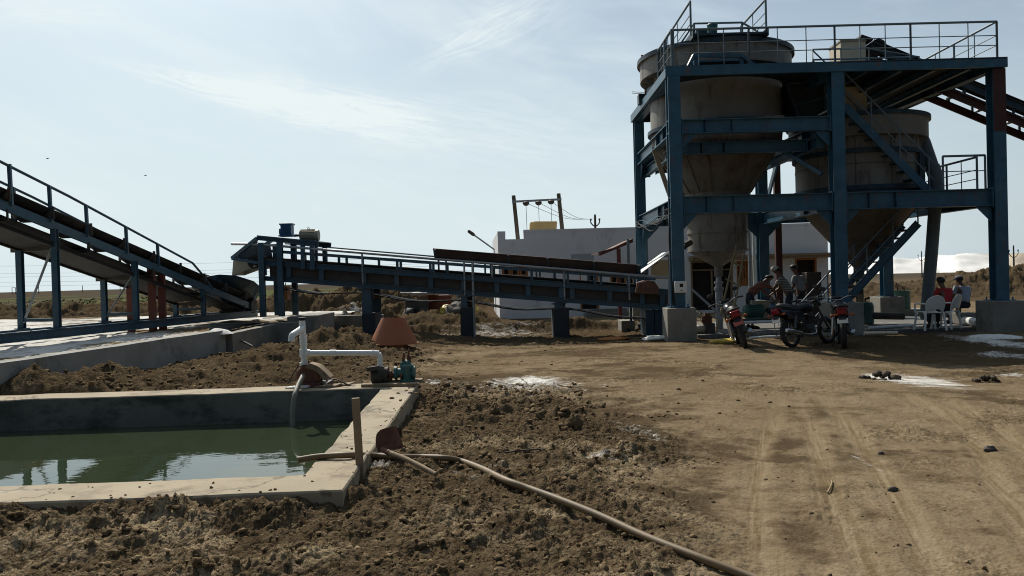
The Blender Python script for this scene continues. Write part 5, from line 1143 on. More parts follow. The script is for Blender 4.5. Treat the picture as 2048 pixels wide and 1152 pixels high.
pw = thing('pump_with_riser', 'rusty pump with a white pipe riser and a spout on the far tank wall', 'pump', W(612, 770, 10.55))
YP = 10.55; pc = W(617, 752, YP)
mb = MB(); mb.tube([pc + V((0, -0.07, 0)), pc + V((0, -0.05, 0)), pc + V((0, 0.06, 0)), pc + V((0, 0.09, 0))], [0.13, 0.155, 0.155, 0.12], 22); mb.box(pc + V((0.01, 0.0, -0.11)), (0.3, 0.24, 0.06)); mb.tube([pc + V((-0.05, 0, 0.1)), W(609, 729, YP)], 0.055, 14); mb.build('pump_casing', M['rusty'], pw)
mb = MB(); mb.tube([pc + V((0.02, 0.1, 0.0)), pc + V((0.03, 0.3, 0.0))], 0.13, 20); mb.box(pc + V((0.05, 0.22, -0.13)), (0.36, 0.4, 0.05)); mb.build('motor', M['dark_iron'], pw)
mb = MB(); mb.tube([W(609, 732, YP), W(607, 690, YP), W(604, 640, YP)], 0.042, 16)
for y0_, y1_ in ((672, 690), (698, 714), (724, 731)): mb.tube([W(606.5, y0_, YP), W(607, y1_, YP)], 0.05, 16)
rs = mb.build('riser', M['pvc'], pw)
mb = MB(); mb.tube([W(604, 641, YP), W(604, 635, YP)], 0.046, 16); mb.build('cap', M['black'], rs)
mb = MB(); mb.tube(smooth_path([W(605, 656, YP), W(597, 662, YP - 0.12), W(588, 668, YP - 0.24), W(584, 672, YP - 0.28), W(583, 683, YP - 0.29)], 5), 0.042, 16); mb.build('spout', M['pvc'], pw)
mb = MB(); mb.tube(smooth_path([W(608, 706, YP), W(665, 706, YP - 0.02), W(748, 706, YP - 0.05), W(757, 708, YP - 0.05), W(760, 716, YP - 0.05), W(760, 740, YP - 0.05)], 5), 0.036, 16)
mb.tube([W(660, 706, YP - 0.02), W(672, 706, YP - 0.02)], 0.043, 14); mb.tube([W(612, 706, YP), W(620, 706, YP)], 0.046, 14); mb.tube([W(744, 706, YP - .05), W(754, 707, YP - .05)], 0.042, 14); mb.build('cross_pipe', M['pvc'], pw)
mb = MB(); gp = smooth_path([W(617, 728, YP - 0.1), W(634, 733, YP - 0.1), W(648, 744, YP - 0.1), W(660, 756, YP - 0.1)], 4)
for a, b_ in zip(gp[:-1], gp[1:]): mb.plate([a, b_, b_ + V((0, 0.22, 0.0)), a + V((0, 0.22, 0.0))], (0, 0, 0.015)); mb.plate([a, b_, b_ + V((-0.04, 0, -0.05)), a + V((-0.04, 0, -0.05))], (0, 0.012, 0))
mb.build('belt_guard', M['wood'], pw)
mb = MB(); mb.tube([W(596, 733, YP), W(585, 750, YP - 0.05), W(575, 768, YP - 0.1)], 0.008, 6); mb.tube(smooth_path([W(640, 760, YP), W(668, 758, YP - 0.1), W(685, 765, YP - 0.15), W(700, 771, YP - 0.1)]), 0.009, 6); mb.build('power_cable', M['black'], pw)
mb = MB(); mb.tube(smooth_path([W(606, 752, YP - 0.12), W(603, 758, YP - 0.2), W(596, 772, 10.2), W(590, 790, 10.02), W(587, 812, 9.95), W(585, 840, 9.9), W(587, 868, 9.86), W(590, 890, 9.8)], 5), 0.034, 14)
mb.build('suction_hose', M['hose_grey'], pw)
for k, (a, b_, yy_, wd_, m_) in enumerate(((570, 612, 10.35, 0.16, 'white_sheet'), (630, 672, 10.4, 0.1, 'wood'), (665, 698, 10.5, 0.12, 'coping'))):
    p, q_ = W(a, 772, yy_), W(b_, 771, yy_); p.z = q_.z = CT + 0.016; mb = MB(); mb.plate([p, q_, q_ + V((0.06, wd_, 0.02)), p + V((0.1, wd_, 0))], (0, 0, 0.02))
    one('loose_board', mb, M[m_], ('crumpled white scrap lying left of the rusty pump', 'loose brown board right of the rusty pump', 'pale flat slab scrap on the wall between the two pumps')[k], 'board', p)
vp = thing('pump_with_valve', 'dark pump coupled to a green gate valve at the tank corner', 'pump', W(780, 770, 10.5))
YV = 10.5; vc = W(757, 751, YV)
mb = MB(); mb.tube([vc + V((-0.09, 0, 0)), vc + V((-0.07, 0, 0)), vc + V((0.05, 0, 0)), vc + V((0.06, 0, 0)), vc + V((0.13, 0, 0))], [0.09, 0.125, 0.125, 0.1, 0.115], 22); mb.tube([W(760, 744, YV), W(760, 733, YV)], 0.05, 14); mb.box(vc + V((0.01, 0, -0.11)), (0.24, 0.2, 0.04)); mb.build('pump_casing', M['dark_iron'], vp)
mb = MB(); mb.box(W(746, 737, YV - 0.1), (0.15, 0.12, 0.05), Matrix.Rotation(R(-6), 3, 'Y')); mb.build('terminal_box', M['grit'], vp)
mb = MB(); mb.tube([vc + V((0.13, 0, 0)), vc + V((0.33, 0, 0.01))], 0.04, 12)
for dx in (0.15, 0.22, 0.29): mb.tube([vc + V((dx, 0, 0)), vc + V((dx + 0.025, 0, 0))], 0.07, 14)
mb.build('coupling', M['rusty'], vp)
gv = W(815, 745, YV)
mb = MB(); mb.lathe([(0, -0.13), (0.1, -0.13), (0.1, -0.09), (0.07, -0.08), (0.075, 0.0), (0.085, 0.09), (0.05, 0.12), (0.05, 0.15), (0.02, 0.17), (0, 0.17)], gv, 20); mb.tube([gv + V((-0.16, 0, 0)), gv + V((0.09, 0, 0))], 0.06, 16); mb.tube([gv + V((-0.17, 0, 0)), gv + V((-0.135, 0, 0))], 0.085, 16); mb.tube([gv + V((0.07, 0, 0)), gv + V((0.1, 0, 0))], 0.085, 16)
mb.tube([gv + V((-0.055, 0, 0.05)), gv + V((-0.055, 0, 0.14))], 0.04, 12); mb.build('valve_body', M['teal'], vp)
mb = MB(); mb.tube([gv + V((0.01, 0, 0.16)), W(818, 698, YV)], [0.02, 0.011], 8); mb.tube([gv + V((-0.055, 0, 0.13)), W(808, 705, YV)], [0.022, 0.012], 8); mb.tube([W(818.5, 712, YV), W(818.5, 722, YV)], 0.024, 10); mb.build('valve_stem', M['rusty'], vp)
mb = MB(); p = W(722, 772, 10.3); q_ = W(832, 771, 10.25); p.z = q_.z = CT + 0.025; mb.plate([p, q_, q_ + V((0, 0.15, 0)), p + V((0, 0.15, 0))], (0, 0, 0.035)); mb.plate([p + V((0.25, 0.2, 0.02)), q_ + V((0.05, 0.22, 0.02)), q_ + V((0.05, 0.36, 0.02)), p + V((0.25, 0.34, 0.02))], (0, 0, 0.04)); mb.build('base_plank', M['wood'], vp)

cf = GG(780, 692); cc_ = V((cf.x, cf.y + 0.55, 0)); czb = gz(cc_.x, cc_.y) - 0.02
mb = MB(); rb, rt, hc = 0.525, 0.25, 0.56
mb.lathe([(rb, 0), (rt, hc)], cc_ + V((0, 0, czb)), 64); mb.lathe([(rt - 0.008, hc), (rb - 0.008, 0)], cc_ + V((0, 0, czb)), 64); mb.lathe([(rt, hc), (rt - 0.008, hc)], cc_ + V((0, 0, czb)), 64)
mb.lathe([(rb, 0), (rb + 0.012, 0.0), (rb + 0.012, 0.018), (rb - 0.008, 0.02)], cc_ + V((0, 0, czb)), 64)
mb.bar(cc_ + V((rb - 0.01, 0, czb)).lerp(V((0, 0, 0)), 0) , cc_ + V((rt - 0.004, 0, czb + hc)), 0.02, 0.008)
one('hopper_cone', mb, M['cone'], 'orange red sheet steel cone standing open ended on the ground', 'cone', cc_ + V((0, 0, czb)))

# ================================================================== machinery and rubbish between pond, conveyors and tower
mx = thing('covered_machine', 'dark old machine with a pale flat roof on thin posts behind the middle conveyor', 'machine', W(832, 656, 27.4))
YM = 27.4; rr = random.Random(11)
mb = MB(); a, b_ = W(806, 612, YM), W(862, 657, YM)
mb.ball(V(((a.x + b_.x) / 2 - 0.1, YM + 0.5, 0.36)), 0.5, (0.95, 1.0, 0.95), 20, 14, jit=0.35); mb.box(W(835, 628, YM + 0.4), (0.75, 0.8, 0.95)); mb.build('body', M['grit'], mx, bevel=0.05)
for px, r_w in ((822, 0.36), (848, 0.34)):
    p = W(px, 640, YM - 0.1); p.z = r_w; mb = MB(); mb.tube([p + V((-0.14, 0, 0)), p + V((-0.11, 0, 0)), p + V((0.11, 0, 0)), p + V((0.14, 0, 0))], [r_w - 0.06, r_w, r_w, r_w - 0.06], 22); wh = mb.build('wheel', M['black'], mx)
    mb = MB(); mb.tube([p + V((-0.145, 0, 0)), p + V((0.145, 0, 0))], 0.16, 14); mb.build('hub', M['grit'], wh)
mb = MB(); mb.span(W(821, 585, YM), W(871, 590, YM) + V((0, 1.0, 0))); mb.build('roof', M['cream'], mx, bevel=0.02)
for px in (826, 835, 854):
    mb = MB(); mb.bar(W(px, 590, YM + 0.2), W(px, 628, YM + 0.2), 0.06); mb.build('roof_post', M['wood'], mx)
mb = MB(); mb.tube(smooth_path([W(800, 586, YM), W(840, 587, YM), W(875, 586, YM), W(900, 588, YM), W(914, 591, YM), W(916, 612, YM)]), 0.03, 8); mb.build('rail', M['pipe_gal'], mx)
sk = thing('orange_skip', 'open orange steel skip with rubbish behind the middle conveyor', 'skip', W(886, 656, 27.0))
a, b_, c_, d_ = W(864, 631, 27.0), W(903, 630, 27.0), W(900, 654, 27.0), W(867, 656, 27.0)
mb = MB(); dpt = V((0, 1.1, 0)); mb.plate([a, b_, c_, d_], (0, 0.03, 0)); mb.plate([a + dpt, b_ + dpt, c_ + dpt, d_ + dpt], (0, 0.03, 0)); mb.plate([a, d_, d_ + dpt, a + dpt], (0.03, 0, 0)); mb.plate([b_, c_, c_ + dpt, b_ + dpt], (0.03, 0, 0)); mb.plate([d_, c_, c_ + dpt, d_ + dpt], (0, 0, 0.03)); mb.build('tub', M['orange'], sk)
mb = MB(); mb.bar(a + V((0, 0, 0.02)), b_ + V((0, 0, 0.02)), 0.05, 0.05); mb.bar(a + dpt, b_ + dpt, 0.05, 0.05); mb.build('rim', M['beige'], sk)
mb = MB(); p = W(878, 604, 28.3); mb.box(p, (0.9, 0.5, 0.5)); mb.build('rear_panel', M['oxide'], sk, bevel=0.03)
def bag(name, c, r, sc_, m_, label, cat='bag', seed=0):
    mb = MB(); mb.ball(c, r, sc_, 22, 14, jit=0.45); return one(name, mb, m_, label, cat, c)
bag('plastic_bag', W(894, 622, 27.4), 0.24, (1, 1, 0.8), M['yellow'], 'crumpled yellow bag on top of the orange skip')
bag('plastic_bag', W(951, 627, 27.8), 0.2, (0.7, 1, 1.2), M['yellow'], 'yellow bag on the dirt right of the conveyor pier')
mb = MB(); p = W(922, 640, 27.2); mb.ball(V((p.x, p.y, 0.4)), 0.62, (0.85, 0.9, 0.8), 22, 14, jit=0.4); one('tarp_heap', mb, M['grit'], 'dark lumpy covered heap between the orange skip and the conveyor pier', 'heap', (p.x, p.y, 0))
bag('plastic_sheet', GG(1226, 678, 0.03), 0.22, (1.6, 0.8, 0.28), M['orange'], 'flattened orange yellow plastic sheet on the dirt left of the tower')
bag('plastic_sheet', GG(1452, 683, 0.03), 0.2, (1.9, 0.8, 0.3), M['yellow'], 'flattened yellow plastic sheet behind the leaning motorcycle')
bag('white_sack', GG(1312, 676, 0.04), 0.2, (1.7, 0.8, 0.35), M['plastic_white'], 'flat white sack beside the front left concrete plinth')
for a, b_, z0, lab in ((1243, 1270, 0.33, 'pale concrete block on the ground under the conveyor tail'),):
    p, q_ = W(a, 650, 22.5), W(b_, 650, 22.5); mb = MB(); mb.span((p.x, 22.5, 0), (q_.x, 23.3, z0)); one('concrete_block', mb, M['conc'], lab, 'block', (p.x, 22.5, 0), bevel=0.02)
for k, (px, py, s_) in enumerate(((1272, 655, .16), (1288, 660, .2), (1300, 655, .18), (1258, 664, .14))):
    p = GG(px, py); mb = MB(); mb.ball(p + V((0, 0, s_ * 0.4)), s_, (1.1, 0.9, 0.7), 14, 9, jit=0.5); one('rubble', mb, M['grit'], 'grey lump of rubble in the row under the conveyor tail', 'rubble', p, group='rubble lumps under the conveyor tail')
# concrete slab under the tower
mb = MB(); SB = [(W(1395, 672, 20.2).x, 20.2), (13.2, 20.2), (13.2, 25.6), (W(1395, 672, 20.2).x, 25.6)]
gridn = 24; 
for i in range(gridn):
    for j in range(10):
        x_0, x_1 = SB[0][0] + (SB[1][0] - SB[0][0]) * i / gridn, SB[0][0] + (SB[1][0] - SB[0][0]) * (i + 1) / gridn; y_0, y_1 = 20.2 + 5.4 * j / 10, 20.2 + 5.4 * (j + 1) / 10
        f_ = lambda x, y: V((x, y, 0.05 + 0.008 * mnoise.noise(V((x, y, 0)))))
        mb.add([f_(x_0, y_0), f_(x_1, y_0), f_(x_1, y_1), f_(x_0, y_1)], [(0, 1, 2, 3)])
mb.add([V((SB[0][0], 20.2, 0.05)), V((13.2, 20.2, 0.05)), V((13.2, 20.2, -0.2)), V((SB[0][0], 20.2, -0.2))], [(3, 2, 1, 0)]); mb.add([V((SB[0][0], 20.2, 0.05)), V((SB[0][0], 25.6, 0.05)), V((SB[0][0], 25.6, -0.2)), V((SB[0][0], 20.2, -0.2))], [(0, 1, 2, 3)])
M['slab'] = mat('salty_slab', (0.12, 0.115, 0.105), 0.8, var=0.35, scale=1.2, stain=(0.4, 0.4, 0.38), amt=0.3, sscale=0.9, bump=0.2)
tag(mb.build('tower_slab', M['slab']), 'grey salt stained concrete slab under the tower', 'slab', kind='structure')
# small salt heap in the shade, right
def mound(name, c, rx, ry, h, m_, label, cat, seed=0, n=48, jit=0.2):
    mb = MB(); vs = []; fs = []
    for j in range(n // 2 + 1):
        for i in range(n):
            a = 2 * math.pi * i / n; rr_ = j / (n // 2); e = 1 + 0.25 * mnoise.noise(V((math.cos(a) * 1.5, math.sin(a) * 1.5, seed)))
            x, y = math.cos(a) * rr_ * rx * e, math.sin(a) * rr_ * ry * e; z = h * (1 - rr_ ** 2) * (1 + jit * mnoise.noise(V((x * 2 / rx, y * 2 / ry, seed + 3))) + jit * 0.6 * mnoise.noise(V((x * 6 / rx, y * 6 / ry, seed + 7)))) - 0.02
            vs.append(V(c) + V((x, y, z)))
    for j in range(n // 2):
        for i in range(n): fs.append((j * n + i, j * n + (i + 1) % n, (j + 1) * n + (i + 1) % n, (j + 1) * n + i))
    mb.add(vs, fs, True); return one(name, mb, m_, label, cat, c)
M['salt'] = mat('raw_salt', (0.72, 0.71, 0.68), 0.85, var=0.14, scale=4, stain=(0.42, 0.37, 0.3), amt=0.25, sscale=2.5, bump=0.3)
mound('salt_pile', GG(1985, 675), 0.75, 0.5, 0.09, M['salt'], 'low spilt pile of white salt in the shade right of the plastic chairs', 'salt pile', 2)
mound('salt_pile', V((c1(22.4, -0.9).x + 0.35, 17.6, ZY)), 0.32, 0.3, 0.12, M['salt'], 'small white salt heap by the end of the low concrete wall', 'salt pile', 5)
M['mud'] = mat('dark_wet_mud', (0.06, 0.042, 0.026), 0.8, var=0.4, scale=9, stain=(0.13, 0.095, 0.055), amt=0.3, sscale=8, bump=0.5)
def mud_lump(px, py, r_m, label, seed):
    rg = random.Random(seed); p = GG(px, py); mb = MB()
    for _ in range(16):
        a = rg.uniform(0, 6.28); d = rg.random() ** 0.7 * r_m * 1.3; q_r = r_m * rg.uniform(0.18, 0.42)
        mb.ball(p + V((math.cos(a) * d * 1.4, math.sin(a) * d, q_r * 0.35 + (r_m * 0.35 if d < r_m * 0.6 else 0))), q_r, (rg.uniform(0.8, 1.3), rg.uniform(0.8, 1.2), rg.uniform(0.6, 0.95)), 14, 9, jit=0.6)
    return one('mud_lump', mb, M['mud'], label, 'mud lump', p)
mud_lump(1762, 758, 0.15, 'dark mud lump beside the white salt stain on the yard', 4)
mud_lump(1976, 763, 0.11, 'dark mud lump near the right edge of the sunny yard', 8)
for k, (px, py, s_, lab) in enumerate(((1786, 982, 0.028, 'small dark stone on the wheel tracks, nearest of the loose yard stones'), (1980, 902, 0.04, 'dark stone right of the wheel tracks, largest of the loose yard stones'), (1762, 908, 0.02, 'small dark stone high on the wheel tracks, smallest of the loose yard stones'))):
    p = GG(px, py); mb = MB(); mb.ball(p + V((0, 0, s_ * 0.4)), s_, (1.3, 1, 0.75), 14, 9, jit=0.5); one('stone', mb, M['grit'], lab, 'stone', p)
for k, (px, py, s_, lab) in enumerate(((1150, 858, 0.075, 'pointed pale clod standing at the right end of the dirt ridge'), (1080, 838, 0.06, 'reddish lump in the middle of the dirt ridge'), (990, 828, 0.055, 'rounded lump at the left end of the dirt ridge'))):
    p = GG(px, py); mb = MB(); mb.ball(p + V((0, 0, s_ * 0.6)), s_, (0.9, 0.8, 1.3 if k == 0 else 0.9), 18, 12, jit=0.9); one('earth_clod', mb, M['clod'], lab, 'clod', p)

for k, (px, py, qx, qy, r_q, lab) in enumerate(((1664, 962, 1655, 985, .006, 'pale twig lying on the wheel tracks below the small crumbs'), (1010, 905, 1090, 898, .007, 'thin dark stick lying on the dirt beyond the hose'))):
    A_q, B_q = GG(px, py, 0.012), GG(qx, qy, 0.012); mb = MB(); mb.tube(smooth_path([A_q, lerp(A_q, B_q, .5) + V((0.01, 0.0, 0.006)), B_q], 4), r_q, 6); one('twig', mb, M['bamboo'] if k == 0 else M['grit'], lab, 'twig', A_q)
# machines on the slab
ac = thing('compressor', 'dirty belt driven air compressor with a beige tank beside the front left plinth', 'compressor', GG(1402, 672))
YC = 20.7; tk = W(1398, 659, YC)
mb = MB(); mb.tube([tk + V((-0.16, 0, 0)), tk + V((-0.12, 0, 0)), tk + V((0.3, 0, 0)), tk + V((0.34, 0, 0))], [0.05, 0.12, 0.12, 0.05], 20); mb.build('tank', M['beige'], ac)
mb = MB(); mb.lathe([(0.13, -0.02), (0.13, 0.02), (0.11, 0.02), (0.11, -0.02), (0.13, -0.02)], W(1397, 632, YC), 24, Matrix.Rotation(R(90), 3, 'X')); 
for i in range(3): a = i * math.pi / 3; d = V((math.cos(a), 0, math.sin(a))) * 0.115; mb.bar(W(1397, 632, YC) - d, W(1397, 632, YC) + d, 0.02)
mb.build('flywheel', M['beige'], ac)
mb = MB(); p = W(1414, 640, YC); mb.box(p, (0.2, 0.2, 0.22)); mb.box(p + V((0, 0, 0.13)), (0.14, 0.16, 0.1)); mb.tube([p + V((-0.1, 0, 0.02)), p + V((-0.14, 0, 0.02))], 0.08, 14)
for i in range(4): mb.box(p + V((0, 0, -0.06 + i * 0.05)), (0.23, 0.23, 0.012))
mb.build('cylinder_block', M['rusty'], ac)
mb = MB(); p = W(1418, 658, YC); mb.box(p, (0.24, 0.3, 0.3)); mb.build('base', M['dark_iron'], ac)
for dx in (-0.1, 0.25):
    mb = MB(); mb.bar(tk + V((dx, 0, -0.1)), V((tk.x + dx, YC, 0.05)), 0.03); mb.build('foot', M['dark_iron'], ac)
mb = MB(); mb.tube([W(1420, 634, YC), W(1437, 637, YC), W(1447, 634, YC)], 0.018, 8); mb.build('outlet_pipe', M['pipe_gal'], ac)
gm = thing('green_motor', 'green electric motor on a skid under the tower with a small junction box', 'motor', W(1505, 640, 21.2))
YG = 21.3; gc = W(1507, 622, YG)
mb = MB(); mb.tube([gc + V((-0.27, 0, 0)), gc + V((-0.25, 0, 0)), gc + V((-0.15, 0, 0)), gc + V((-0.14, 0, 0)), gc + V((0.25, 0, 0)), gc + V((0.27, 0, 0))], [0.1, 0.17, 0.175, 0.165, 0.165, 0.12], 24)
for i in range(18): a = 2 * math.pi * i / 18; mb.box(gc + V((0.05, math.cos(a) * 0.17, math.sin(a) * 0.17)), (0.36, 0.012, 0.035), Matrix.Rotation(a - math.pi / 2, 3, 'X'))
mb.box(gc + V((0.02, 0, -0.19)), (0.4, 0.34, 0.05)); mb.build('housing', M['green'], gm)
mb = MB(); mb.box(gc + V((0.0, -0.02, 0.22)), (0.13, 0.14, 0.12)); mb.build('junction_box', M['beige'], gm, bevel=0.01)
mb = MB(); mb.tube([gc + V((0.27, 0, 0)), gc + V((0.42, 0, 0))], 0.035, 10); mb.tube([gc + V((0.36, 0, 0)), gc + V((0.4, 0, 0))], 0.08, 14); mb.build('shaft', M['dark_iron'], gm)
mb = MB(); mb.chan(gc + V((-0.4, -0.15, -0.26)), gc + V((1.3, -0.15, -0.26)), 0.06, 0.1); mb.chan(gc + V((-0.4, 0.15, -0.26)), gc + V((1.3, 0.15, -0.26)), 0.06, 0.1); mb.build('skid', M['dark_iron'], gm)
bmo = thing('blue_pump', 'small bright blue pump coupled to the green motor by the standing men', 'pump', W(1548, 635, 21.3))
p = W(1546, 617, YG); mb = MB(); mb.tube([p + V((-0.1, 0, 0)), p + V((-0.08, 0, 0)), p + V((0.1, 0, 0)), p + V((0.12, 0, 0))], [0.06, 0.1, 0.1, 0.07], 18); mb.tube([p, p + V((0, 0, 0.16))], 0.045, 12); mb.box(p + V((0, 0, -0.13)), (0.22, 0.2, 0.08)); mb.build('casing', M['bluemotor'], bmo)
mb = MB(); mb.tube([p + V((0, 0, 0.155)), p + V((0, 0, 0.18))], 0.075, 14); mb.build('flange', M['dark_iron'], bmo)
def pipe_on_slab(a, b_, r_, m_, label, Y=None, z=None):
    A, Bq = (G(*a, 0.05 + r_), G(*b_, 0.05 + r_)) if Y is None else (W(*a, Y), W(*b_, Y))
    mb = MB(); mb.tube([A, lerp(A, Bq, .5) + V((0, 0, .004)), Bq], r_, 12); return one('plastic_pipe', mb, M[m_], label, 'pipe', A)
pipe_on_slab((1487, 645), (1556, 643), 0.04, 'pvc', 'white pipe lying in front of the green motor skid', Y=20.95)
pipe_on_slab((1738, 656), (1828, 651), 0.04, 'pvc', 'pale pipe lying across the slab under the stairs, farther of the two')
pipe_on_slab((1728, 667), (1795, 666), 0.045, 'cream', 'short cream pipe on the slab right of the parked motorcycles, nearer of the two')
pipe_on_slab((1926, 641), (1958, 646), 0.11, 'pvc', 'thick short white pipe lying left of the right plinth')
pipe_on_slab((1500, 676), (1570, 672), 0.03, 'pvc', 'thin white pipe lying in the shade between the motorcycles')
dr = thing('green_drum', 'green steel drum on a low concrete step behind the back right plinth', 'drum', W(1803, 630, 26.0))
p = W(1802, 600, 26.2); mb = MB(); mb.lathe([(0, -0.3), (0.28, -0.3), (0.28, -0.1), (0.3, -0.09), (0.28, -0.08), (0.28, 0.1), (0.3, 0.11), (0.28, 0.12), (0.28, 0.3), (0.3, 0.31), (0.27, 0.31), (0.26, 0.28), (0, 0.27)], p, 28); mb.build('barrel', M['green'], dr)
mb = MB(); mb.tube([p + V((-0.1, 0, 0.28)), p + V((-0.14, 0, 0.58))], 0.02, 8); mb.build('handle', M['rusty'], dr)
mb = MB(); mb.span((p.x - 0.5, p.y - 0.4, -0.1), (p.x + 1.3, p.y + 0.6, p.z - 0.3)); one('concrete_step', mb, M['conc'], 'low concrete step behind the back right plinth with the drum on it', 'step', (p.x, p.y, 0), bevel=0.02)
pm = thing('green_tank', 'small dark green tank standing right of the parked motorcycles', 'tank', W(1732, 648, 22.5))
p = W(1731, 624, 22.5); mb = MB(); mb.lathe([(0, -0.33), (0.2, -0.33), (0.22, -0.3), (0.22, 0.18), (0.19, 0.26), (0.08, 0.3), (0, 0.3)], p, 24); mb.build('vessel', M['green'], pm)
mb = MB(); mb.tube([p + V((0, 0, 0.28)), p + V((0, 0, 0.36)), p + V((0.12, 0, 0.4))], 0.03, 8); mb.build('outlet', M['dark_iron'], pm)
mb = MB(); p = W(1717, 655, 21.6); mb.bar(V((p.x, p.y, 0)), W(1722, 588, 21.6), 0.12, 0.1, up=YUP); one('wooden_post', mb, M['wood'], 'short brown wooden post beside the foot of the stairs', 'post', (p.x, p.y, 0))
mb = MB(); p = W(1628, 640, 23.0); mb.span((p.x - 0.22, 22.9, 0.05), (p.x + 0.2, 23.3, 1.55)); one('steel_cabinet', mb, mat('brown_cabinet', (0.07, 0.05, 0.04), 0.6, var=0.25, stain=RUST, amt=0.3), 'tall brown cabinet standing right of the standing men', 'cabinet', (p.x, 23, 0.05), bevel=0.01)
# ladder leaning on the sump of the tall silo
ld = thing('bamboo_ladder', 'crude wooden ladder leaning against the bottom of the taller silo', 'ladder', W(1447, 612, 21.0))
a0_, a1_ = W(1446, 605, 21.1), W(1473, 490, 21.5); b0_, b1_ = W(1467, 618, 21.0), W(1489, 500, 21.4)
for p, q_ in ((a0_, a1_), (b0_, b1_)):
    p = p.copy(); q_ = q_.copy(); d = (p - q_); p = p + d * ((p.z - 0.06) / max(0.05, q_.z - p.z)); mb = MB(); mb.tube(smooth_path([p, lerp(p, q_, .5) + V((0.01, 0, 0)), q_], 4), [0.028] * 9, 8); mb.build('rail', M['bamboo'], ld)
for t in (0.06, 0.38, 0.7): 
    mb = MB(); d = (b0_ - a0_).normalized() * 0.08; mb.tube([lerp(a0_, a1_, t) - d, lerp(b0_, b1_, t + 0.02) + d], 0.024, 8); mb.build('rung', M['bamboo'], ld)
mb = MB(); mb.tube([W(1383, 578, 20.4), W(1435, 625, 20.2), W(1441, 640, 20.2)], 0.03, 8); one('grey_strut', mb, M['pipe_gal'], 'grey pipe strut slanting down from the meter box', 'pipe', W(1441, 640, 20.2))
for k, (px, ya, yb_) in enumerate(((1497, 420, 640), (1506, 415, 640))):
    mb = MB(); A = W(px, ya, 25.5); mb.tube([A, V((A.x, A.y, 0.05))], 0.05, 10); one('riser_pipe', mb, M['pvc'] if k else M['pipe_gal'], ('grey vertical pipe behind the taller silo sump', 'white vertical pipe beside the grey one behind the taller silo sump')[k], 'pipe', A)

# ================================================================== plastic chairs
def make_chair():
    t = thing('plastic_chair', 'x', 'chair', (0, 0, 0), 0, local=True); m_ = M['plastic_white']
    mb = MB(); n = 8
    for i in range(n):
        for j in range(n):
            f_ = lambda a, b: V(((a - .5) * (0.46 - 0.06 * (1 - b)), (b - .5) * 0.44, 0.43 + 0.025 * b - 0.03 * math.sin(math.pi * a) * math.sin(math.pi * b)))
            qd = [f_(i / n, j / n), f_((i + 1) / n, j / n), f_((i + 1) / n, (j + 1) / n), f_(i / n, (j + 1) / n)]; mb.add(qd, [(0, 1, 2, 3)], True); mb.add([p - V((0, 0, 0.018)) for p in qd], [(3, 2, 1, 0)], True)
    mb.tube([(-0.21, 0.22, 0.445), (0.21, 0.22, 0.445)], 0.018, 8); mb.build('seat', m_, t)
    for sx in (-1, 1):
        for fy in (1, -1):
            mb = MB(); top = V((sx * 0.22, fy * 0.2, 0.45)); bot = V((sx * 0.27, fy * 0.245, 0.0)); mb.prof(bot, top, [(-0.018, -0.02), (0.022, -0.02), (0.022, 0.02), (-0.018, 0.02)], up=YUP); mb.plate([top, top + V((0, -fy * 0.12, 0)), lerp(top, bot, 0.3)], (0.012, 0, 0)); mb.build('leg', m_, t)
        mb = MB(); mb.tube(smooth_path([(sx * 0.245, 0.22, 0.43), (sx * 0.265, 0.2, 0.62), (sx * 0.27, 0.15, 0.65), (sx * 0.27, -0.1, 0.655), (sx * 0.24, -0.23, 0.66)], 4), 0.022, 8); mb.build('armrest', m_, t)
    mb = MB(); n = 14
    outl = []
    for i in range(n + 1):
        a = math.pi * i / n; outl.append(V((0.235 * math.cos(a) * (1 if i not in (0, n) else 1), 0, 0.60 + 0.25 * math.sin(a) ** 0.8)))
    outl = [V((0.2, 0, 0.42))] + outl + [V((-0.2, 0, 0.42))]
    def bk(p): return V((p.x, -0.21 - 0.28 * (p.z - 0.42) + 0.5 * p.x * p.x, p.z))
    cen = V((0, 0, 0.62)); 
    for s_ in (0, 1):
        o_ = V((0, -0.016 * s_, 0)); vs = [bk(p) + o_ for p in outl] + [bk(lerp(p, cen, .5)) + o_ for p in outl] + [bk(cen) + o_]; k = len(outl)
        fs = [(i, (i + 1), k + i + 1, k + i) for i in range(k - 1)] + [(k + i, k + i + 1, 2 * k) for i in range(k - 1)] + [(2 * k, 2 * k - 1, k)]
        mb.add(vs, fs if s_ else [f[::-1] for f in fs], True)
    mb.tube([bk(p) for p in outl], 0.014, 6); mb.build('backrest', m_, t)
    return t
ch0 = make_chair(); ch0['label'] = 'empty white plastic armchair with its rounded back to the camera, left of the seated men'; ch0['group'] = 'white plastic chairs'
p = G(1867, 661, 0.05); ch0.location = (p.x, p.y + 0.15, 0.052); ch0.rotation_euler = (0, 0, R(2))
ch1 = copy_tree(ch0); ch1['label'] = 'white plastic armchair seen from the side with the man in red sitting on it'; p = G(1908, 659, 0.05); ch1.location = (p.x, p.y + 0.35, 0.052); ch1.rotation_euler = (0, 0, R(38))

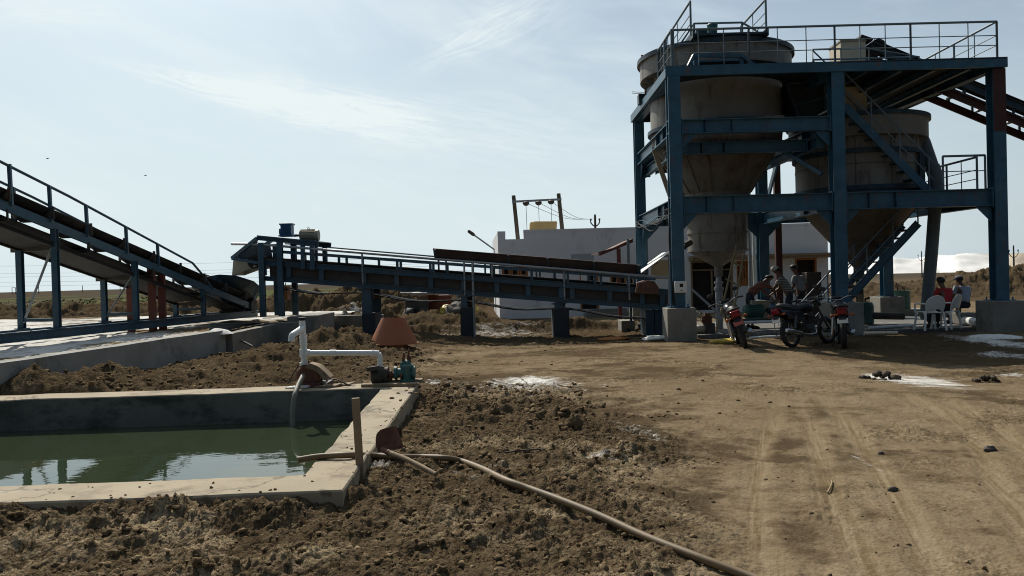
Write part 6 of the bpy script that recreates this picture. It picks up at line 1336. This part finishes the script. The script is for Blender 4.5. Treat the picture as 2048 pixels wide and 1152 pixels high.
# ================================================================== people
SKIN = mat('brown_skin', (0.13, 0.065, 0.04), 0.55, var=0.1); HAIR = mat('black_hair', (0.012, 0.010, 0.009), 0.6, var=0.3)
def striped(name, c1_, c2_, sc_):
    m, nt, b = node_mat(name); tc = N(nt, 'ShaderNodeTexCoord').outputs['Object']; wv = N(nt, 'ShaderNodeTexWave', Scale=sc_, Distortion=1.5, Detail=1.0); wv.bands_direction = 'Z'; nt.links.new(tc, wv.inputs['Vector'])
    c = ramp(nt, wv.outputs[0], [(0.42, c1_), (0.58, c2_)]); nt.links.new(c, b.inputs['Base Color']); b.inputs['Roughness'].default_value = 0.85; return m
def skin_obj(name, verts, edges, radii, m_, parent, root=0, sub=2):
    me = bpy.data.meshes.new(name); me.from_pydata([tuple(v_) for v_ in verts], edges, []); me.materials.append(m_)
    o = bpy.data.objects.new(name, me); COL.objects.link(o); o.parent = parent; OFF[o] = V((0, 0, 0))
    sk_ = o.modifiers.new('skin', 'SKIN'); sk_.use_smooth_shade = True; sk_.branch_smoothing = 0.4
    for i, r_ in enumerate(radii):
        d = me.skin_vertices[0].data[i]; d.radius = (r_, r_) if not isinstance(r_, tuple) else r_; d.use_root = (i == root)
    if sub: ss = o.modifiers.new('sub', 'SUBSURF'); ss.levels = 1; ss.render_levels = sub
    return o
def person(label, loc, rz, J, shirt, trousers, sleeve=0.5, cap=None, shoes=M['black']):
    t = thing('person', label, 'person', loc, rz, local=True)
    j = {k: V(v_) for k, v_ in J.items()}
    Vt, E, Rd = [], [], []
    def add(p, r_, par=None):
        Vt.append(V(p)); Rd.append(r_); i = len(Vt) - 1
        if par is not None: E.append((par, i))
        return i
    hd = j['head']; nk = j['neck']; up = (hd - nk).normalized(); fw = j.get('face', V((0, 1, 0))).normalized(); sd = up.cross(fw).normalized()
    pel = add(j['hips'], 0.12); bel = add(lerp(j['hips'], j['chest'], .5), 0.115, pel); che = add(j['chest'], 0.125, bel); nb = add(nk, 0.055, che)
    ch_ = add(hd - up * 0.06 + fw * 0.015, 0.07, nb); mid = add(hd + up * 0.01, 0.088, ch_); top = add(hd + up * 0.085 - fw * 0.01, 0.06, mid)
    add(hd + fw * 0.105 - up * 0.02, 0.014, mid)                                       # nose
    for s_ in (1, -1): add(hd + sd * 0.09 * s_ - up * 0.01, 0.014, mid)               # ears
    for S_ in ('l', 'r'):
        sh = add(j['sh' + S_], 0.062, che); el = add(j['el' + S_], 0.042, sh); wr = add(j['wr' + S_], 0.028, el)
        d = (j['wr' + S_] - j['el' + S_]).normalized(); lat = d.cross(ZUP if abs(d.z) < 0.9 else fw).normalized()
        pa = add(j['wr' + S_] + d * 0.06, 0.03, wr)
        for k in range(4):
            b0 = j['wr' + S_] + d * 0.09 + lat * (k - 1.5) * 0.019; ln = (0.065, 0.078, 0.072, 0.055)[k]
            f0 = add(b0, 0.009, pa); f1 = add(b0 + d * ln * 0.55 - up * 0.012, 0.008, f0); add(b0 + d * ln * 0.85 - up * 0.035, 0.007, f1)
        th0 = add(j['wr' + S_] + d * 0.05 + lat * 0.036, 0.01, pa); add(j['wr' + S_] + d * 0.09 + lat * 0.05, 0.008, th0)
        hp2 = add(j['hp' + S_], 0.085, pel); kn = add(j['kn' + S_], 0.055, hp2); an = add(j['an' + S_], 0.036, kn); add(j['to' + S_], 0.032, an)
    skin_obj('body', Vt, E, Rd, SKIN, t)
    Vt, E, Rd = [], [], []
    a = add(j['hips'] + V((0, 0, 0.02)), 0.155); b_ = add(lerp(j['hips'], j['chest'], .5), 0.145, a); c = add(j['chest'], 0.155, b_); add(lerp(j['chest'], nk, .75), 0.08, c)
    for S_ in ('l', 'r'):
        s0 = add(j['sh' + S_], 0.085, c); e_ = lerp(j['sh' + S_], j['el' + S_], min(1, sleeve * 1.4)); s1_ = add(e_, 0.068, s0)
        if sleeve > 0.75: add(lerp(j['el' + S_], j['wr' + S_], 0.9), 0.042, s1_)
    skin_obj('shirt', Vt, E, Rd, shirt, t)
    Vt, E, Rd = [], [], []
    a = add(j['hips'], 0.148); add(lerp(j['hips'], j['chest'], .22), 0.14, a)
    for S_ in ('l', 'r'):
        h_ = add(j['hp' + S_], 0.105, a); k_ = add(j['kn' + S_], 0.078, h_); add(lerp(j['kn' + S_], j['an' + S_], .93), 0.062, k_)
    skin_obj('trousers', Vt, E, Rd, trousers, t)
    for S_ in ('l', 'r'):
        mb = MB(); a, b_ = j['an' + S_], j['to' + S_]; mb.tube([a + (a - b_) * 0.25 + V((0, 0, -0.03)), lerp(a, b_, .4) + V((0, 0, -0.03)), b_ + V((0, 0, -0.01)), b_ + (b_ - a) * 0.2], [0.04, 0.05, 0.045, 0.02], 10); mb.build('shoe', shoes, t)
    rot = Matrix((sd, fw, up)).transposed()
    mb = MB(); mb.ball(hd + up * 0.045 - fw * 0.022, 0.105, (0.92, 1.0, 0.82), 16, 10, rot); mb.build('hair', HAIR, t)
    for s_ in (1, -1): mb = MB(); mb.ball(hd + fw * 0.083 + sd * 0.032 * s_ + up * 0.015, 0.011, nu=8, nv=6); mb.build('eye', HAIR, t)
    if cap is not None:
        mb = MB(); mb.ball(hd + up * 0.06 - fw * 0.01, 0.112, (0.95, 1.0, 0.72), 18, 10, rot); mb.plate([hd + up * 0.045 + fw * 0.08 + sd * 0.075, hd + up * 0.045 + fw * 0.08 - sd * 0.075, hd + up * 0.03 + fw * 0.18 - sd * 0.05, hd + up * 0.03 + fw * 0.18 + sd * 0.05], up * 0.012); mb.build('cap', cap, t)
    return t
DEN = mat('dark_trousers', (0.022, 0.026, 0.034), 0.85, var=0.25)
# local axes: +Y is where the person faces
def standing(lean=0.0, hx=0.0):
    s_, c = math.sin(lean), math.cos(lean)
    def tor(x, h): return (x, h * s_, 0.93 + h * c)
    J = dict(hips=(0, 0, 0.93), chest=tor(0, .36), neck=tor(0, .54), head=(0, .68 * s_ + 0.05, 0.93 + .68 * c + 0.02), face=(0, 1, -0.35 * s_ - 0.1))
    for S_, x in (('l', -1), ('r', 1)):
        J['sh' + S_] = tor(x * 0.18, .46); J['hp' + S_] = (x * 0.09, 0, .87); J['kn' + S_] = (x * 0.11, 0.06, .49); J['an' + S_] = (x * 0.12, 0.0, .09); J['to' + S_] = (x * 0.14, 0.17, .04)
    return J
J = standing(R(52)); 
J.update(elr=(0.2, 0.62, 1.05), wrr=(0.1, 0.72, 0.86), ell=(-0.22, 0.55, 1.0), wrl=(-0.08, 0.68, 0.84))
def at_px(px, Y, z=0.05): p = W(px, 600, Y); return (p.x, Y, z)
person('person bending forward in an orange red striped shirt over the blue pump', at_px(1499, 21.9), R(-80), J, striped('orange_stripes', (0.30, 0.10, 0.06), (0.13, 0.05, 0.04), 9), DEN, 0.5)
J = standing(R(24)); J.update(ell=(-0.24, 0.35, 1.1), wrl=(-0.12, 0.5, 0.95), elr=(0.26, 0.3, 1.08), wrr=(0.1, 0.48, 0.93))
person('person in a pale cap and grey striped shirt, middle of the standing men', at_px(1579, 21.7), R(62), J, striped('grey_stripes', (0.38, 0.35, 0.29), (0.07, 0.06, 0.055), 7), DEN, 0.5, cap=mat('pale_cap', (0.5, 0.48, 0.42), 0.8, var=0.1))
J = standing(R(14)); J.update(ell=(-0.25, 0.08, 1.12), wrl=(-0.22, 0.25, 0.92), elr=(0.27, -0.02, 1.1), wrr=(0.26, 0.12, 0.86))
person('bareheaded person in a plain grey shirt, rightmost of the three standing men', at_px(1603, 22.4), R(40), J, mat('grey_shirt', (0.24, 0.24, 0.25), 0.85, var=0.1), DEN, 0.55)
def sitting(lean=0.1):
    J = dict(hips=(0, -0.06, 0.52), chest=(0, -0.02 + lean * .3, 0.86), neck=(0, 0.03 + lean * .5, 1.04), head=(0, 0.08 + lean * .6, 1.18), face=(0, 1, -0.1))
    for S_, x in (('l', -1), ('r', 1)):
        J['sh' + S_] = (x * 0.18, 0.0 + lean * .45, 0.97); J['el' + S_] = (x * 0.24, 0.12, 0.72); J['wr' + S_] = (x * 0.13, 0.34, 0.66); J['hp' + S_] = (x * 0.09, 0.0, .5); J['kn' + S_] = (x * 0.13, 0.42, .5); J['an' + S_] = (x * 0.13, 0.42, .09); J['to' + S_] = (x * 0.14, 0.58, .04)
    return J
L_ = ch1.location
person('person in a bright red shirt sitting on a white plastic chair', (L_.x, L_.y, 0.052), R(14), sitting(0.12), mat('red_shirt', (0.36, 0.02, 0.022), 0.8, var=0.12), DEN, 0.5)
bx_ = W(1928, 600, 21.5); 
person('person in a pale blue shirt and grey cap sitting behind the man in red', (bx_.x, 21.5, 0.052), R(6), sitting(0.16), mat('pale_blue_shirt', (0.30, 0.35, 0.41), 0.85, var=0.1), DEN, 0.5, cap=mat('grey_cap', (0.10, 0.10, 0.12), 0.8, var=0.2))
mb = MB(); mb.span((bx_.x - 0.25, 21.25, 0.06), (bx_.x + 0.25, 21.75, 0.36)); one('seat_block', mb, M['conc'], 'low concrete block the man in the grey cap sits on', 'block', (bx_.x, 21.5, 0.05), bevel=0.02)

# ================================================================== motorcycles
def make_bike():
    t = thing('motorcycle', 'x', 'motorcycle', (0, 0, 0), 0, local=True)
    BODY = mat('black_bike_paint', (0.012, 0.013, 0.016), 0.25, var=0.2, dust=0.25, spec=0.6); SEAT = mat('seat_vinyl', (0.014, 0.014, 0.015), 0.55, var=0.2, dust=0.2); RED = mat('red_lens', (0.2, 0.008, 0.01), 0.25, var=0.05); AMB = mat('amber_lens', (0.35, 0.08, 0.012), 0.3, var=0.05)
    RX = Matrix.Rotation(R(90), 3, 'Y')
    for yc, nm in ((0, 0.055), (1.27, 0.042)):
        c = V((0, yc, 0.30)); mb = MB(); ro = 0.225
        mb.lathe([(ro, -0.03), (ro + 0.015, -0.03), (ro + 0.015, 0.03), (ro, 0.03), (ro - 0.01, 0), (ro, -0.03)], c, 32, RX)
        for i in range(14): a = 2 * math.pi * i / 14; d = V((0, math.cos(a), math.sin(a))); mb.bar(c + d * 0.03, c + d * ro, 0.005, 0.005)
        mb.tube([c + V((-0.06, 0, 0)), c + V((0.06, 0, 0))], 0.05, 14); wh = mb.build('wheel', M['alu'], t)
        prof = [(0.235 + 0.0, -nm * 0.8)] + [(0.25 + 0.05 * math.sin(math.pi * k / 8), -nm * math.cos(math.pi * k / 8)) for k in range(9)] + [(0.235, nm * 0.8), (0.235, -nm * 0.8)]
        mb = MB(); mb.lathe(prof, c, 36, RX); mb.build('tyre', M['black'], wh)
    mb = MB()
    for x in (-0.1, 0.1): mb.tube([(x, 0.0, 0.31), (x, 0.36, 0.34)], 0.02, 8); mb.tube([(x, 0.36, 0.36), (x * .6, 0.5, 0.68), (x * .6, -0.1, 0.74)], 0.016, 8)
    mb.tube([(0, 0.36, 0.3), (0, 0.78, 0.28), (0, 0.95, 0.78)], 0.022, 8); mb.tube([(0, 0.45, 0.68), (0, 0.95, 0.8)], 0.025, 8); mb.build('frame', M['black'], t)
    for x in (-0.12, 0.12): mb = MB(); mb.tube([(x, 0.0, 0.33), (x * .95, 0.13, 0.66)], 0.032, 10); mb.tube([(x, 0.02, 0.38), (x * .97, 0.11, 0.6)], 0.042, 10); mb.build('shock_absorber', M['alu'], t)
    mb = MB(); mb.box((0, 0.58, 0.36), (0.24, 0.3, 0.2)); mb.box((0, 0.66, 0.55), (0.17, 0.17, 0.2), Matrix.Rotation(R(-15), 3, 'X'))
    for i in range(5): mb.box((0, 0.65, 0.47 + i * 0.04), (0.21, 0.21, 0.01), Matrix.Rotation(R(-15), 3, 'X'))
    mb.tube([(-0.15, 0.55, 0.35), (0.15, 0.55, 0.35)], 0.09, 16); mb.build('engine', M['alu'], t, bevel=0.01)
    mb = MB(); mb.ball((0, 0.66, 0.83), 0.25, (0.58, 1.05, 0.55), 18, 12); mb.build('fuel_tank', BODY, t)
    mb = MB(); mb.tube([(0, 0.45, 0.79), (0, 0.3, 0.785), (0, 0.0, 0.81), (0, -0.22, 0.84), (0, -0.28, 0.84)], [0.07, 0.11, 0.125, 0.11, 0.05], 14); mb.build('seat', SEAT, t)
    for x in (-1, 1):
        mb = MB(); mb.plate([(x * 0.12, 0.4, 0.72), (x * 0.12, 0.38, 0.54), (x * 0.12, 0.14, 0.56), (x * 0.1, -0.3, 0.74), (x * 0.09, -0.36, 0.82), (x * 0.11, 0.0, 0.76)], (0.03, 0, 0)); mb.build('side_panel', BODY, t, bevel=0.008)
        mb = MB(); mb.tube([(x * 0.07, -0.33, 0.71), (x * 0.17, -0.34, 0.70)], 0.012, 6); mb.ball((x * 0.19, -0.35, 0.70), 0.034, (1.1, 0.8, 0.8), 10, 8); mb.build('indicator', AMB, t)
        mb = MB(); mb.tube([(x * 0.06, 0.98, 0.86), (x * 0.095, 1.06, 0.62), (x * 0.09, 1.27, 0.30)], 0.026, 10); mb.build('fork_leg', M['alu'], t)
        mb = MB(); mb.tube([(x * 0.24, 0.80, 1.02), (x * 0.26, 0.76, 1.16), (x * 0.27, 0.75, 1.2)], 0.008, 6); mb.ball((x * 0.28, 0.745, 1.22), 0.06, (1.1, 0.25, 0.75), 12, 8); mb.build('mirror', M['black'], t)
        mb = MB(); mb.tube([(x * 0.1, 0.42, 0.34), (x * 0.26, 0.42, 0.33)], 0.018, 8); mb.build('footpeg', M['black'], t)
    mb = MB(); mb.tube(smooth_path([(-0.38, 0.76, 1.0), (-0.2, 0.84, 1.02), (-0.08, 0.92, 0.96), (0.08, 0.92, 0.96), (0.2, 0.84, 1.02), (0.38, 0.76, 1.0)], 4), 0.012, 8); hb = mb.build('handlebar', M['chrome'], t)
    for x in (-1, 1): mb = MB(); mb.tube([(x * 0.27, 0.81, 1.015), (x * 0.39, 0.755, 1.0)], 0.019, 8); mb.tube([(x * 0.25, 0.85, 1.01), (x * 0.38, 0.82, 0.995)], 0.007, 6); mb.build('grip', M['black'], hb)
    mb = MB(); mb.ball((0, 1.08, 0.9), 0.1, (1, 0.8, 1), 16, 10); mb.box((0, 0.98, 0.99), (0.2, 0.08, 0.1), Matrix.Rotation(R(30), 3, 'X')); mb.build('headlamp_cowl', BODY, t, bevel=0.01)
    mb = MB(); mb.tube([(0, 1.15, 0.9), (0, 1.175, 0.9)], 0.075, 16); mb.build('headlight', M['chrome'], t)
    mb = MB(); mb.lathe([(0.32, -0.06), (0.335, -0.03), (0.34, 0), (0.335, 0.03), (0.32, 0.06)], (0, 1.27, 0.30), 20, RX, a0=R(-40), a1=R(110)); mb.build('front_mudguard', BODY, t)
    mb = MB(); mb.lathe([(0.33, -0.07), (0.345, -0.03), (0.35, 0), (0.345, 0.03), (0.33, 0.07)], (0, 0, 0.32), 20, RX, a0=R(60), a1=R(205)); mb.build('rear_mudguard', BODY, t)
    mb = MB(); mb.box((0, -0.36, 0.76), (0.17, 0.1, 0.1)); mb.box((0, -0.33, 0.82), (0.2, 0.14, 0.04)); mb.build('tail_lamp', RED, t, bevel=0.02)
    mb = MB(); mb.box((0, -0.39, 0.585), (0.2, 0.012, 0.1), Matrix.Rotation(R(-12), 3, 'X')); np_ = mb.build('number_plate', M['plastic_white'], t, bevel=0.003)
    mb = MB(); mb.box((0, -0.36, 0.66), (0.14, 0.03, 0.12), Matrix.Rotation(R(-20), 3, 'X')); mb.build('plate_bracket', M['black'], t)
    mb = MB(); mb.tube(smooth_path([(-0.13, 0.02, 0.83), (-0.13, -0.3, 0.87), (-0.06, -0.4, 0.89), (0.06, -0.4, 0.89), (0.13, -0.3, 0.87), (0.13, 0.02, 0.83)], 4), 0.013, 8); mb.build('grab_rail', M['alu'], t)
    mb = MB(); mb.tube(smooth_path([(0.1, 0.72, 0.42), (0.14, 0.7, 0.26), (0.15, 0.4, 0.24), (0.16, 0.2, 0.27)], 4), 0.022, 8); mb.tube([(0.16, 0.2, 0.27), (0.165, 0.1, 0.29), (0.17, -0.3, 0.36), (0.17, -0.33, 0.365)], [0.025, 0.045, 0.05, 0.035], 14); mb.build('exhaust', M['chrome'], t)
    mb = MB(); mb.tube(smooth_path([(-0.17, 0.25, 0.62), (-0.2, 0.2, 0.3), (-0.2, -0.2, 0.3), (-0.17, -0.2, 0.66)], 4), 0.01, 6)
    for y in (0.12, 0.02, -0.08): mb.tube([(-0.195, y, 0.31), (-0.175, y, 0.62)], 0.006, 6)
    mb.build('leg_guard', M['chrome'], t)
    mb = MB(); mb.tube([(-0.1, 0.42, 0.3), (-0.2, 0.38, 0.02)], 0.012, 6); mb.build('side_stand', M['black'], t)
    return t
bk0 = make_bike(); bikes = [bk0, copy_tree(bk0), copy_tree(bk0)]
for bk_, (px, py, rz, ln, lab) in zip(bikes, ((1497, 697, -9, -18, 'black motorcycle leaning left on its stand, nearest the left plinth'), (1592, 696, -55, -10, 'black motorcycle turned to the right in the middle of the three parked'), (1697, 698, -19, -4, 'black motorcycle seen squarely from behind in front of the middle column'))):
    p = GG(px, py); bk_.location = (p.x, p.y + 0.2, p.z - 0.01); bk_.rotation_euler = (0, R(ln), R(rz)); bk_['label'] = lab; bk_['group'] = 'motorcycles parked before the tower'
for ch_ in bikes[0].children:
    if ch_.name.startswith('number_plate'): ch_.data = ch_.data.copy(); ch_.data.materials[0] = mat('pinkish_plate', (0.42, 0.12, 0.1), 0.5, var=0.1)

# ================================================================== roof and far things
M['tank_yellow'] = mat('yellowed_plastic_tank', (0.72, 0.52, 0.23), 0.5, var=0.12, stain=(0.5, 0.32, 0.12), amt=0.25)
rt_ = thing('roof_tank', 'ribbed cream water tank on the roof of the white building', 'water tank', W(1086, 462, 34.5))
a, b_, c_, d_ = W(1059, 461, 34.5), W(1112, 461, 34.5), W(1113, 444, 34.5), W(1059, 446, 34.5)
mb = MB(); mb.plate([a, b_, c_, lerp(c_, d_, 0.8) + V((0, 0, 0.03)), d_], (0, 1.1, 0)); mb.build('body', M['tank_yellow'], rt_, bevel=0.05, seg=3)
for t in np.linspace(0.1, 0.9, 9): mb = MB(); mb.bar(lerp(a, b_, t) + V((0, -0.56, 0)), lerp(d_, c_, t) + V((0, -0.56, -0.03)), 0.03); mb.build('rib', M['tank_yellow'], rt_)
for px in (1064, 1108): mb = MB(); p = W(px, 461, 34.5); mb.box((p.x, 34.5, (p.z + 3.05) / 2), (0.12, 0.9, max(0.05, p.z - 3.05))); mb.build('foot', M['conc'], rt_)
M['pole_wood'] = mat('old_pole_wood', (0.11, 0.09, 0.065), 0.85, var=0.3, scale=4)
hf = thing('pole_frame', 'twin wooden pole frame with a crossbar and round insulators behind the white building', 'power pole', V((W(1075, 470, 40).x, 40, 0)))
for (xa, ya, xb, yb_) in ((1027, 391, 1036, 480), (1117, 387, 1126, 475)):
    A, Bq = W(xa, ya, 40.0), W(xb, yb_, 40.0); Bq = A + (Bq - A) * ((A.z + 0.3) / (A.z - Bq.z)); mb = MB(); mb.tube([Bq, A], [0.125, 0.10], 10); mb.build('pole', M['pole_wood'], hf)
mb = MB(); mb.bar(W(1024, 403.5, 39.9), W(1123, 398.5, 39.9), 0.09, 0.1); mb.build('crossbar', M['pipe_gal'], hf)
for px, py in ((1052, 405), (1077, 404), (1102, 402)):
    mb = MB(); p = W(px, py + 1, 39.8); mb.lathe([(0, 0.09), (0.08, 0.08), (0.16, 0.03), (0.165, -0.05), (0.09, -0.13), (0, -0.15)], p, 16); mb.build('insulator', M['dark_iron'], hf)
    mb = MB(); q_ = W(px + 2, 461, 39.6); mb.tube([p + V((0, 0, -0.1)), q_], 0.012, 5); mb.build('drop_wire', M['black'], hf)
    mb = MB(); e = W(1182 + (px - 1052) * 0.15, 438, 60.0); mid = lerp(p, e, 0.5) + V((0, 0, -0.35)); mb.tube(smooth_path([p, mid, e], 6), 0.012, 5); mb.build('line_wire', M['black'], hf)
def utility_pole(px, ytop, Y, label, arms=True, r_=0.1, k=1.0):
    A = W(px, ytop, Y); t = thing('utility_pole', label, 'utility pole', (A.x, Y, 0)); mb = MB(); mb.tube([(A.x, Y, -0.2), A], [r_ * 1.2, r_ * 0.8], 8); mb.build('pole', M['grit'], t)
    if arms:
        for s_ in (-1, 1): mb = MB(); mb.tube(smooth_path([A + V((0, 0, -1.25 * k)), A + V((s_ * 0.28 * k, 0, -1.1 * k)), A + V((s_ * 0.52 * k, 0, -0.78 * k)), A + V((s_ * 0.52 * k, 0, -0.5 * k))], 4), r_ * 0.45, 6); mb.build('arm', M['grit'], t)
        for s_ in (-1, 0, 1): mb = MB(); p = A + V((s_ * 0.52 * k, 0, (-0.5 if s_ else 0.0) * k)); mb.tube([p, p + V((0, 0, 0.16 * k)), p + V((0, 0, 0.2 * k))], [r_ * 0.7, r_ * 0.8, r_ * 0.3], 8); mb.build('insulator', M['grit'], t)
    return t
utility_pole(1190, 432, 60, 'pole with curved insulator arms rising behind the white building roof', r_=0.10, k=0.62)
utility_pole(1843, 505, 120, 'thin pole standing in front of the white salt heaps', r_=0.09)
utility_pole(2027, 494, 75, 'pole with a stay wire at the right edge beyond the earth bank', r_=0.08, k=0.8)
for px, yt, lab in ((77, 567, 'distant pole on the horizon behind the left conveyor legs'), (165, 571, 'small distant pole on the horizon between the conveyor leg pairs'), (240, 571, 'small distant pole on the horizon near the red oxide props')): utility_pole(px, yt, 420, lab, False, 0.18)
hf2 = thing('pole_frame', 'tiny distant pole frame on the left horizon', 'power pole', V((W(27, 575, 420).x, 420, 0)))
for px in (24, 31): mb = MB(); A = W(px, 575.5, 420); mb.tube([(A.x, 420, 0), A], 0.15, 6); mb.build('pole', M['grit'], hf2)
mb = MB(); mb.bar(W(23.5, 575.5, 420), W(31.5, 575.3, 420), 0.25); mb.build('crossbar', M['grit'], hf2)
pl_ = thing('power_lines', 'faint sagging power lines above the left horizon', 'power lines', V((-60, 160, 8)))
for k, (ya, yb_) in enumerate(((530, 512), (546, 524), (553, 529), (563, 541), (571, 548))):
    A, Bq = W(-250, ya + 3, 190), W(1250, yb_ - 14, 170); mb = MB(); mb.tube([lerp(A, Bq, t) + V((0, 0, -2.0 * 4 * t * (1 - t) * 0.5)) for t in np.linspace(0, 1, 15)], 0.022, 5); mb.build('wire', M['grit'], pl_)
sl_ = thing('street_lamp', 'street lamp arm leaning out left of the white building', 'street lamp', V((W(990, 500, 36).x, 36, 0)))
A, Bq = W(990, 500, 36), W(948, 470, 36); mb = MB(); mb.tube([(A.x, 36, 0), A], 0.05, 8); mb.build('pole', M['pipe_gal'], sl_); mb = MB(); mb.tube([A, Bq], 0.035, 8); mb.build('arm', M['pipe_gal'], sl_)
mb = MB(); d = (Bq - A).normalized(); mb.tube([Bq - d * 0.05, Bq + d * 0.05, Bq + d * 0.3, Bq + d * 0.34], [0.04, 0.08, 0.07, 0.03], 10); mb.build('lamp_head', M['dark_iron'], sl_)
# salt heaps far behind
def heap(name, xs, zs, Y, depth, m_, label, seed):
    x0_, x1_ = xs; mb = MB(); nx_, ny_ = 90, 26; vs = []
    for j in range(ny_ + 1):
        for i in range(nx_ + 1):
            u_, v_ = i / nx_, j / ny_; x = x0_ + (x1_ - x0_) * u_; y = Y + depth * v_
            hx = np.interp(u_, [a for a, _ in zs], [b for _, b in zs]); hh2 = min(hx, 0.28 * depth * v_, 0.6 * depth * (1 - v_)); n_ = mnoise.noise(V((x * 0.12, y * 0.2, seed))) + 0.5 * mnoise.noise(V((x * 0.4, y * 0.5, seed)))
            hh2 = max(0, hh2 * (1 + 0.1 * n_) + (0.25 * n_ if hh2 > 0.3 else 0)); vs.append(V((x + 1.5 * mnoise.noise(V((y * .2, x * 0.05, seed + 2))), y, hh2 - 0.05)))
    fs = [(j * (nx_ + 1) + i, j * (nx_ + 1) + i + 1, (j + 1) * (nx_ + 1) + i + 1, (j + 1) * (nx_ + 1) + i) for j in range(ny_) for i in range(nx_)]
    mb.add(vs, fs, True); return one(name, mb, m_, label, 'salt heap', ((x0_ + x1_) / 2, Y, 0))
def wx(px, Y=220): return W(px, 545, Y).x
M['salt_far'] = mat('piled_salt', (0.78, 0.77, 0.74), 0.9, var=0.1, scale=0.15, stain=(0.5, 0.46, 0.39), amt=0.3, sscale=0.06)
M['salt_dirty'] = mat('dirty_piled_salt', (0.40, 0.34, 0.26), 0.9, var=0.15, scale=0.2, stain=(0.6, 0.57, 0.5), amt=0.25, sscale=0.1)
heap('salt_heap', (wx(1735), wx(1862)), [(0, 0), (0.38, 4.2), (0.62, 4.1), (0.82, 3.9), (1, 0)], 205, 46, M['salt_far'], 'flat topped white salt heap behind the earth bank, left of the grey pipe', 1)
heap('salt_heap', (wx(1818), wx(1962)), [(0, 0), (0.42, 4.5), (0.75, 4.9), (0.9, 4.6), (1, 3.8)], 196, 46, M['salt_far'], 'bright white salt heap behind the earth bank, right of the grey pipe', 2)
heap('salt_heap', (wx(1895), wx(2200)), [(0, 0), (0.15, 3.0), (0.25, 4.6), (0.6, 4.8), (1, 2.5)], 190, 44, M['salt_dirty'], 'dull tan salt heap behind the earth bank at the far right', 3)
mb = MB(); 
for k, (px, py, Y, lab) in enumerate(((95, 317, 90, 'upper left speck of a bird in the sky above the left conveyor'), (291, 351, 95, 'bird speck in the sky nearest the middle conveyor motor'))):
    p = W(px, py, Y); mb = MB(); mb.ball(p, 0.09, (1.6, 0.6, 0.6), 10, 6); mb.plate([p, p + V((0.06, 0, 0.02)), p + V((0.24, 0.05, 0.07)), p + V((0.1, 0.03, 0.05))], (0, 0.0, 0.012)); mb.plate([p, p + V((-0.06, 0, 0.02)), p + V((-0.24, 0.05, 0.08)), p + V((-0.1, 0.03, 0.05))], (0, 0, 0.012)); one('bird', mb, M['dark_iron'], lab, 'bird', p)
# scrub beyond the furrows: one uncountable mass of small leaves
rng = np.random.default_rng(9); nb_ = 1500
bx = rng.uniform(-75, 4, nb_); by = 52 + 75 * rng.random(nb_) ** 1.3; okm = fbm(bx * 0.06, by * 0.05, 3, 301) > -0.12; bx, by = bx[okm], by[okm]; bz, _, _ = ground(bx, by)
VV = []; FF = []
for i in range(len(bx)):
    rad = 0.12 + 0.22 * rng.random(); n_ = 9; c = np.array([bx[i], by[i], bz[i]])
    for k in range(n_):
        pc_ = c + np.array([rng.normal(0, rad * .5), rng.normal(0, rad * .5), abs(rng.normal(0, rad * .35))]); d1 = rng.normal(0, 0.10, 3); d2 = rng.normal(0, 0.10, 3); b0 = len(VV); VV += [pc_ - d1, pc_ + d1, pc_ + d2]; FF.append((b0, b0 + 1, b0 + 2))
me = bpy.data.meshes.new('scrub'); me.from_pydata([tuple(v_) for v_ in VV], [], FF); me.materials.append(mat('dry_green_leaves', (0.12, 0.135, 0.05), 0.8, var=0.4, scale=0.3)); o = bpy.data.objects.new('scrub', me); COL.objects.link(o); tag(o, 'low dry green scrub beyond the furrowed earth', 'scrub', kind='stuff')
